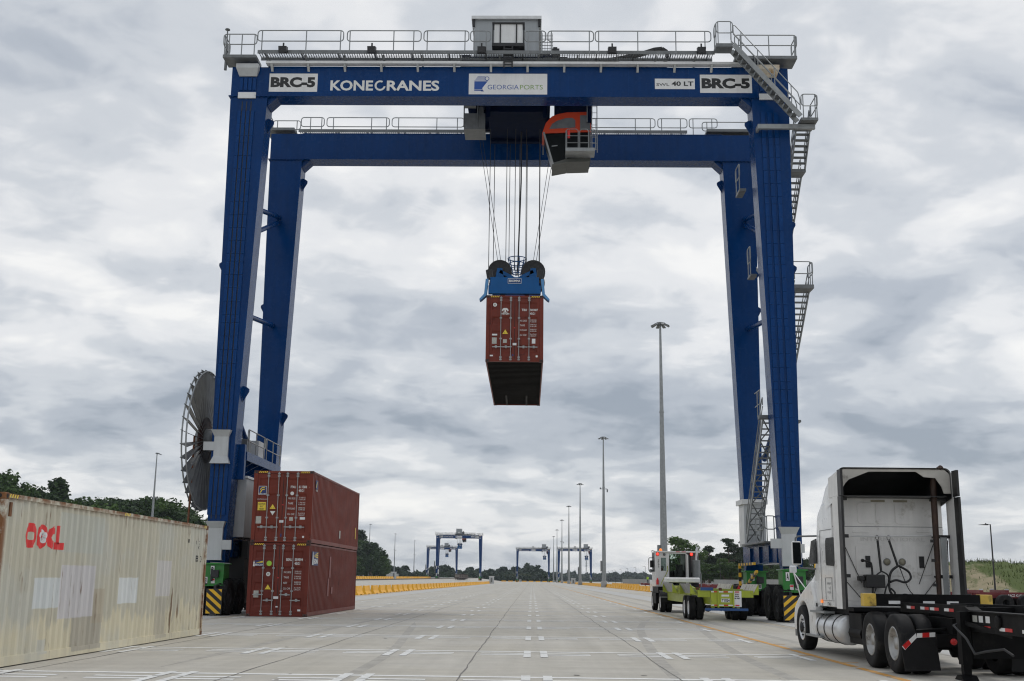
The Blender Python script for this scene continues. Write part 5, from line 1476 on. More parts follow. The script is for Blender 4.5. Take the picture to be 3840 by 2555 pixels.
    # ---- walkways on both girders
    for sy in (-1, 1):
        ya, yb = (-4.90, -4.20) if sy < 0 else (4.20, 4.90)
        yo = ya if sy < 0 else yb
        wf = MB(); wf.box(-11.3, 9.2, ya - 0.02, ya + 0.03, 24.58, 24.74); wf.box(-11.3, 9.2, yb - 0.03, yb + 0.02, 24.58, 24.72)
        for x in np.arange(-11.0, 9.2, 1.66): wf.box(x - 0.025, x + 0.025, ya + 0.031, yb - 0.031, 24.60, 24.67)
        wk = wf.build('walkway_frame', M_galvd, C_)
        if detail: grating(wk, -11.28, 9.15, ya + 0.04, yb - 0.04, 24.72)
        else: MB().box(-11.28, 9.15, ya + 0.04, yb - 0.04, 24.69, 24.72).build('walkway_floor', M_galvd, wk)
        for x in np.arange(-10.9, 9.2, 1.75):
            b = MB(); b.bar((x, yo * 0.985, 24.55), (x, sy * 4.15, 24.17), 0.06, 0.08); b.box(x - 0.03, x + 0.03, min(sy * 4.1, sy * 4.2), max(sy * 4.1, sy * 4.2), 24.18, 24.58)
            b.build('walkway_bracket', M_galvd, wk)
        panels = [(-11.33, -7.45, (0.2, 2.2, 3.75)), (-7.28, -3.95, (0.12, 2.1, 3.0)), (-3.82, -1.80, (0.15, 1.85)), (-1.72, -0.82, (0.15, 0.7)), (0.72, 1.66, (0.15, 0.75)), (1.76, 3.80, (0.15, 1.85)), (3.88, 9.05, (0.15, 1.9, 3.6, 4.9))]
        if sy > 0: panels = [(-11.33, -10.1, (0.5, 1.1)), (-9.95, -6.6, (0.35, 2.4, 3.2)), (-6.45, -2.6, (0.35, 2.4, 3.5)), (-2.45, 1.0, (0.3, 2.5, 3.2)), (1.15, 4.0, (0.3, 1.5, 2.6)), (4.15, 7.6, (0.3, 2.4, 3.2)), (7.75, 9.3, (0.2, 1.2)), (9.42, 10.9, (0.2, 1.2))]
        for a, b_, ps in panels: railing(wk, (a, yo, 24.72), (b_, yo, 24.72), ps, 0.98, 0.46, 0.026 if detail else 0.04, rn, drop=0.10)
    # aluminium gutter along the front girder
    gt = MB(); gt.box(-10.95, 10.6, -4.72, -4.41, 24.20, 24.30); gt.box(-10.95, 10.6, -4.68, -4.41, 24.301, 24.33); gt.build('cable_gutter', M_alu, C_)
    for x in np.arange(-10.7, 10.6, 1.65):
        MB().prism([(-4.41, 24.19), (-4.70, 24.19), (-4.41, 23.93)], 'x', x - 0.05, x + 0.05).build('gutter_bracket', M_alug, C_)
    # platforms over the legs
    for sx in (-1, 1):
        xa, xb = (-12.85, -11.35) if sx < 0 else (10.1, 12.85)
        MB().box(xa, xb, 3.4, 4.9, 24.36, 24.50).build('leg_platform', M_galvd, C_)
        e = MB().box(xa, xb, -4.95, -3.9, 24.36, 24.50).build('leg_platform', M_galvd, C_)
        railing(e, (xa, -4.93, 24.5), (xb, -4.93, 24.5), (0.25, (xb - xa) * 0.55, xb - xa - 0.1), 1.0, 0.5, 0.026 if detail else 0.04, rn)
        railing(e, (xa if sx < 0 else xb, -4.93, 24.5), (xa if sx < 0 else xb, -3.9, 24.5), (0.2, 0.95), 1.0, 0.5, 0.026 if detail else 0.04, rn)
        railing(e, (xa if sx < 0 else xb, 3.4, 24.5), (xa if sx < 0 else xb, 4.9, 24.5), (0.2, 1.35), 1.0, 0.5, 0.026 if detail else 0.04, rn)
        railing(e, (xa, 4.88, 24.5), (xb, 4.88, 24.5), (0.25, xb - xa - 0.2), 1.0, 0.5, 0.026 if detail else 0.04, rn)
    for yy in (-4.2, 4.0):
        an = MB(); an.tube([(-12.93, yy, 24.1), (-12.93, yy, 26.05)], [0.05, 0.03], 6); an.lathe([(0.0, 0.1), (0.10, 0.08), (0.12, 0.03), (0.03, 0.0)], (-12.93, yy, 26.05), 'z', 10); an.box(-12.96, -12.86, yy - 0.05, yy + 0.05, 24.1, 25.4)
        an.build('antenna_post', M_galvd, C_)
    # floodlights along the walkway
    for X in (-11.34, -7.35, -2.42, 3.42, 7.39):
        x = S(X) + 0.0
        fl_ = MB(); fl_.hexa([(x - 0.16, -5.20, 24.52), (x + 0.16, -5.20, 24.52), (x + 0.20, -4.93, 24.55), (x - 0.20, -4.93, 24.55), (x - 0.18, -5.20, 24.80), (x + 0.18, -5.20, 24.80), (x + 0.20, -4.93, 24.86), (x - 0.20, -4.93, 24.86)])
        fl_.box(x - 0.035, x + 0.035, -4.99, -4.95, 24.86, 25.06)
        q = fl_.build('floodlight', M_black, C_)
    # white power cabinet in the middle of the walkway
    cx0, cx1 = S(-1.87), S(-0.6)
    cb_ = MB(); cb_.box(cx0, cx1, -4.75, -4.25, 25.18, 26.10); pc = cb_.build('power_cabinet', M_alu, C_)
    MB().box(cx0 - 0.10, cx1 + 0.10, -4.82, -4.20, 26.101, 26.17).build('cabinet_roof', M_black, pc)
    f2 = MB(); f2.box(cx0 - 0.1, cx1 + 0.1, -4.80, -4.2, 25.02, 25.17)
    for x in (cx0 - 0.06, cx1 + 0.06, cx0 + 0.27, cx1 - 0.27): f2.box(x - 0.03, x + 0.03, -4.79, -4.755, 25.17, 26.1)
    for x in (cx0 + 0.45, cx1 - 0.45): f2.box(x - 0.03, x + 0.03, -4.78, -4.74, 24.0, 25.02)
    for k in range(6): f2.box(cx0 + 0.45, cx1 - 0.45, -4.80, -4.74, 24.1 + k * 0.15, 24.16 + k * 0.15)
    f2.build('cabinet_frame', M_dark, pc)
    # energy chain in its trough
    ch = MB(); ch.box(S(-1.0), S(5.95), -4.15, -3.80, 24.33, 24.56); ch.build('chain_trough', M_dark, C_)
    path = [(S(0.6), 24.60), (S(2.2), 24.62), (S(3.5), 24.74), (S(4.7), 25.0), (S(5.4), 25.24), (S(5.75), 25.28), (S(5.98), 25.12), (S(6.0), 24.85), (S(5.85), 24.6)]
    ch = MB()
    for k in range(len(path) - 1):
        (a, za), (b_, zb_) = path[k], path[k + 1]; dx, dz = b_ - a, zb_ - za; L_ = math.hypot(dx, dz); nx_, nz_ = -dz / L_ * 0.06, dx / L_ * 0.06
        ch.hexa([(a - nx_, -4.12, za - nz_), (b_ - nx_, -4.12, zb_ - nz_), (b_ - nx_, -3.83, zb_ - nz_), (a - nx_, -3.83, za - nz_), (a + nx_, -4.12, za + nz_), (b_ + nx_, -4.12, zb_ + nz_), (b_ + nx_, -3.83, zb_ + nz_), (a + nx_, -3.83, za + nz_)])
    ch.build('energy_chain', M_black, C_)
    # ---- cable reel on the outside of the left legs
    if sub != 'noreel':
        rc = Vector((-13.09, -2.8, 7.35)); nv = 34 if detail else 18
        hubm = MB(); hubm.lathe([(0.0, -0.35), (0.45, -0.35), (0.5, -0.2), (0.5, 0.2), (0.45, 0.5), (0.0, 0.5)], rc, 'x', 16); hubm.box(-13.0, -12.4, rc.y - 0.3, rc.y + 0.3, rc.z - 0.4, rc.z + 0.4)
        rl = hubm.build('cable_reel', M_galvd, C_)
        for k in range(nv):
            a = 2 * PI * k / nv; ca, sa = math.cos(a), math.sin(a); tw = 0.07
            v = MB()
            def pt(rad, xo_, tt): return (rc.x + xo_, rc.y + rad * ca - tt * sa, rc.z + rad * sa + tt * ca)
            v.hexa([pt(0.5, -0.06, -0.012), pt(0.5, 0.06, -0.012), pt(0.5, 0.06, 0.012), pt(0.5, -0.06, 0.012), pt(3.10, -0.15, -0.012 - tw), pt(2.98, 0.13, -0.012 + tw), pt(2.98, 0.13, 0.012 + tw), pt(3.10, -0.15, 0.012 - tw)])
            v.build('reel_vane', M_vane, rl)
        for xo_ in (-0.11, 0.07):
            MB().tube([(rc.x + xo_, rc.y + 3.0 * math.cos(2 * PI * k / 48), rc.z + 3.0 * math.sin(2 * PI * k / 48)) for k in range(48)], 0.035, 5, closed=True).build('reel_rim', M_galv, rl)
        if detail:
            MB().lathe([(0.55, -0.05), (1.0, -0.06), (1.0, 0.04), (0.55, 0.05)], (rc.x, rc.y, rc.z), 'x', 28).build('wound_cable', M_cabl, rl)
            MB().tube([(rc.x - 0.05, rc.y - 1.45, rc.z), (rc.x - 0.05, rc.y - 1.5, 4.0), (rc.x - 0.05, rc.y - 1.55, 0.3)], 0.045, 6).build('supply_cable', M_rust, rl)
    # ---- left machinery platform
    pf = MB(); pf.box(-12.3, -11.15, -3.3, 3.3, 6.55, 6.80); pf.box(-11.15, -11.09, -3.3, 3.3, 6.45, 6.82)
    for k in range(6): pf.prism([(-12.25, 6.54), (-11.15, 6.54), (-12.25, 5.9)], 'y', -2.9 + k * 1.15, -2.8 + k * 1.15)
    pl_ = pf.build('machinery_platform', M_blue, C_)
    railing(pl_, (-11.12, -3.2, 6.8), (-11.12, 0.0, 6.8), (0.2, 1.5, 3.0), 1.0, 0.5, 0.026, rn); railing(pl_, (-11.12, 0.1, 6.8), (-11.12, 3.2, 6.8), (0.2, 1.5, 3.0), 1.0, 0.5, 0.026, rn)
    MB().box(-11.95, -11.35, -0.3, 0.9, 6.82, 7.65).build('cooling_unit', M_alug, pl_); MB().box(-12.0, -11.4, -2.2, -1.5, 6.82, 7.5).build('cooling_unit', M_galvd, pl_)
    en = MB(); en.box(-12.2, -11.12, -3.0, 2.6, 3.2, 5.70); enc = en.build('engine_enclosure', M_alug, C_); MB().box(-12.24, -11.06, -3.05, 2.65, 5.701, 5.80).build('enclosure_lid', M_alu, enc)
    MB().box(-12.2, -11.15, -2.5, 2.5, 0.45, 2.30).box(-12.25, -11.1, -2.2, -0.4, 2.301, 3.05).build('machinery_skid', M_black, C_)  # black fuel and engine skid, added to close the bright gap between the legs
    mb = MB(); mb.box(-11.60, -11.12, -3.60, -3.352, 5.60, 7.10); mb.build('junction_box', M_blue2, C_)
    # ---- right hand stairs and electrical house
    eh = MB(); eh.box(11.12, 12.1, 1.8, 3.2, 3.2, 5.12); ehs = eh.build('electrical_house', M_alug, C_); MB().box(11.0, 12.2, 1.68, 3.3, 5.121, 5.35).build('house_roof', M_alu, ehs)
    if detail:
        for y_ in (1.9, 2.55): MB().box(11.105, 11.119, y_, y_ + 0.6, 3.3, 5.0).build('house_door', M_alu, ehs)
        pf = MB(); pf.box(10.95, 12.0, -3.3, 1.7, 3.19, 3.25); rp = pf.build('service_platform', M_galvd, C_)
        railing(rp, (11.0, -3.2, 3.25), (11.0, -1.4, 3.25), (0.2, 0.9, 1.7), 1.05, 0.5); railing(rp, (11.0, -3.3, 3.25), (11.5, -3.3, 3.25), (0.1, 0.4), 1.05, 0.5)
        stair(C_, (11.16, -3.0, 8.55), (11.16, 1.6, 3.45), (1, 0, 0), 0.62, 22, lattice=True)
        ld = MB(); ld.box(10.95, 11.75, -3.3, -2.9, 8.45, 8.6); l_ = ld.build('stair_landing', M_galvd, C_)
        railing(l_, (11.0, -3.3, 8.6), (11.0, -2.2, 8.6), (0.1, 0.6), 1.1, 0.5, round_=False)
        # outside flights
        stair(C_, (12.90, -3.95, 21.45), (12.90, -2.75, 20.0), (1, 0, 0), 0.62, 7)
        MB().box(12.75, 13.55, -2.8, -2.0, 19.85, 19.99).build('stair_landing', M_galvd, C_)
        stair(C_, (12.90, -2.0, 19.9), (12.90, 1.6, 16.6), (1, 0, 0), 0.62, 15)
        stair(C_, (12.05, 1.6, 16.5), (12.05, -2.2, 14.45), (1, 0, 0), 0.5, 12, rails=False)
        q = MB(); q.box(12.4, 13.55, -3.3, -2.4, 14.25, 14.42); l_ = q.build('stair_landing', M_galvd, C_)
        railing(l_, (12.55, -3.28, 14.42), (13.5, -3.28, 14.42), (0.1, 0.85), 1.05, 0.5); railing(l_, (13.52, -3.28, 14.42), (13.52, -2.4, 14.42), (0.1, 0.8), 1.05, 0.5)
        stair(C_, (12.90, -2.5, 14.35), (12.90, 1.2, 11.1), (1, 0, 0), 0.62, 15)
        q = MB(); q.box(12.3, 12.9, -2.6, -2.0, 8.4, 8.5); l_ = q.build('stair_landing', M_galvd, C_); railing(l_, (12.72, -2.6, 8.5), (12.72, -2.1, 8.5), (0.05, 0.45), 1.3, 0.65, 0.03)
        # top flight down the front of the right leg
        stair(C_, (9.92, -5.62, 24.70), (12.72, -5.62, 21.35), (0, 1, 0), 0.62, 16, tread=0.20, stringer=0.22, rail_h=1.0)
        q = MB(); q.box(9.15, 9.90, -5.62, -4.95, 24.60, 24.76); l_ = q.build('stair_landing', M_galvd, C_)
        railing(l_, (9.17, -5.6, 24.76), (9.90, -5.6, 24.76), (0.08, 0.65), 1.05, 0.5); railing(l_, (9.17, -5.6, 24.76), (9.17, -5.0, 24.76), (0.1, 0.5), 1.0, 0.5)
        q = MB(); q.box(12.82, 13.56, -5.3, -4.0, 21.30, 21.42); l_ = q.build('stair_landing', M_galvd, C_)
        railing(l_, (12.85, -5.28, 21.42), (13.54, -5.28, 21.42), (0.08, 0.6), 1.10, 0.55); railing(l_, (13.55, -5.28, 21.42), (13.55, -4.0, 21.42), (0.1, 1.15), 1.10, 0.55)
        q = MB(); q.box(11.0, 13.5, -4.95, -4.78, 21.05, 21.26); q.prism([(-4.41, 21.05), (-4.78, 21.05), (-4.78, 21.26), (-4.41, 21.26)], 'x', 11.0, 11.1); q.build('landing_beam', M_galv, C_)
        # small rail on the inner side of the right leg, upper levels
        q = MB(); q.box(10.55, 10.85, -2.6, -1.6, 19.0, 19.12); l_ = q.build('stair_landing', M_galvd, C_); railing(l_, (10.57, -2.6, 19.12), (10.57, -1.6, 19.12), (0.1, 0.9), 1.2, 0.6)
        q = MB(); q.box(10.85, 11.15, -2.9, -2.2, 14.9, 15.0); l_ = q.build('stair_landing', M_galvd, C_); railing(l_, (10.88, -2.9, 15.0), (10.88, -2.2, 15.0), (0.1, 0.6), 1.3, 0.6)
        # striped pipes at the right bogies
        for p0, p1 in (((10.72, 1.2, 0.25), (10.72, 1.2, 2.35)), ((10.75, 1.15, 1.05), (10.75, -2.6, 2.0)), ((10.72, 1.2, 2.33), (10.72, -2.3, 2.33))):
            p0, p1 = Vector(p0), Vector(p1); nn = 11; st_ = MB()
            for k in range(nn):
                st_.mi = k % 2
                st_.bar(p0 + (p1 - p0) * (k / nn), p0 + (p1 - p0) * ((k + 0.999) / nn), 0.11, 0.11)
            st_.build('striped_guard_pipe', [M_yel, M_black], C_)
        fx = MB(); fx.tube([(10.62, 1.05, 0.75), (10.62, 1.05, 1.30)], 0.09, 10); fx.tube([(10.62, 1.05, 1.30), (10.62, 1.05, 1.4)], [0.05, 0.02], 8); fx.build('fire_extinguisher', M_lred, C_)
        b = MB(); b.box(10.5, 10.85, 0.9, 1.5, 0.05, 0.12); b.box(10.1, 10.6, 1.3, 1.36, 0.1, 0.5); b.build('guard_foot', M_yel, C_)
        for yy in (-5.75,):
            b = MB(); b.tube([(12.45, yy, 2.08), (12.45, yy, 2.55)], 0.03, 6); b.lathe([(0.10, 0), (0.10, 0.18), (0.0, 0.18)], (12.45, yy, 2.40), 'z', 10); be = b.build('warning_beacon', M_yel, C_)
            MB().lathe([(0.09, 0), (0.10, 0.05), (0.07, 0.16), (0, 0.19)], (12.45, yy, 2.62), 'z', 12).build('beacon_dome', M_white, be)
        for sx in (-1, 1):
            b = MB(); b.tube([(sx * 11.0, -5.3, 2.06), (sx * 11.85, -5.2, 2.10)], 0.015, 5); b.build('whisker_sensor', M_galv, C_)
    # ================= trolley
    T = empty('crane_trolley', (loc[0] + tx, loc[1], loc[2]), 0, {'main': 'blue crane trolley with grey machinery house and orange roofed cab on the near crane'}.get(sub, sub), 'crane trolley', 'trolleys of the far cranes' if group else None)
    fr = MB()
    for x in (-1.95, 1.75): fr.box(x - 0.2, x + 0.2, -3.95, 3.9, 24.55, 25.0)
    for y in (-3.9, -1.9, 2.1, 3.5): fr.box(-1.75, 1.55, y, y + 0.35, 24.5, 24.95)
    fr.box(-2.15, 1.95, -3.2, 3.2, 24.951, 25.02)
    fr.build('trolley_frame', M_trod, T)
    for x in (-1.95, 1.75):
        for y in (-3.925, 3.875):
            MB().lathe([(0.0, -0.08), (0.30, -0.08), (0.30, 0.08), (0.0, 0.08)], (x, y, 24.60), 'y', 16).build('trolley_wheel', M_dark, T)
    # sheave frame hanging between the girders
    lf = MB(); lf.box(-1.05, 1.7, -1.9, 2.6, 23.35, 24.45); lf.box(-0.95, 1.6, -1.95, -1.901, 23.1, 23.34); lf.box(-1.05, 1.7, 2.0, 2.3, 23.2, 23.34)
    for x in (-1.1, 1.55): lf.box(x, x + 0.2, -2.1, -1.96, 22.75, 24.4)
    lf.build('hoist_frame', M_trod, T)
    hs = MB(); hs.box(-1.74, 1.36, -2.1, 1.9, 25.05, 27.70); h_ = hs.build('machinery_house', M_house, T)
    MB().box(-1.86, 1.48, -2.25, 2.05, 27.701, 27.86).build('house_roof', M_alu, h_)
    if detail:
        MB().box(-1.82, -1.70, -2.2, -2.1, 27.35, 27.70).box(1.32, 1.44, -2.2, -2.1, 27.35, 27.70).build('roof_bracket', M_dark, h_)
        for x in (-0.75, 0.25): MB().box(x - 0.006, x + 0.006, -2.106, -2.1, 25.1, 27.68).build('panel_seam', M_galvd, h_)
    mo = MB(); mo.tube([(1.55, -1.2, 25.55), (1.55, 0.2, 25.55)], 0.42, 12); mo.box(1.95, 2.35, -1.6, -0.9, 25.0, 26.5); mo.box(2.36, 2.75, -1.4, -0.7, 25.0, 26.15); mo.box(2.05, 2.25, -1.5, -1.0, 26.5, 26.62)
    mo.box(1.4, 1.9, -1.75, -1.3, 25.05, 26.2); mo.build('hoist_motor', M_dark, T)
    MB().box(1.55, 2.0, -2.6, -2.2, 24.75, 25.35).build('brake_unit', M_dblue, T)
    pn = MB()
    for k in range(6): pn.box(1.4 + k * 0.12, 1.42 + k * 0.12, -2.15, -2.12, 25.05, 27.0)
    for k in range(12): pn.box(1.4, 2.02, -2.15, -2.12, 25.05 + k * 0.165, 25.07 + k * 0.165)
    if detail: pn.build('mesh_guard', M_galvd, T)
    # service platform left of the hoist frame
    sp_ = MB(); sp_.box(-2.15, -1.15, -1.75, -0.4, 22.30, 22.36); sp_.box(-2.15, -1.15, -1.75, -1.70, 22.36, 23.1); sp_.box(-2.15, -2.10, -1.7, -0.4, 22.36, 23.1)
    for z in (23.45, 23.85): sp_.box(-2.15, -1.6, -1.75, -1.5, z, z + 0.08)
    sp_.tube([(-2.15, -1.75, 22.4), (-2.15, -1.75, 24.5)], 0.03, 6); sp_.tube([(-1.5, -1.75, 22.4), (-1.5, -1.75, 24.5)], 0.03, 6); sp_.box(-1.5, -1.25, -1.7, -1.3, 23.1, 23.45)
    sp_.build('service_platform', M_galvd, T)
    # ---- cab
    yc0, yc1 = -2.05, -0.55
    ox = 1.21
    def cp(mb, pts, a, b_): mb.prism([(x + ox, z) for x, z in pts], 'y', a, b_)
    cbm = MB()
    cp(cbm, [(0.33, 21.98), (0.50, 22.50), (0.78, 22.82), (1.10, 22.95), (1.50, 23.03), (2.62, 23.06), (2.62, 22.06)], yc0, yc1)
    cab = cbm.build('operator_cab', M_orange, T)
    b = MB(); cp(b, [(0.66, 22.19), (0.80, 22.45), (1.02, 22.60), (1.45, 22.74), (1.74, 22.75), (1.88, 22.64), (1.88, 22.27)], yc0 - 0.015, yc0 - 0.001); b.build('cab_side_panel', M_galvd, cab)
    b = MB(); cp(b, [(2.10, 22.14), (2.10, 22.88), (2.58, 22.88), (2.58, 22.14)], yc0 - 0.015, yc0 - 0.001); b.build('cab_side_panel', M_galvd, cab)
    b = MB(); cp(b, [(0.44, 21.96), (2.60, 22.05), (2.60, 20.80), (1.50, 20.74), (0.86, 20.54)], yc0 + 0.03, yc1); b.build('cab_glass', M_glass, cab)
    b = MB(); cp(b, [(0.80, 20.42), (0.86, 20.53), (1.50, 20.73), (1.50, 20.56)], yc0, yc1); cp(b, [(1.505, 20.73), (2.55, 20.79), (2.55, 20.60), (1.505, 20.56)], yc0, yc1); b.build('cab_floor', M_cabf, cab)
    b = MB(); cp(b, [(0.36, 22.04), (0.44, 22.04), (0.88, 20.47), (0.80, 20.44)], yc0 - 0.01, yc0 + 0.05); cp(b, [(1.42, 22.09), (1.50, 22.09), (1.50, 20.75), (1.42, 20.74)], yc0 - 0.01, yc0 + 0.04); cp(b, [(0.78, 21.32), (1.05, 21.36), (1.05, 21.40), (0.78, 21.36)], yc0 - 0.01, yc0 + 0.03)
    b.box(0.36 + ox, 0.42 + ox, yc1 - 0.05, yc1, 21.5, 22.04); b.build('window_frame', M_galv, cab)
    b = MB(); b.box(1.40 + ox, 2.75 + ox, yc0 - 0.85, yc0 - 0.02, 20.77, 20.85); b.box(1.40 + ox, 2.75 + ox, yc0 - 0.87, yc0 - 0.85, 20.77, 20.93); cpf = b.build('cab_balcony', M_galv, cab)
    for a, b_ in ((1.42, 1.98), (2.05, 2.45), (2.52, 2.78)):
        b = MB(); x0, x1 = a + ox, b_ + ox; yy = yc0 - 0.83; q = 0.09
        b.tube([(x0, yy, 20.85), (x0, yy, 21.85 - q), (x0 + q, yy, 21.85), (x1 - q, yy, 21.85), (x1, yy, 21.85 - q), (x1, yy, 20.85)], 0.02, 6)
        for z in (21.18, 21.52): b.tube([(x0, yy, z), (x1, yy, z)], 0.016, 6)
        b.build('railing', M_galv, cpf)
    b = MB()
    for x in (2.62, 2.86): b.tube([(x + ox, yc0 - 0.6, 20.8), (x + ox, yc0 - 0.6, 23.3)], 0.022, 6)
    for k in range(8): b.tube([(2.62 + ox, yc0 - 0.6, 20.95 + k * 0.3), (2.86 + ox, yc0 - 0.6, 20.95 + k * 0.3)], 0.014, 6)
    b.tube([(2.40 + ox, yc0 - 0.6, 22.3), (2.40 + ox, yc0 - 0.6, 23.2), (2.5 + ox, yc0 - 0.6, 23.3), (2.62 + ox, yc0 - 0.6, 23.3)], 0.02, 6)
    b.build('access_ladder', M_galv, cab)
    b = MB(); b.tube([(1.55 + ox, yc0 - 0.75, 21.45), (1.55 + ox, yc0 - 0.75, 21.78)], 0.06, 10); b.tube([(1.55 + ox, yc0 - 0.75, 21.78), (1.55 + ox, yc0 - 0.75, 21.86)], 0.025, 6); b.build('fire_extinguisher', M_lred, cab)
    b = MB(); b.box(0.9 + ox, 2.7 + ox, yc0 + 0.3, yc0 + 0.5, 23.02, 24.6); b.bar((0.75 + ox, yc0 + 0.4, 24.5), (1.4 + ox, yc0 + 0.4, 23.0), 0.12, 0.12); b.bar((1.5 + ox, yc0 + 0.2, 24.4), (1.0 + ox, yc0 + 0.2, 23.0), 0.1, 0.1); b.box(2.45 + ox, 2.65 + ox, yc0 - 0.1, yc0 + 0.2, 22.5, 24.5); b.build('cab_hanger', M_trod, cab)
    # ---- spreader with head block
    SL, SG = lift, 'spreaders of the far cranes' if group else None
    sx0 = loc[0] + tx + (0.38 if sub == 'main' else 0.3)
    P_ = empty('lifting_spreader', (sx0, loc[1] + (1.14 if sub == 'main' else 0), loc[2] + SL), 0, {'main': 'blue lifting spreader clamped on the hanging brown container'}.get(sub, 'empty dark spreader below the ' + sub), 'spreader', SG)
    ln = 6.096 if (sub == 'main') else 3.0
    mbm = MB()
    for x in (-0.62, 0.42): mbm.box(x, x + 0.2, -ln + 0.4, ln - 0.4, 0.12, 0.62)
    mbm.build('main_beam', M_spr, P_)
    for sy in (-1, 1):
        e = MB(); e.box(-1.12, 1.12, sy * ln - 0.22 * (sy > 0) - 0.0, sy * ln + 0.22 * (sy < 0), 0.08, 0.43); e.box(-1.04, 1.04, sy * ln - 0.20 * (sy > 0), sy * ln + 0.20 * (sy < 0), 0.43, 0.80)
        eb = e.build('end_beam', M_spr, P_)
        for sx in (-1, 1):
            f = MB(); yy = sy * ln; y0, y1 = (yy - 0.02, yy + 0.36) if sy < 0 else (yy - 0.36, yy + 0.02)
            f.prism([(sx * 1.24, 0.72), (sx * 1.12, 0.72), (sx * 1.20, 0.0), (sx * 1.40, -0.19), (sx * 1.48, -0.23), (sx * 1.50, -0.17), (sx * 1.30, 0.06)] if sx > 0 else [(sx * 1.12, 0.72), (sx * 1.24, 0.72), (sx * 1.30, 0.06), (sx * 1.50, -0.17), (sx * 1.48, -0.23), (sx * 1.40, -0.19), (sx * 1.20, 0.0)], 'y', y0, y1)
            if sy < 0: f.build('corner_flipper', M_bluel, eb)
            f = MB(); f.tube([(sx * 1.05, sy * (ln - 0.25), 0.78), (sx * 1.12, sy * (ln - 0.25), 1.18)], 0.14, 10); f.build('flipper_actuator', M_dark, eb)
        if sy < 0:
            MB().box(-0.29, 0.29, -ln - 0.012, -ln - 0.001, 0.52, 0.74).build('sign_plate', M_sign, eb)
            MB().box(-0.275, 0.275, -ln - 0.016, -ln - 0.0121, 0.535, 0.725).build('sign_plate', M_blue2, eb)
            letter(eb, 'BROMMA', (-0.245, -ln - 0.0165, 0.575), 0.49, 0.11, M_inkw, bold=0.03)
    hb = MB(); hb.box(-1.0, 1.0, -1.5, 1.2, 0.70, 1.10); hb.box(-0.9, 0.9, -1.6, -1.3, 1.0, 1.5); hbk = hb.build('head_block', M_spr, P_)
    for sx in (-1, 1):
        for yy in (-1.25, 0.8):
            MB().lathe([(0.0, -0.09), (0.50, -0.09), (0.54, -0.13), (0.57, -0.13), (0.52, -0.03), (0.52, 0.03), (0.57, 0.13), (0.54, 0.13), (0.50, 0.09), (0.0, 0.09)], (sx * 0.79, yy, 2.42 - 0.06), 'y', 22).build('rope_sheave', M_dark, hbk)
            b = MB(); b.prism([(sx * 0.79 - 0.35, 1.1), (sx * 0.79 + 0.35, 1.1), (sx * 0.79 + 0.12, 2.5), (sx * 0.79 - 0.12, 2.5)], 'y', yy - 0.22, yy - 0.16); b.bar((sx * 0.2, yy - 0.19, 2.05), (sx * 0.79, yy - 0.19, 2.35), 0.06, 0.16); b.build('sheave_bracket', M_spr, hbk)
        MB().lathe([(0.0, -0.08), (0.24, -0.08), (0.24, 0.08), (0.0, 0.08)], (sx * 0.24, -1.3, 1.9), 'y', 16).build('deflector_sheave', M_dark, hbk)
    bk = MB()
    for z, r_ in ((2.55, 0.44), (2.3, 0.37), (2.05, 0.30), (1.8, 0.22)): bk.tube([(r_ * math.cos(2 * PI * k / 18), -0.3 + r_ * math.sin(2 * PI * k / 18), z + 0.75) for k in range(18)], 0.022, 4, closed=True)
    for k in range(10):
        a = 2 * PI * k / 10; bk.tube([(0.22 * math.cos(a), -0.3 + 0.22 * math.sin(a), 2.5), (0.44 * math.cos(a), -0.3 + 0.44 * math.sin(a), 3.3)], 0.016, 4)
    bk.tube([(0.0, -0.3, 1.1), (0.0, -0.3, 2.3)], 0.16, 8); bk.build('cable_basket', M_spr, P_)
    if sub == 'main':
        plt = MB()
        for sx in (-1, 1): plt.box(sx * 0.9, sx * 1.1, -ln + 0.2, -ln + 0.9, 0.43, 0.6)
        plt.build('twistlock_housing', M_blue, P_)
    # ---- hoist ropes, parts of the trolley
    zt_, zb_ = 23.0, SL + 2.45
    dy = (1.14 if sub == 'main' else 0)
    o_ = 0.38 if sub == 'main' else 0.3
    rp = [(-1.33, -1.33), (-1.19, -1.19), (-0.52, -0.52), (-0.42, -0.42), (-0.11, -0.11), (0.07, 0.07), (0.42, 0.42), (0.45, 0.45), (1.06, 1.06), (1.09, 1.09)]
    for k, (a, b_) in enumerate(rp):
        yy = -1.25 + dy if k % 2 == 0 else 0.8 + dy
        MB().tube([(a + o_, yy, zt_), (b_ + o_, yy, zb_)], 0.018 if detail else 0.02, 5).build('hoist_rope', M_rope, T)
    for a, b_, yy in ((-1.95, -0.75, -1.25), (-1.8, -0.6, -1.1), (1.75, 0.65, -1.25), (1.9, 0.78, -1.1)):
        MB().tube([(a + o_, yy + dy, zt_), (b_ + o_, yy + dy, zb_ - 0.5)], 0.013, 5).build('sway_rope', M_rope, T)
    MB().tube([(0.16 + o_, -0.9 + dy, zt_), (0.17 + o_, -0.9 + dy, (zt_ + zb_) / 2 + 1), (0.05 + o_, -0.4 + dy, zb_ + 0.6), (o_, -0.3 + dy, zb_)], 0.035, 6).build('power_cable', M_black, T)
    return C_

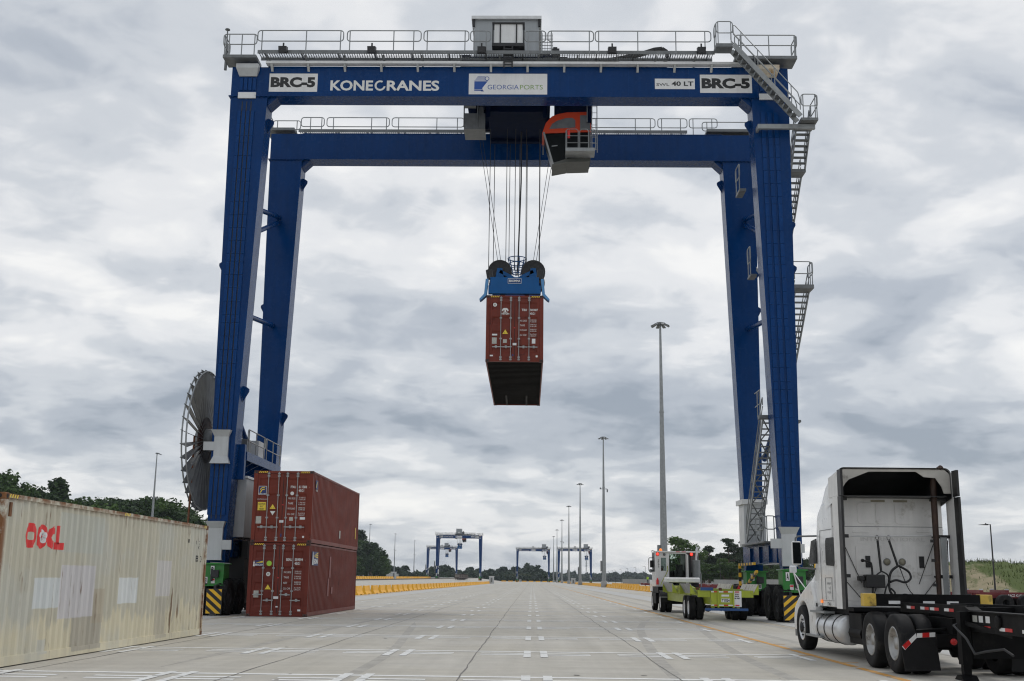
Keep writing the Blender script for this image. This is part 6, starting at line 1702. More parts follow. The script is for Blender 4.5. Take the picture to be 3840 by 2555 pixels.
crane((-1.21, 51.6, 0), 'BRC-5', 'large blue gantry crane in the foreground holding a brown container', 0.0, 13.42, True, None, 'main')
FG = 'far blue gantry cranes'
crane((-40.1, 630, 0.9), 'BRC-4', 'largest of the far gantry cranes, left of the vanishing point', 0.0, 17.0, False, FG, 'trolley in the middle of the largest far crane')
crane((-73.3, 936, 2.6), 'BRC-3', 'leftmost far gantry crane, partly hidden behind the largest far crane', 3.5, 16.5, False, FG, 'trolley on the leftmost far crane')
crane((7.8 - 8.2 + 1.2, 860, 0), 'BRC-2', 'far gantry crane standing just left of the farthest light masts', 8.3, 16.5, False, FG, 'trolley at right of the far crane by the farthest masts')
crane((31.5, 847, 0), 'BRC-1', 'rightmost far gantry crane, seen behind the receding light masts', 8.3, 16.5, False, FG, 'trolley at right of the rightmost far crane')

# ================================================================ VEHICLES
def rsect(w_, zb, zt, r, y, n=5, rb=0.03):
    """rounded-rectangle ring in the xz plane at y"""
    pts = []
    for cx, cz, a0, rr in ((w_ - rb, zb + rb, -90, rb), (w_ - r, zt - r, 0, r), (-w_ + r, zt - r, 90, r), (-w_ + rb, zb + rb, 180, rb)):
        for k in range(n):
            a = R(a0 + 90 * k / (n - 1)); pts.append((cx + rr * math.cos(a), y, cz + rr * math.sin(a)))
    return pts

def semi():
    T = empty('tractor_unit', (7.57, 24.0, 0), 0, 'white sleeper cab highway tractor seen from behind at right', 'truck')
    def Yy(y): return y - 24.0
    # cab + sleeper
    b = MB(); b.loft([rsect(1.18, 1.05, 3.35, 0.10, Yy(24.5)), rsect(1.19, 1.05, 3.33, 0.16, Yy(25.3)), rsect(1.17, 1.05, 3.20, 0.26, Yy(25.75)), rsect(1.12, 1.05, 3.02, 0.34, Yy(26.02)), rsect(1.06, 1.0, 2.45, 0.34, Yy(26.40)), rsect(1.0, 0.95, 1.93, 0.25, Yy(26.9))])
    cab = b.build('cab', M_white, T)
    b = MB(); b.loft([rsect(0.98, 0.85, 1.92, 0.22, Yy(26.86)), rsect(0.95, 0.8, 1.82, 0.24, Yy(27.3)), rsect(0.90, 0.7, 1.60, 0.25, Yy(28.1)), rsect(0.84, 0.6, 1.34, 0.22, Yy(28.55)), rsect(0.74, 0.55, 1.02, 0.16, Yy(28.8))]); b.build('hood', M_white, T)
    for s in (-1, 1):
        f = MB(); arc = [(27.75 + 0.61 * math.cos(R(a)), 0.5 + 0.61 * math.sin(R(a))) for a in range(-8, 189, 14)]
        prof = [(28.46, 0.42), (28.74, 0.42), (28.74, 0.72), (28.62, 0.98), (28.2, 1.20), (27.8, 1.34), (27.3, 1.50), (26.95, 1.60), (26.55, 1.15), (26.62, 0.95)]
        poly = [(Yy(a), z) for a, z in prof] + [(Yy(a), z) for a, z in arc[::-1]]
        x0, x1 = s * 1.10, s * 0.80
        f.prism(poly, 'x', min(x0, x1), max(x0, x1)); f.build('front_fender', M_white, T, bevel=0.09, seg=3)
        f = MB(); f.prism([(Yy(26.50), 1.02), (Yy(26.86), 1.40), (Yy(27.05), 0.92), (Yy(26.95), 0.55), (Yy(26.55), 0.55)], 'x', s * 1.02 - 0.05, s * 1.02 + 0.05); f.build('wheel_well_liner', M_black, T)
        # door window and sleeper window, door outline
        w0 = MB(); w0.prism([(Yy(25.85), 1.97), (Yy(26.62), 1.97), (Yy(26.32), 2.48), (Yy(25.85), 2.52)], 'x', s * 1.135 - 0.04, s * 1.135 + 0.055 * s); w0.build('door_window', M_glass, cab)
        w0 = MB(); q = 0.06
        w0.prism([(Yy(24.33) + q, 1.90), (Yy(25.05) - q, 1.92), (Yy(25.05), 1.92 + q), (Yy(25.02), 2.50 - q), (Yy(25.02) - q, 2.50), (Yy(24.28) + q, 2.50), (Yy(24.28), 2.50 - q), (Yy(24.33), 1.90 + q)], 'x', s * 1.187 - 0.004, s * 1.187 + s * 0.010); w0.build('sleeper_window', M_glass, cab)
        for a, z0, z1 in ((25.50, 1.05, 2.68), (25.16, 1.20, 1.66), (24.62, 1.20, 1.66)):
            MB().box(s * 1.188, s * 1.1955, Yy(a) - 0.006, Yy(a) + 0.006, z0, z1).build('panel_seam', M_galvd, cab)
        MB().box(s * 1.188, s * 1.196, Yy(24.5), Yy(25.5), 2.672, 2.682).box(s * 1.188, s * 1.195, Yy(24.62), Yy(25.16), 1.652, 1.662).box(s * 1.188, s * 1.195, Yy(24.5), Yy(25.5), 1.175, 1.183).build('panel_seam', M_galvd, cab)
        # side extender with black trim
        e = MB(); e.box(s * 1.185, s * 1.215, Yy(23.74), Yy(24.22), 1.03, 3.33); e.hexa([(s * 1.185, Yy(23.74), 3.332), (s * 1.215, Yy(23.74), 3.332), (s * 1.215, Yy(24.5), 3.332), (s * 1.185, Yy(24.5), 3.332), (s * 1.175, Yy(23.74), 3.83), (s * 1.205, Yy(23.74), 3.83), (s * 1.205, Yy(24.5), 3.76), (s * 1.175, Yy(24.5), 3.76)]); ex = e.build('side_extender', M_whited, T)
        MB().box(s * 1.18, s * 1.225, Yy(23.48), Yy(23.738), 1.03, 3.31).box(s * 1.165, s * 1.215, Yy(23.48), Yy(23.738), 3.325, 3.86).build('rubber_trim', M_black, ex)
    # operator markings on the left flank
    lf = dict(right=(0, -1, 0), up=(0, 0, 1))
    for tx_, y_, z_, w_, h_ in (('Containerport', 25.02, 1.50, 0.34, 0.075), ('FLEET', 24.86, 1.42, 0.14, 0.035), ('US DOT 223734', 25.00, 1.33, 0.30, 0.04)):
        letter(cab, tx_, (-1.199, Yy(y_), z_), w_, h_, M_galvd, bold=0.02, lift=0.003, **lf)
    letter(cab, '1746', (-1.199, Yy(25.02), 1.07), 0.24, 0.075, M_ink, bold=0.02, lift=0.003, **lf)
    # roof fairing: white shell open at the back, black inside
    def ush(w_, zb, zt, r, y, n=6):
        pts = [(w_, y, zb)]
        for cx, a0 in ((w_ - r, 0), (-w_ + r, 90)):
            for k in range(n): a = R(a0 + 90 * k / (n - 1)); pts.append((cx + r * math.cos(a), y, zt - r + r * math.sin(a)))
        pts.append((-w_, y, zb)); return pts
    st = ((23.80, 1.185, 3.30, 3.93, 0.14), (24.4, 1.19, 3.2, 3.90, 0.22), (24.9, 1.185, 3.1, 3.80, 0.34), (25.4, 1.15, 2.95, 3.52, 0.36), (25.85, 1.09, 2.8, 3.22, 0.3), (26.15, 0.98, 2.7, 3.0, 0.2))
    b = MB(); b.loft([ush(w_, zb, zt, r, Yy(y)) for y, w_, zb, zt, r in st], cap=False, closed=False); rf = b.build('roof_fairing', M_white, T)
    b = MB(); b.loft([ush(w_ - 0.025, zb, zt - 0.03, r, Yy(y) + 0.01) for y, w_, zb, zt, r in st[:5]], cap=False, closed=False); b.build('fairing_lining', M_black, rf)
    def lip(pts_o, pts_i, m, y0=23.83):
        b = MB()
        for k in range(len(pts_o) - 1): b.hexa([(pts_o[k][0], Yy(y0), pts_o[k][1]), (pts_o[k + 1][0], Yy(y0), pts_o[k + 1][1]), (pts_o[k + 1][0], Yy(y0 + 0.03), pts_o[k + 1][1]), (pts_o[k][0], Yy(y0 + 0.03), pts_o[k][1]), (pts_i[k][0], Yy(y0), pts_i[k][1]), (pts_i[k + 1][0], Yy(y0), pts_i[k + 1][1]), (pts_i[k + 1][0], Yy(y0 + 0.03), pts_i[k + 1][1]), (pts_i[k][0], Yy(y0 + 0.03), pts_i[k][1])])
        b.build('fairing_lip', m, rf)
    lip([(-1.16, 3.50), (-1.16, 3.80), (-1.06, 3.90), (-0.6, 3.905), (0.5, 3.905), (0.75, 3.90), (1.05, 3.90), (1.16, 3.80), (1.16, 3.40)], [(-1.12, 3.44), (-1.02, 3.60), (-0.94, 3.68), (-0.52, 3.845), (0.46, 3.85), (0.62, 3.74), (0.86, 3.72), (0.98, 3.54), (1.02, 3.40)], mat('shaded_fairing_lip', (0.46, 0.44, 0.40), 0.55, var=0.12, vscale=3, dirt=(0.2, 0.18, 0.16), dirt_amt=0.15))  # shading painted into the lip's grey-beige base colour, dirt blotches over it
    MB().box(-1.1, 1.1, Yy(23.9), Yy(24.5), 3.335, 3.352).build('fairing_deck', M_black, rf)
    # back wall panels and fittings
    yb = Yy(24.5)
    wl = MB(); wl.box(-1.17, 1.17, yb - 0.012, yb - 0.001, 1.10, 3.33); bw = wl.build('sleeper_back_wall', M_whited, T)
    yw = yb - 0.0125
    def pan(x0, x1, z0, z1, r=0.08, d=0.012):
        p = []
        for cx, cz, a0 in ((x1 - r, z1 - r, 0), (x0 + r, z1 - r, 90), (x0 + r, z0 + r, 180), (x1 - r, z0 + r, 270)):
            for k in range(4): a = R(a0 + 30 * k); p.append((cx + r * math.cos(a), cz + r * math.sin(a)))
        b = MB(); b.prism(p, 'y', yw - d, yw); return b
    for a in ((-0.70, -0.38, 1.72, 2.36), (-0.16, 0.39, 1.70, 2.37), (0.58, 0.90, 1.72, 2.38), (-0.23, 0.16, 2.79, 3.24), (0.18, 0.56, 2.79, 3.24), (-0.62, -0.25, 2.79, 3.24), (-0.75, -0.40, 2.60, 2.66), (0.61, 0.94, 2.62, 2.69), (-0.92, -0.30, 1.18, 1.62), (0.40, 0.96, 1.18, 1.62)):
        pan(*a, r=min(0.07, (a[3] - a[2]) * 0.4)).build('pressed_panel', M_whited, bw, bevel=0.006, seg=1)
    for z in (2.735,): MB().box(-1.17, 1.17, yw - 0.004, yw, z - 0.006, z + 0.006).build('panel_seam', M_galvd, bw)
    for x in (-0.90, 1.02): MB().box(x - 0.004, x + 0.004, yw - 0.003, yw, 2.75, 3.3).build('panel_seam', M_galvd, bw)
    M_emb = mat('embossed_grey', (0.64, 0.63, 0.61), 0.5, var=0.05)
    letter(bw, 'INTERNATIONAL', (-0.58, yw, 2.43), 1.36, 0.085, M_emb, bold=0.02, lift=0.006)
    for x in (-0.5, 0.63):
        v = MB(); v.box(x, x + 0.10, yw - 0.035, yw - 0.0125, 1.88, 2.12); vv = v.build('vent', M_black, bw)
        for k in range(7): MB().box(x + 0.008, x + 0.092, yw - 0.045, yw - 0.0355, 1.895 + k * 0.031, 1.91 + k * 0.031).build('vent_louvre', M_dark, vv)
    M_beige = mat('beige_plastic', (0.30, 0.28, 0.21), 0.6, var=0.1)
    for x in (-0.05, 0.27):
        MB().lathe([(0.065, 0), (0.065, -0.02), (0.0, -0.022)], (x, yw - 0.012, 2.0), 'y', 20).build('round_port', M_beige, bw)
        MB().lathe([(0.066, 0), (0.078, -0.012), (0.066, -0.024)], (x, yw - 0.012, 2.0), 'y', 20).build('port_ring', M_galv, bw)
    for x in (-0.32, 0.16): MB().box(x, x + 0.30, yw - 0.006, yw, 3.255, 3.30).build('tape_strip', M_beige, bw)
    # extender brackets, bar with hose springs, box, hoses
    for s in (-1, 1):
        for z in (3.30, 2.52, 1.70):
            b = MB(); b.box(s * 1.18, s * 0.93, Yy(24.10), Yy(24.16), z - 0.035, z + 0.035); b.box(s * 0.93, s * 0.98, Yy(24.16), Yy(24.49), z - 0.02, z + 0.02); b.build('extender_bracket', M_black, T)
        for zt_ in (2.45, 1.65): MB().tube([(s * 0.98, yw - 0.02, zt_), (s * 0.6, yw - 0.02, zt_ - 0.9 if zt_ > 2 else zt_ - 0.45)], 0.008, 5).build('stay_wire', M_black, T)
    MB().tube([(-0.82, Yy(24.3), 2.52), (0.92, Yy(24.3), 2.545)], 0.012, 6).build('hose_bar', M_chrome, T)
    for x0, x1, zz1 in ((-0.28, -0.25, 1.80), (-0.04, 0.10, 1.92)):
        h = MB(); h.tube([(x0 + 0.035 * math.cos(a), Yy(24.3), 2.50 + 0.05 * math.sin(a)) for a in np.linspace(0, 2 * PI, 12)], 0.006, 4)
        h.tube([(x0, Yy(24.28), 2.44), (x1, Yy(24.25), zz1)], 0.025, 8); h.build('hose_spring', M_black, T)
    def hose(pts, r=0.016, m=M_black, nm='air_hose'):
        # smooth the control points
        P = [Vector(p) for p in pts]; o_ = []
        for k in range(len(P) - 1):
            p0, p1, p2, p3 = P[max(k - 1, 0)], P[k], P[k + 1], P[min(k + 2, len(P) - 1)]
            for t in np.linspace(0, 1, 7)[:-1]:
                o_.append(0.5 * ((2 * p1) + (p2 - p0) * t + (2 * p0 - 5 * p1 + 4 * p2 - p3) * t * t + (3 * p1 - p0 - 3 * p2 + p3) * t ** 3))
        o_.append(P[-1]); MB().tube(o_, r, 6).build(nm, m, T)
    yh = Yy(24.2)
    hose([(-0.25, yh, 1.80), (-0.38, yh, 1.70), (-0.38, yh, 1.50), (-0.44, yh, 1.33), (-0.50, yh, 1.28)], 0.014); hose([(-0.25, yh, 1.80), (-0.13, yh, 1.72), (-0.12, yh, 1.58), (-0.2, yh - 0.05, 1.45), (-0.24, yh, 1.25)], 0.016)
    hose([(0.10, yh, 1.92), (-0.05, yh, 1.80), (-0.11, yh, 1.60), (-0.10, yh, 1.40), (-0.02, yh, 1.27)], 0.026); hose([(0.10, yh, 1.92), (0.30, yh, 1.80), (0.34, yh, 1.66), (0.22, yh, 1.58), (0.04, yh, 1.62), (-0.10, yh - 0.04, 1.58)], 0.024); hose([(0.12, yh, 1.9), (0.22, yh, 1.6), (0.30, yh, 1.42), (0.40, yh, 1.30)], 0.010); hose([(-0.08, yh, 1.45), (-0.02, yh - 0.06, 1.36), (-0.06, yh, 1.28)], 0.02); hose([(0.05, yh, 1.26), (0.2, yh, 1.33), (0.38, yh, 1.27)], 0.022)
    hose([(-0.60, yh + 0.1, 2.02), (-0.52, yh, 1.99), (-0.46, yh, 1.93), (-0.45, yh, 1.6), (-0.47, yh, 1.28)], 0.022); MB().lathe([(0.0, -0.03), (0.035, -0.02), (0.035, 0.03), (0, 0.03)], (-0.61, yh + 0.1, 2.02), 'y', 10).build('hose_coupling', M_black, T)
    b = MB(); b.box(-0.60, -0.20, Yy(24.15), Yy(24.40), 1.46, 1.73); b.box(-0.74, -0.60, Yy(24.2), Yy(24.35), 1.60, 1.70); b.build('junction_box', M_black, T, bevel=0.02)
    # exhaust stack with heat shield
    e = MB(); e.tube([(0.86, Yy(24.05), 1.1), (0.87, Yy(24.05), 2.5), (0.88, Yy(24.05), 3.55), (0.90, Yy(24.02), 3.78), (0.97, Yy(23.95), 3.90), (1.0, Yy(23.85), 3.94)], [0.05, 0.062, 0.068, 0.066, 0.062, 0.06], 12); exs = e.build('exhaust_stack', mat('scorched_exhaust', (0.05, 0.028, 0.02), 0.6, 0.3, var=0.35, vscale=4, dirt=(0.085, 0.045, 0.03), dirt_amt=0.2), T)
    hs = MB(); hs.box(0.93, 1.06, Yy(23.96), Yy(23.975), 1.15, 2.50); h_ = hs.build('heat_shield', M_galv, exs)
    pf = MB()
    for k in range(44): pf.lathe([(0.007, 0), (0.0, -0.001)], (1.045, Yy(23.958), 1.2 + k * 0.029), 'y', 6)
    tag(pf.build('shield_perforation', M_alu, exs, recalc=False), kind='stuff')
    for z in (1.5, 2.0, 2.4): MB().box(0.76, 0.82, Yy(24.02), Yy(24.1), z, z + 0.06).build('stack_clamp', M_black, exs)
    # chassis frame
    for s in (-1, 1): MB().box(s * 0.38, s * 0.46, Yy(19.75), Yy(28.5), 0.72, 0.98).build('frame_rail', M_frame, T)
    for y in (19.8, 21.45, 23.2, 25.0, 27.0): MB().box(-0.38, 0.38, Yy(y), Yy(y) + 0.12, 0.74, 0.96).build('cross_member', M_frame, T)
    MB().box(-1.0, 1.0, Yy(23.75), Yy(24.49), 0.985, 1.06).build('deck_plate', M_frame, T); MB().box(-0.9, 0.9, Yy(24.5), Yy(27.0), 0.55, 1.04).build('engine', M_frame, T)
    b = MB(); b.hexa([(-0.45, Yy(20.9), 0.99), (0.45, Yy(20.9), 0.99), (0.45, Yy(22.0), 0.99), (-0.45, Yy(22.0), 0.99), (-0.45, Yy(20.9), 1.06), (0.45, Yy(20.9), 1.06), (0.42, Yy(22.0), 1.12), (-0.42, Yy(22.0), 1.12)]); b.build('fifth_wheel', M_frame, T)
    for y in (20.76, 22.15):
        MB().tube([(-1.0, Yy(y), 0.51), (1.0, Yy(y), 0.51)], 0.10, 10).lathe([(0.0, -0.2), (0.24, -0.12), (0.24, 0.12), (0, 0.2)], (0, Yy(y), 0.52), 'x', 14).build('axle', M_frame, T)
        for s in (-1, 1):
            wheel(T, (s * 1.035, Yy(y), 0.512), 0.512, 0.28, M_rim, s, 0.56, 'tyre', lugs=0, n=36, hub=M_dark, rimdepth=0.16)
            wheel(T, (s * 0.715, Yy(y), 0.512), 0.512, 0.28, M_frame, s, 0.56, 'tyre', lugs=0, n=28)
    for s in (-1, 1):
        wheel(T, (s * 1.01, Yy(27.75), 0.515), 0.515, 0.29, M_chrome, s, 0.56, 'tyre', n=36, hub=M_dark, rimdepth=0.03)
        h = MB()
        for k in range(10):
            a = 2 * PI * k / 10; h.lathe([(0.0, 0), (0.026, 0), (0.0, s * 0.001)], (s * 1.118, Yy(27.75) + 0.20 * math.cos(a), 0.515 + 0.20 * math.sin(a)), 'x', 8)
        h.build('rim_holes', M_black, T); MB().lathe([(0.11, 0), (0.10, s * 0.05), (0.0, s * 0.06)], (s * 1.12, Yy(27.75), 0.515), 'x', 14).build('hub_cap', M_dark, T)
    # tank, steps
    for s in (-1, 1):
        k_ = MB(); k_.lathe([(0.0, 0.0), (0.22, 0.0), (0.295, 0.035), (0.305, 0.08), (0.305, 1.92), (0.295, 1.97), (0.22, 2.0), (0.0, 2.0)], (s * 0.89, Yy(24.35), 0.585), 'y', 28); tk = k_.build('fuel_tank', M_chrome, T)
        for y in (24.75, 25.45, 26.05): MB().lathe([(0.306, -0.025), (0.316, -0.025), (0.316, 0.025), (0.306, 0.025)], (s * 0.89, Yy(y), 0.585), 'y', 28).build('tank_strap', M_black, tk)
        for y0, y1, z in ((25.75, 27.1, 0.36), (25.3, 26.6, 0.90)): MB().box(s * 0.98, s * 1.21, Yy(y0), Yy(y1), z, z + 0.045).build('cab_step', M_galv, T)
        MB().bar((s * 1.12, Yy(25.9), 0.92), (s * 1.12, Yy(26.1), 0.4), 0.03, 0.03).bar((s * 1.12, Yy(26.4), 0.92), (s * 1.12, Yy(26.5), 0.4), 0.03, 0.03).build('step_hanger', M_galvd, T)
        MB().box(s * 0.98, s * 1.14, Yy(26.35), Yy(26.98), 0.40, 1.02).build('fender_skirt', M_whited, T)
        b = MB(); b.box(s * 0.5, s * 0.98, Yy(23.3), Yy(24.2), 0.35, 0.95); b.build('battery_box', M_frame, T); b = MB(); b.tube([(s * 0.85, Yy(23.35), 0.55), (s * 0.85, Yy(24.2), 0.55)], 0.16, 12); b.build('air_tank', M_frame, T)
        MB().box(s * 1.19, s * 1.21, Yy(25.45), Yy(25.58), 1.12, 1.19).build('marker_light', M_amber, T)
        MB().box(s * 0.95, s * 1.08, Yy(28.35), Yy(28.72), 0.28, 0.55).build('bumper_corner', M_galvd, T)
        # mirrors
        m = MB(); m.box(s * 1.34, s * 1.56, Yy(26.60), Yy(26.72), 1.95, 2.49); mm = m.build('side_mirror', M_white, T, bevel=0.04); MB().box(s * 1.365, s * 1.545, Yy(26.585), Yy(26.599), 1.98, 2.46).build('mirror_glass', M_glass, mm)
        m = MB(); m.tube([(s * 1.46, Yy(26.66), 2.49), (s * 1.46, Yy(26.66), 2.56), (s * 1.40, Yy(26.66), 2.60), (s * 1.02, Yy(26.3), 2.60)], 0.022, 8); m.tube([(s * 1.42, Yy(26.66), 1.95), (s * 1.40, Yy(26.66), 1.88), (s * 1.04, Yy(26.6), 1.86)], 0.022, 8); m.build('mirror_arm', M_galvd, T)
        m = MB(); m.box(s * 1.12, s * 1.29, Yy(28.13), Yy(28.20), 1.78, 1.95); m.build('hood_mirror', M_chrome, T, bevel=0.025)
        m = MB(); m.tube([(s * 1.20, Yy(28.15), 1.80), (s * 1.02, Yy(28.3), 1.24)], 0.014, 6); m.tube([(s * 1.20, Yy(28.15), 1.80), (s * 0.98, Yy(27.8), 1.38)], 0.014, 6); m.build('mirror_leg', M_white, T)
        # mud flap
        f = MB(); ym = Yy(20.05)
        f.prism([(s * 0.66, 0.76), (s * 0.99, 0.74), (s * 1.25, 0.50), (s * 1.20, 0.09), (s * 0.60, 0.11)] if s < 0 else [(s * 0.66, 0.76), (s * 0.60, 0.11), (s * 1.20, 0.09), (s * 1.25, 0.50), (s * 0.99, 0.74)], 'y', ym - 0.012, ym + 0.012); fl_ = f.build('mud_flap', M_rubber, T)
        MB().prism([(s * 0.66, 0.74), (s * 0.97, 0.72), (s * 0.98, 0.645), (s * 0.66, 0.665)] if s < 0 else [(s * 0.66, 0.74), (s * 0.66, 0.665), (s * 0.98, 0.645), (s * 0.97, 0.72)], 'y', ym - 0.018, ym - 0.013).prism([(s * 0.99, 0.72), (s * 1.24, 0.50), (s * 1.19, 0.44), (s * 0.98, 0.645)] if s < 0 else [(s * 0.99, 0.72), (s * 0.98, 0.645), (s * 1.19, 0.44), (s * 1.24, 0.50)], 'y', ym - 0.018, ym - 0.013).build('reflective_strip', M_sign, fl_)
        MB().prism([(s * 0.76, 0.735), (s * 0.88, 0.728), (s * 0.885, 0.652), (s * 0.765, 0.66)] if s < 0 else [(s * 0.76, 0.735), (s * 0.765, 0.66), (s * 0.885, 0.652), (s * 0.88, 0.728)], 'y', ym - 0.021, ym - 0.0181).prism([(s * 1.12, 0.61), (s * 1.23, 0.512), (s * 1.185, 0.452), (s * 1.08, 0.55)] if s < 0 else [(s * 1.12, 0.61), (s * 1.08, 0.55), (s * 1.185, 0.452), (s * 1.23, 0.512)], 'y', ym - 0.021, ym - 0.0181).build('red_reflector', M_red, fl_)
        MB().tube([(s * 0.42, ym, 0.80), (s * 0.98, ym, 0.76)], 0.025, 6).build('flap_bracket', M_frame, T)
    b = MB(); b.box(-0.75, 0.75, Yy(19.72), Yy(19.78), 0.52, 0.72); lb = b.build('light_bar', M_frame, T)
    MB().lathe([(0.055, 0.0), (0.055, -0.02), (0.0, -0.022)], (-0.47, Yy(19.72), 0.60), 'y', 18).build('tail_lamp', M_red, lb)
    MB().lathe([(0.055, 0.0), (0.055, -0.02), (0.0, -0.022)], (0.04, Yy(19.72), 0.59), 'y', 18).build('reversing_lamp', M_galv, lb)
    q = MB(); q.lathe([(0.055, 0.0), (0.055, -0.015), (0.0, -0.016)], (0.18, Yy(19.72), 0.59), 'y', 18); tl = q.build('tail_lamp', M_red, lb)
    for k in range(6):
        a = 2 * PI * k / 5; rr_ = 0.032 if k < 5 else 0
        MB().lathe([(0.012, 0.0), (0.012, -0.006), (0.0, -0.008)], (0.18 + rr_ * math.sin(a), Yy(19.72) - 0.016, 0.59 + rr_ * math.cos(a)), 'y', 8).build('led', M_lampred, tl)
    return T
semi()

def skel_trailer():
    T = empty('container_chassis', (7.53, 22.0, 0), 0, 'black skeletal container chassis coupled behind the white tractor', 'trailer')
    def Yy(y): return y - 22.0
    b = MB(); b.box(-0.98, 0.98, Yy(22.10), Yy(22.32), 1.13, 1.355); bo = b.build('front_bolster', M_frame, T)
    M_worn = mat('worn_yellow_paint', (0.62, 0.42, 0.07), 0.6, var=0.15, vscale=6, dirt=(0.07, 0.05, 0.03), dirt_amt=0.35)
    for s in (-1, 1): MB().box(s * 0.981, s * 1.215, Yy(22.09), Yy(22.33), 1.12, 1.36).build('twistlock_end', M_worn, bo, bevel=0.015)
    for x in (-0.75, -0.1, 0.35): MB().box(x, x + 0.22, Yy(22.096), Yy(22.0995), 1.17, 1.23).build('reflective_tape', M_sign, bo)
    for s in (-1, 1):
        g = MB(); g.prism([(Yy(22.1), 1.02), (Yy(22.1), 1.20), (Yy(18.75), 1.22), (Yy(18.75), 0.98), (Yy(20.2), 1.05)], 'x', s * 0.47 - 0.06, s * 0.47 + 0.06); gn = g.build('gooseneck_rail', M_frame, T)
        for y in (21.5, 20.75, 20.25, 19.55):
            MB().box(s * 0.533, s * 0.536, Yy(y), Yy(y) + 0.22, 1.10, 1.15).build('white_tape', M_sign, gn); MB().box(s * 0.533, s * 0.536, Yy(y) - 0.22, Yy(y) - 0.002, 1.10, 1.15).build('red_tape', M_red, gn)
        g = MB(); g.box(s * 0.41, s * 0.53, Yy(8.0), Yy(18.74), 0.82, 1.12); g.box(s * 0.38, s * 0.58, Yy(8.0), Yy(18.74), 1.121, 1.14); mr = g.build('main_rail', M_frame, T)
        for y in (18.1, 17.3, 16.5):
            MB().box(s * 0.533, s * 0.536, Yy(y), Yy(y) + 0.2, 0.87, 0.92).build('white_tape', M_sign, mr); MB().box(s * 0.533, s * 0.536, Yy(y) - 0.26, Yy(y) - 0.002, 0.87, 0.92).build('red_tape', M_red, mr)
        for y, w_, m in ((18.35, 0.18, M_stk), (18.12, 0.16, M_alu), (17.85, 0.16, M_alu)): MB().box(s * 0.5305, s * 0.535, Yy(y), Yy(y) + w_, 0.97, 1.07).build('data_plate', m, mr)
        MB().lathe([(0.10, 0), (0.10, s * 0.03), (0.07, s * 0.04), (0, s * 0.04)], (s * 0.531, Yy(17.5), 1.0), 'x', 18).build('hub_port', M_frame, mr)
        # landing gear leg
        l = MB(); l.box(s * 0.54, s * 0.70, Yy(18.62), Yy(18.80), 0.30, 1.12); l.box(s * 0.56, s * 0.68, Yy(18.65), Yy(18.77), 0.12, 0.30); l.prism([(Yy(18.5), 0.06), (Yy(18.92), 0.06), (Yy(18.8), 0.14), (Yy(18.62), 0.14)], 'x', s * 0.50, s * 0.74) ; l.build('landing_leg', M_frame, T)
        MB().bar((s * 0.62, Yy(18.7), 0.95), (s * 0.45, Yy(17.2), 0.80), 0.05, 0.06).build('leg_brace', M_frame, T)
    MB().box(-0.535, 0.535, Yy(18.60), Yy(18.82), 0.40, 0.815).build('landing_gear_box', M_frame, T)
    b = MB(); b.tube([(-0.72, Yy(18.72), 0.92), (-0.78, Yy(18.70), 0.90), (-0.74, Yy(18.3), 0.72), (-0.70, Yy(18.1), 0.50), (-0.60, Yy(17.9), 0.55), (-0.45, Yy(17.6), 0.60), (-0.40, Yy(17.4), 0.52)], 0.02, 8); b.build('crank_handle', M_dark, T)
    for y in (21.6, 20.4, 19.2, 17.9, 16.4, 14.8, 13.0, 11.2, 9.4): MB().box(-0.405, 0.405, Yy(y), Yy(y) + 0.10, 0.90 if y < 18.7 else 1.05, 1.05 if y < 18.7 else 1.18).build('cross_member', M_frame, T)
    MB().box(-0.40, 0.40, Yy(18.7), Yy(18.95), 0.82, 1.0).build('gooseneck_web', M_frame, T)
    for s in (-1, 1): MB().prism([(Yy(19.05), 1.20), (Yy(18.75), 1.20), (Yy(18.55), 1.145), (Yy(18.85), 1.0)], 'x', s * 0.47 - 0.10, s * 0.47 + 0.10).build('gusset', M_frame, T)
    for y in (9.6, 10.9):
        for s in (-1, 1): wheel(T, (s * 1.03, Yy(y), 0.51), 0.51, 0.28, M_chrome, s, 0.56, 'tyre', n=28, rimdepth=0.16); wheel(T, (s * 0.71, Yy(y), 0.51), 0.51, 0.28, M_frame, s, 0.56, 'tyre', n=24)
        MB().tube([(-1.0, Yy(y), 0.51), (1.0, Yy(y), 0.51)], 0.08, 8).build('axle', M_frame, T)
    MB().box(-0.45, 0.45, Yy(9.2), Yy(11.4), 0.60, 0.719).build('suspension', M_frame, T)
skel_trailer()

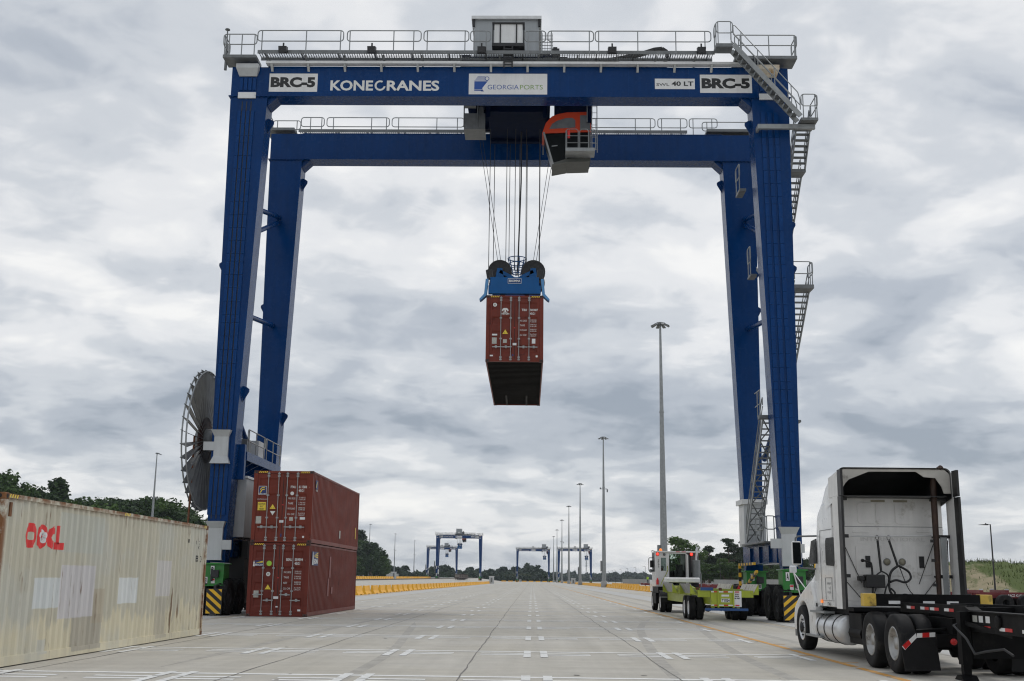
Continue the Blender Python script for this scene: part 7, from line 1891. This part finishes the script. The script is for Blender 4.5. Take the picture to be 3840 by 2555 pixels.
# ---- white yard tractor with lime trailer
def yard_tractor():
    T = empty('yard_tractor', (7.72, 61.0, 0), 0, 'white yard tractor with red rear lamps pulling the lime green trailer', 'yard tractor')
    def Yy(y): return y - 61.0
    b = MB(); b.box(-1.14, 1.22, Yy(61.2), Yy(63.3), 3.05, 3.13); rf = b.build('cab_roof', M_white, T, bevel=0.03)
    for x in (0.05, 0.36): MB().box(x - 0.12, x + 0.10, Yy(61.19), Yy(61.199), 3.075, 3.115).build('red_reflector', M_red, rf)
    # cab walls around the door and window openings
    yb = Yy(61.3)
    b = MB(); b.box(-1.14, -0.86, yb, yb + 0.06, 1.35, 3.05); b.box(-0.86, -0.58, yb, yb + 0.06, 1.35, 2.09); b.box(-0.86, -0.58, yb, yb + 0.06, 2.78, 3.05); b.box(-0.58, -0.43, yb - 0.02, yb + 0.06, 1.35, 3.05); b.box(-0.43, 0.50, yb, yb + 0.06, 2.99, 3.05); b.box(0.46, 0.54, yb - 0.03, yb + 0.06, 1.35, 3.0)
    b.box(-1.14, -1.09, yb + 0.061, Yy(63.2), 1.35, 2.05); b.box(-1.14, -1.09, yb + 0.061, Yy(61.7), 2.051, 3.05); b.box(-1.14, -1.09, Yy(63.0), Yy(63.2), 2.051, 3.05); b.box(-1.09, 0.50, Yy(63.15), Yy(63.2), 1.35, 2.0); b.box(0.45, 0.50, yb + 0.061, Yy(63.15), 1.35, 3.05); b.box(-1.14, 0.5, yb, Yy(63.2), 1.28, 1.349)
    cab = b.build('cab', M_white, T)
    MB().box(-1.13, -1.10, Yy(61.7), Yy(63.0), 2.052, 3.04).build('side_window', M_glass, cab); MB().box(-1.08, 0.44, Yy(63.16), Yy(63.18), 2.0, 3.04).build('windscreen', M_clear, cab)
    MB().box(-0.85, -0.59, yb + 0.02, yb + 0.03, 2.1, 2.77).build('rear_window', M_clear, cab)
    MB().box(-0.42, 0.45, yb + 0.02, yb + 0.035, 1.36, 2.98).build('rear_door_glass', M_clear, cab); MB().box(-1.08, 0.44, Yy(63.10), Yy(63.14), 1.36, 2.1).build('dashboard', M_black, cab); MB().box(0.42, 0.449, yb + 0.07, Yy(63.1), 1.36, 3.03).build('dark_cab_lining', M_black, cab); MB().box(-1.08, 0.419, yb + 0.07, Yy(63.1), 1.352, 1.37).build('cab_floor', M_black, cab); MB().box(-1.08, 0.419, yb + 0.07, Yy(63.1), 3.02, 3.045).build('dark_headliner', M_black, cab)  # black lining, floor and headliner added to keep the cab interior dark
    for x in (-0.41, 0.42): MB().box(x, x + 0.03, yb + 0.0, yb + 0.019, 1.36, 2.98).build('door_frame', M_black, cab)
    b = MB(); b.box(0.0, 0.40, Yy(62.0), Yy(62.5), 1.35, 2.15); b.box(0.02, 0.38, Yy(61.95), Yy(62.05), 1.9, 2.45); b.build('seat', M_black, cab)
    b = MB(); b.box(0.50, 0.56, yb - 0.30, yb - 0.02, 1.45, 2.95); b.build('open_door', M_white, cab)
    for k, c in enumerate('GP02'): letter(cab, c, (-1.02, yb - 0.001, 2.62 - k * 0.115), 0.075, 0.085, M_ink, bold=0.03)
    for x in (-1.03, 0.77):
        q = MB(); q.lathe([(0.066, 0.06), (0.066, 0.0), (0.05, -0.02), (0.0, -0.025)], (x, yb - 0.06, 2.97), 'y', 16); q.build('rear_lamp', M_lampred, T)
        MB().lathe([(0.095, 0.065), (0.095, 0.01), (0.067, 0.01)], (x, yb - 0.06, 2.97), 'y', 16).build('lamp_bezel', M_red, T)
    MB().lathe([(0.07, 0.08), (0.07, 0.0), (0.0, -0.02)], (-0.68, yb - 0.07, 2.95), 'y', 14).build('work_lamp', M_galvd, T)
    MB().lathe([(0.09, 0.0), (0.085, 0.06), (0.05, 0.13), (0.0, 0.15)], (-0.83, Yy(61.6), 3.131), 'z', 14).build('beacon', M_amber, T)
    b = MB(); b.box(0.56, 1.18, Yy(61.6), Yy(63.0), 1.0, 2.0); b.box(0.60, 0.75, yb, yb + 0.2, 1.4, 3.0); b.build('engine_bay', M_dark, T)
    b = MB(); b.box(0.56, 1.22, Yy(61.7), Yy(62.4), 2.05, 3.04); b.build('air_cleaner', M_galvd, T)
    e = MB(); e.tube([(1.0, yb - 0.08, 1.55), (1.0, yb - 0.08, 2.66)], 0.215, 18); ex = e.build('exhaust_shield', M_galv, T)
    for k in range(28): MB().lathe([(0.219, -0.006), (0.222, 0.0), (0.219, 0.006)], (1.0, yb - 0.08, 1.58 + k * 0.038), 'z', 18).build('shield_rib', M_galvd, ex)
    MB().tube([(1.0, yb - 0.08, 2.66), (1.0, yb - 0.08, 2.8), (1.04, yb - 0.08, 3.0), (1.04, yb - 0.08, 3.2), (1.10, yb - 0.08, 3.36)], [0.06, 0.06, 0.06, 0.06, 0.065], 10).build('exhaust_pipe', M_chrome, ex)
    MB().tube([(1.24, yb - 0.1, 1.3), (1.24, yb - 0.1, 1.95), (1.20, yb - 0.1, 2.06), (1.12, yb - 0.1, 2.06)], 0.028, 6).build('grab_rail', M_galv, T)
    b = MB(); b.prism([(Yy(60.0), 1.50), (Yy(60.45), 1.50), (Yy(60.40), 1.70), (Yy(60.25), 1.76), (Yy(60.05), 1.70)], 'x', -0.82, 1.02); b.build('deck_bar', M_white, T, bevel=0.03)
    for s in (-1, 1): MB().box(s * 0.36, s * 0.46, Yy(58.6), Yy(64.2), 0.72, 1.0).build('frame_rail', M_frame, T)
    MB().box(-1.1, 1.15, Yy(60.6), Yy(64.2), 0.95, 1.27).build('deck', M_frame, T); MB().box(-1.15, -0.6, Yy(61.4), Yy(63.0), 0.4, 0.94).build('side_tank', M_frame, T)
    b = MB(); b.box(-1.15, 1.2, Yy(63.2), Yy(64.4), 1.0, 1.6); b.build('nose', M_white, T, bevel=0.05)
    for s in (-1, 1):
        wheel(T, (s * 1.0, Yy(59.6), 0.5), 0.5, 0.27, M_white, s, 0.56, 'tyre', n=24, rimdepth=0.15); wheel(T, (s * 0.69, Yy(59.6), 0.5), 0.5, 0.27, M_frame, s, 0.56, 'tyre', n=20); wheel(T, (s * 0.98, Yy(63.4), 0.5), 0.5, 0.28, M_white, s, 0.56, 'tyre', n=24, rimdepth=0.04)
        f = MB(); arc = [(Yy(59.6) + 0.60 * math.cos(R(a)), 0.5 + 0.60 * math.sin(R(a))) for a in range(40, 181, 14)]; arc2 = [(Yy(59.6) + 0.57 * math.cos(R(a)), 0.5 + 0.57 * math.sin(R(a))) for a in range(40, 181, 14)]
        f.prism(arc + arc2[::-1], 'x', min(s * 0.52, s * 1.16), max(s * 0.52, s * 1.16)); fd = f.build('rear_fender', M_rubber, T); MB().box(min(s * 0.54, s * 1.12), max(s * 0.54, s * 1.12), Yy(58.97), Yy(58.99), 0.74, 0.79).build('fender_trim', M_galv, fd)
    MB().tube([(-1.0, Yy(59.6), 0.5), (1.0, Yy(59.6), 0.5)], 0.09, 8).build('axle', M_frame, T)
    b = MB(); b.tube([(-1.12, Yy(62.9), 2.80), (-1.30, Yy(62.9), 2.80), (-1.34, Yy(62.9), 2.74), (-1.34, Yy(62.9), 2.1)], 0.02, 6); b.build('mirror_arm', M_black, T)
    b = MB(); b.box(-1.28, -1.12, Yy(62.8), Yy(62.88), 2.28, 2.66); b.build('side_mirror', M_black, T, bevel=0.02); MB().lathe([(0.0, 0.05), (0.08, 0.04), (0.10, 0.0), (0.0, -0.01)], (-1.24, Yy(62.85), 2.10), 'y', 14).build('round_mirror', M_galv, T)
    b = MB(); b.tube([(-1.06, yb - 0.10, 1.38), (-1.06, yb - 0.10, 1.62)], 0.065, 10); b.tube([(-1.06, yb - 0.10, 1.62), (-1.06, yb - 0.10, 1.72)], [0.05, 0.02], 8); b.build('fire_extinguisher', M_lred, T)
    b = MB(); b.tube([(-0.52, yb - 0.05, 2.35), (-0.50, yb - 0.08, 2.15), (-0.62, yb - 0.2, 1.9), (-0.85, yb - 0.4, 1.55), (-0.95, yb - 0.6, 1.35)], 0.02, 6); b.build('lime_hose', M_lime, T)
    b = MB(); b.tube([(-1.05, Yy(61.9), 3.12), (-1.25, Yy(61.9), 3.16), (-1.30, Yy(61.9), 3.12)], 0.02, 6); b.build('roof_hook', M_black, T)
    return T
yard_tractor()
def cart():
    T = empty('container_trailer', (7.72, 48.5, 0), 0, 'lime green terminal trailer marked T1024 with blue bumper', 'trailer')
    def Yy(y): return y - 48.5
    for s in (-1, 1):
        MB().box(s * 0.66, s * 0.80, Yy(50.6), Yy(59.0), 0.62, 1.10).build('main_beam', M_lime, T); MB().box(s * 0.42, s * 0.56, Yy(46.35), Yy(50.59), 0.66, 1.10).build('main_beam', M_lime, T)
        MB().box(s * 1.02, s * 1.12, Yy(46.35), Yy(58.3), 1.04, 1.22).build('side_rail', M_lime, T)
        # guide plates with lime gussets
        for y0, y1 in ((46.45, 49.8), (52.3, 56.1)):
            g = MB(); x0, x1 = s * 1.14, s * 1.34
            g.hexa([(x0, Yy(y0), 1.08), (x0 + s * 0.02, Yy(y0), 1.08), (x0 + s * 0.02, Yy(y1), 1.08), (x0, Yy(y1), 1.08), (x1, Yy(y0), 1.47), (x1 + s * 0.02, Yy(y0), 1.47), (x1 + s * 0.02, Yy(y1), 1.47), (x1, Yy(y1), 1.47)])
            gp = g.build('guide_plate', M_galv if s < 0 else mat('worn_white_steel', (0.55, 0.52, 0.46), 0.6, var=0.15, vscale=5, dirt=(0.2, 0.12, 0.06), dirt_amt=0.2), T)
            for yy in (y0, y1 - 0.03):
                q = MB(); q.prism([(s * 1.125, 1.05), (s * 1.37, 1.05), (s * 1.37, 1.46)] if s > 0 else [(s * 1.37, 1.05), (s * 1.125, 1.05), (s * 1.37, 1.46)], 'y', Yy(yy) - 0.02, Yy(yy) + 0.02); q.build('gusset', M_lime, gp)
    for y in (46.36, 48.2, 50.4, 52.4, 54.4, 56.4, 58.1): MB().box(-1.019, 1.019, Yy(y), Yy(y) + 0.14, 1.0 if y > 47 else 0.95, 1.18).build('cross_beam', M_lime, T)
    b = MB(); b.prism([(Yy(58.2), 1.0), (Yy(60.2), 1.15), (Yy(60.2), 1.35), (Yy(58.2), 1.2)], 'x', -0.6, 0.6); b.build('gooseneck', M_lime, T)
    b = MB(); b.bar((-0.9, Yy(57.8), 1.24), (0.9, Yy(47.5), 1.24), 0.10, 0.05); b.build('deck_brace', M_lime, T); b = MB(); b.bar((0.9, Yy(57.8), 1.235), (-0.9, Yy(50.5), 1.235), 0.10, 0.05); b.build('deck_brace', M_lime, T)
    yt = Yy(46.12)
    for x0, x1, m in ((-0.60, -0.31, M_lime), (-0.30, 0.29, M_lime), (0.30, 0.62, M_sign)):
        MB().box(x0, x1, yt, yt + 0.05, 0.58, 1.20).build('tail_panel', m, T)
    for x in (-0.305, 0.295): MB().box(x - 0.03, x + 0.03, yt - 0.05, yt + 0.06, 0.55, 1.21).build('tail_rib', M_lime, T)
    MB().box(-1.10, -0.61, yt + 0.03, yt + 0.2, 0.95, 1.2).box(0.63, 1.10, yt + 0.03, yt + 0.2, 0.95, 1.2).build('tail_beam', M_lime, T)
    plate(T, (-0.17, yt, 0.98), 0.30, 0.075, M_sign); tp = plate(T, (-0.18, yt, 0.76), 0.34, 0.14, M_sign); letter(tp, 'T1024', (-0.165, yt - 0.003, 0.775), 0.31, 0.11, M_ink, bold=0.03)
    for k, tx_ in enumerate(('STAY', 'BACK', '40 FEET')): letter(T, tx_, (0.37 if k < 2 else 0.34, yt - 0.001, 1.04 - k * 0.075), 0.17 if k < 2 else 0.24, 0.05, M_ink, bold=0.05)
    for z in (0.62, 1.14):
        for x0, x1, m in ((-0.59, -0.48, M_sign), (-0.48, -0.36, M_red), (-0.28, -0.10, M_sign), (-0.10, 0.08, M_red), (0.08, 0.27, M_sign), (0.36, 0.52, M_red)): MB().box(x0, x1, yt - 0.055, yt - 0.0505, z, z + 0.045).build('reflective_tape', m, T)
    MB().box(-0.84, 0.86, yt - 0.1, yt + 0.02, 0.43, 0.525).build('bumper', M_dblue, T, bevel=0.01); MB().box(-1.0, -0.50, yt - 0.02, yt + 0.029, 1.21, 1.33).build('bumper_pad', M_dblue, T)
    for x in (-0.5, 0.5): MB().box(x - 0.05, x + 0.05, yt + 0.051, yt + 0.2, 0.45, 1.0).build('bumper_bracket', M_lime, T)
    for y in (48.45, 49.75):
        for s in (-1, 1): wheel(T, (s * 1.06, Yy(y), 0.49), 0.49, 0.28, M_alu, s, 0.56, 'tyre', n=26, rimdepth=0.16); wheel(T, (s * 0.74, Yy(y), 0.49), 0.49, 0.28, M_frame, s, 0.56, 'tyre', n=22)
        MB().tube([(-1.0, Yy(y), 0.49), (1.0, Yy(y), 0.49)], 0.09, 8).build('axle', M_frame, T)
        for s in (-1, 1): MB().tube([(s * 0.38, Yy(y) - 0.25, 0.45), (s * 0.38, Yy(y) + 0.25, 0.45)], 0.12, 8).build('brake_chamber', M_dark, T)
    for s in (-1, 1): MB().prism([(Yy(50.4), 0.72), (Yy(51.6), 0.72), (Yy(51.2), 0.38), (Yy(50.6), 0.38)], 'x', s * 0.44, s * 0.56).build('hanger', M_lime, T)
    for x, y in ((-0.5, 57.0), (0.1, 57.0), (-0.2, 52.5), (0.3, 49.3)): MB().lathe([(0.07, 0), (0.07, 0.10), (0.0, 0.12)], (x, Yy(y), 1.19), 'z', 10).build('container_cone', M_rust, T)
cart()

# ---- red container chassis parked beyond the barriers
M_cred = mat('dark_red_chassis', (0.17, 0.018, 0.022), 0.5, var=0.15, vscale=1, streak=0.1)
def red_chassis_meshes():
    out_ = []
    for s in (-1, 1): out_.append(('main_rail', MB().box(-6.0, 6.0, s * 0.44 - 0.07, s * 0.44 + 0.07, 0.78, 1.10).mesh('main_rail', M_cred)))
    for x in (-6.0, -2.2, 2.2, 5.8): out_.append(('bolster', MB().box(x - 0.11, x + 0.11, -1.2, 1.2, 1.08, 1.24).mesh('bolster', M_cred)))
    for x in (-6.0, -2.2, 2.2, 5.8):
        for s in (-1, 1): out_.append(('twistlock', MB().box(x - 0.10, x + 0.10, s * 1.13 - 0.07, s * 1.13 + 0.07, 1.241, 1.32).mesh('twistlock', M_alug)))
    for x in (-4.6, -3.3):
        for y in (-1.0, 1.0): out_.append(('tyre', MB().lathe([(0.2, -0.24), (0.45, -0.28), (0.5, -0.2), (0.5, 0.2), (0.45, 0.28), (0.2, 0.24), (0, 0.2)], (x, y, 0.5), 'y', 18).mesh('tyre', M_rubber)))
    for s in (-1, 1): out_.append(('landing_leg', MB().box(3.2, 3.4, s * 0.6 - 0.08, s * 0.6 + 0.08, 0.05, 0.9).mesh('landing_leg', M_cred)))
    out_.append(('rear_bumper', MB().box(-6.2, -6.1, -1.15, 1.15, 0.5, 0.62).box(-6.1, -6.0, -0.5, -0.4, 0.55, 0.9).box(-6.1, -6.0, 0.4, 0.5, 0.55, 0.9).mesh('rear_bumper', M_cred)))
    return out_
RC = red_chassis_meshes()
def red_chassis(x, y, rz, label, group, z=0.0):
    o = empty('red_chassis', (x, y, z), rz, label, 'trailer', group)
    for n_, me in RC: link(n_, me, o)
    return o
near = red_chassis(33.0, 71.0, 0.0, 'dark red container chassis with white lettering behind the black trailer at the right edge', 'red chassis')
for x, tx_, w_ in ((-4.15, 'SACZ 421036', 0.95), (-2.75, 'SACP 3.0', 0.62)): letter(near, tx_, (x, -0.512, 0.86), w_, 0.15, M_inkw, bold=0.03)
for x in (-0.9, -0.35):
    a_, b_ = circ(x, 0.94, 0.21, 20), circ(x, 0.94, 0.17, 20)
    outline(near, [[a_[k], a_[(k + 1) % 20], b_[(k + 1) % 20], b_[k]] for k in range(20)], (0, -0.512, 0), M_inkw, name='ring_mark')
red_chassis(32.0, 74.2, 0.02, 'dark red container chassis parked just behind the lettered red chassis', 'red chassis')
for k in range(8):
    red_chassis(29.0 + 0.4 * (k % 3), 150 + k * 14, PI * (k % 2), 'dark red container chassis parked sideways beyond the right hand barriers', 'red chassis beyond the barriers')
for k in range(3):
    red_chassis(35.0 + k * 0.5, 118 + k * 9, 0.03, 'dark red container chassis seen between the right crane bogies', 'red chassis behind the crane bogies')

# ---- people
M_hv = mat('hi_vis_lime_cloth', (0.40, 0.62, 0.04), 0.8, var=0.15, vscale=10)
M_skin = mat('skin', (0.25, 0.14, 0.09), 0.6, var=0.05)
M_jean = mat('dark_trousers', (0.03, 0.035, 0.05), 0.8, var=0.15)
def person(loc, rz, sitting, label, hatm):
    """one continuous skinned body; vest, trousers and hat colours by height, hat as a child"""
    J = {'pel': (0, 0, 0.95), 'chest': (0, 0.02, 1.30), 'neck': (0, 0.03, 1.50), 'head': (0, 0.02, 1.66), 'top': (0, 0.02, 1.74)}
    for s, n in ((-1, 'l'), (1, 'r')):
        J['sh' + n] = (s * 0.19, 0.02, 1.44); J['el' + n] = (s * 0.27, 0.06, 1.17); J['wr' + n] = (s * 0.20, 0.26, 1.08); J['hd' + n] = (s * 0.17, 0.36, 1.10)
        J['hip' + n] = (s * 0.10, 0, 0.90)
        if sitting: J['kn' + n] = (s * 0.13, 0.44, 0.90); J['an' + n] = (s * 0.13, 0.48, 0.47); J['ft' + n] = (s * 0.13, 0.64, 0.43)
        else: J['kn' + n] = (s * 0.11, 0.03, 0.50); J['an' + n] = (s * 0.12, 0.0, 0.09); J['ft' + n] = (s * 0.13, 0.16, 0.05)
    rad = {'pel': 0.14, 'chest': 0.16, 'neck': 0.06, 'head': 0.095, 'top': 0.075, 'sh': 0.075, 'el': 0.05, 'wr': 0.038, 'hd': 0.045, 'hip': 0.10, 'kn': 0.068, 'an': 0.048, 'ft': 0.04}
    keys = list(J); ed = [('pel', 'chest'), ('chest', 'neck'), ('neck', 'head'), ('head', 'top')]
    for n in 'lr': ed += [('chest', 'sh' + n), ('sh' + n, 'el' + n), ('el' + n, 'wr' + n), ('wr' + n, 'hd' + n), ('pel', 'hip' + n), ('hip' + n, 'kn' + n), ('kn' + n, 'an' + n), ('an' + n, 'ft' + n)]
    me = bpy.data.meshes.new('body'); me.from_pydata([J[k] for k in keys], [(keys.index(a), keys.index(b)) for a, b in ed], [])
    o = link('person', me, None, loc); o.rotation_euler = (0, 0, rz)
    sk = o.modifiers.new('skin', 'SKIN'); 
    if not me.skin_vertices: 
        pass
    for i_, k in enumerate(keys):
        kk = k if k in rad else k[:-1]; r_ = rad[kk]
        me.skin_vertices[0].data[i_].radius = (r_, r_ * (0.75 if kk in ('chest', 'pel') else 1)); me.skin_vertices[0].data[i_].use_root = (k == 'pel')
    o.modifiers.new('sub', 'SUBSURF').levels = 1
    o.modifiers['sub'].render_levels = 2
    m = bpy.data.materials.new('worker_clothes'); m.use_nodes = True; t = m.node_tree; b = t.nodes['Principled BSDF']
    co_ = t.nodes.new('ShaderNodeTexCoord'); sp = t.nodes.new('ShaderNodeSeparateXYZ'); t.links.new(co_.outputs['Object'], sp.inputs[0])
    rp = t.nodes.new('ShaderNodeValToRGB'); rp.color_ramp.interpolation = 'CONSTANT'; e = rp.color_ramp.elements
    e[0].color = (0.03, 0.035, 0.05, 1); e[1].position = 0.5; e[1].color = (0.40, 0.62, 0.04, 1); q = e.new(0.81); q.color = (0.25, 0.14, 0.09, 1)
    dv_ = t.nodes.new('ShaderNodeMath'); dv_.operation = 'DIVIDE'; dv_.inputs[1].default_value = 1.85; t.links.new(sp.outputs[2], dv_.inputs[0]); t.links.new(dv_.outputs[0], rp.inputs[0]); t.links.new(rp.outputs[0], b.inputs['Base Color']); b.inputs['Roughness'].default_value = 0.8
    me.materials.append(m)
    h = MB(); h.lathe([(0.15, 0.0), (0.125, 0.015), (0.12, 0.06), (0.08, 0.12), (0.0, 0.14)], (0, 0.02, 1.70), 'z', 14); h.build('hard_hat', hatm, o)
    tag(o, label, 'person')
    return o
person((7.0, 62.1, 0.55), 0.0, True, 'person in lime hi-vis and grey hard hat sitting in the yard tractor cab', M_alug)
person((26.3, 262.0, 1.0), 2.4, False, 'person in hi-vis vest standing among the far red chassis', M_black)
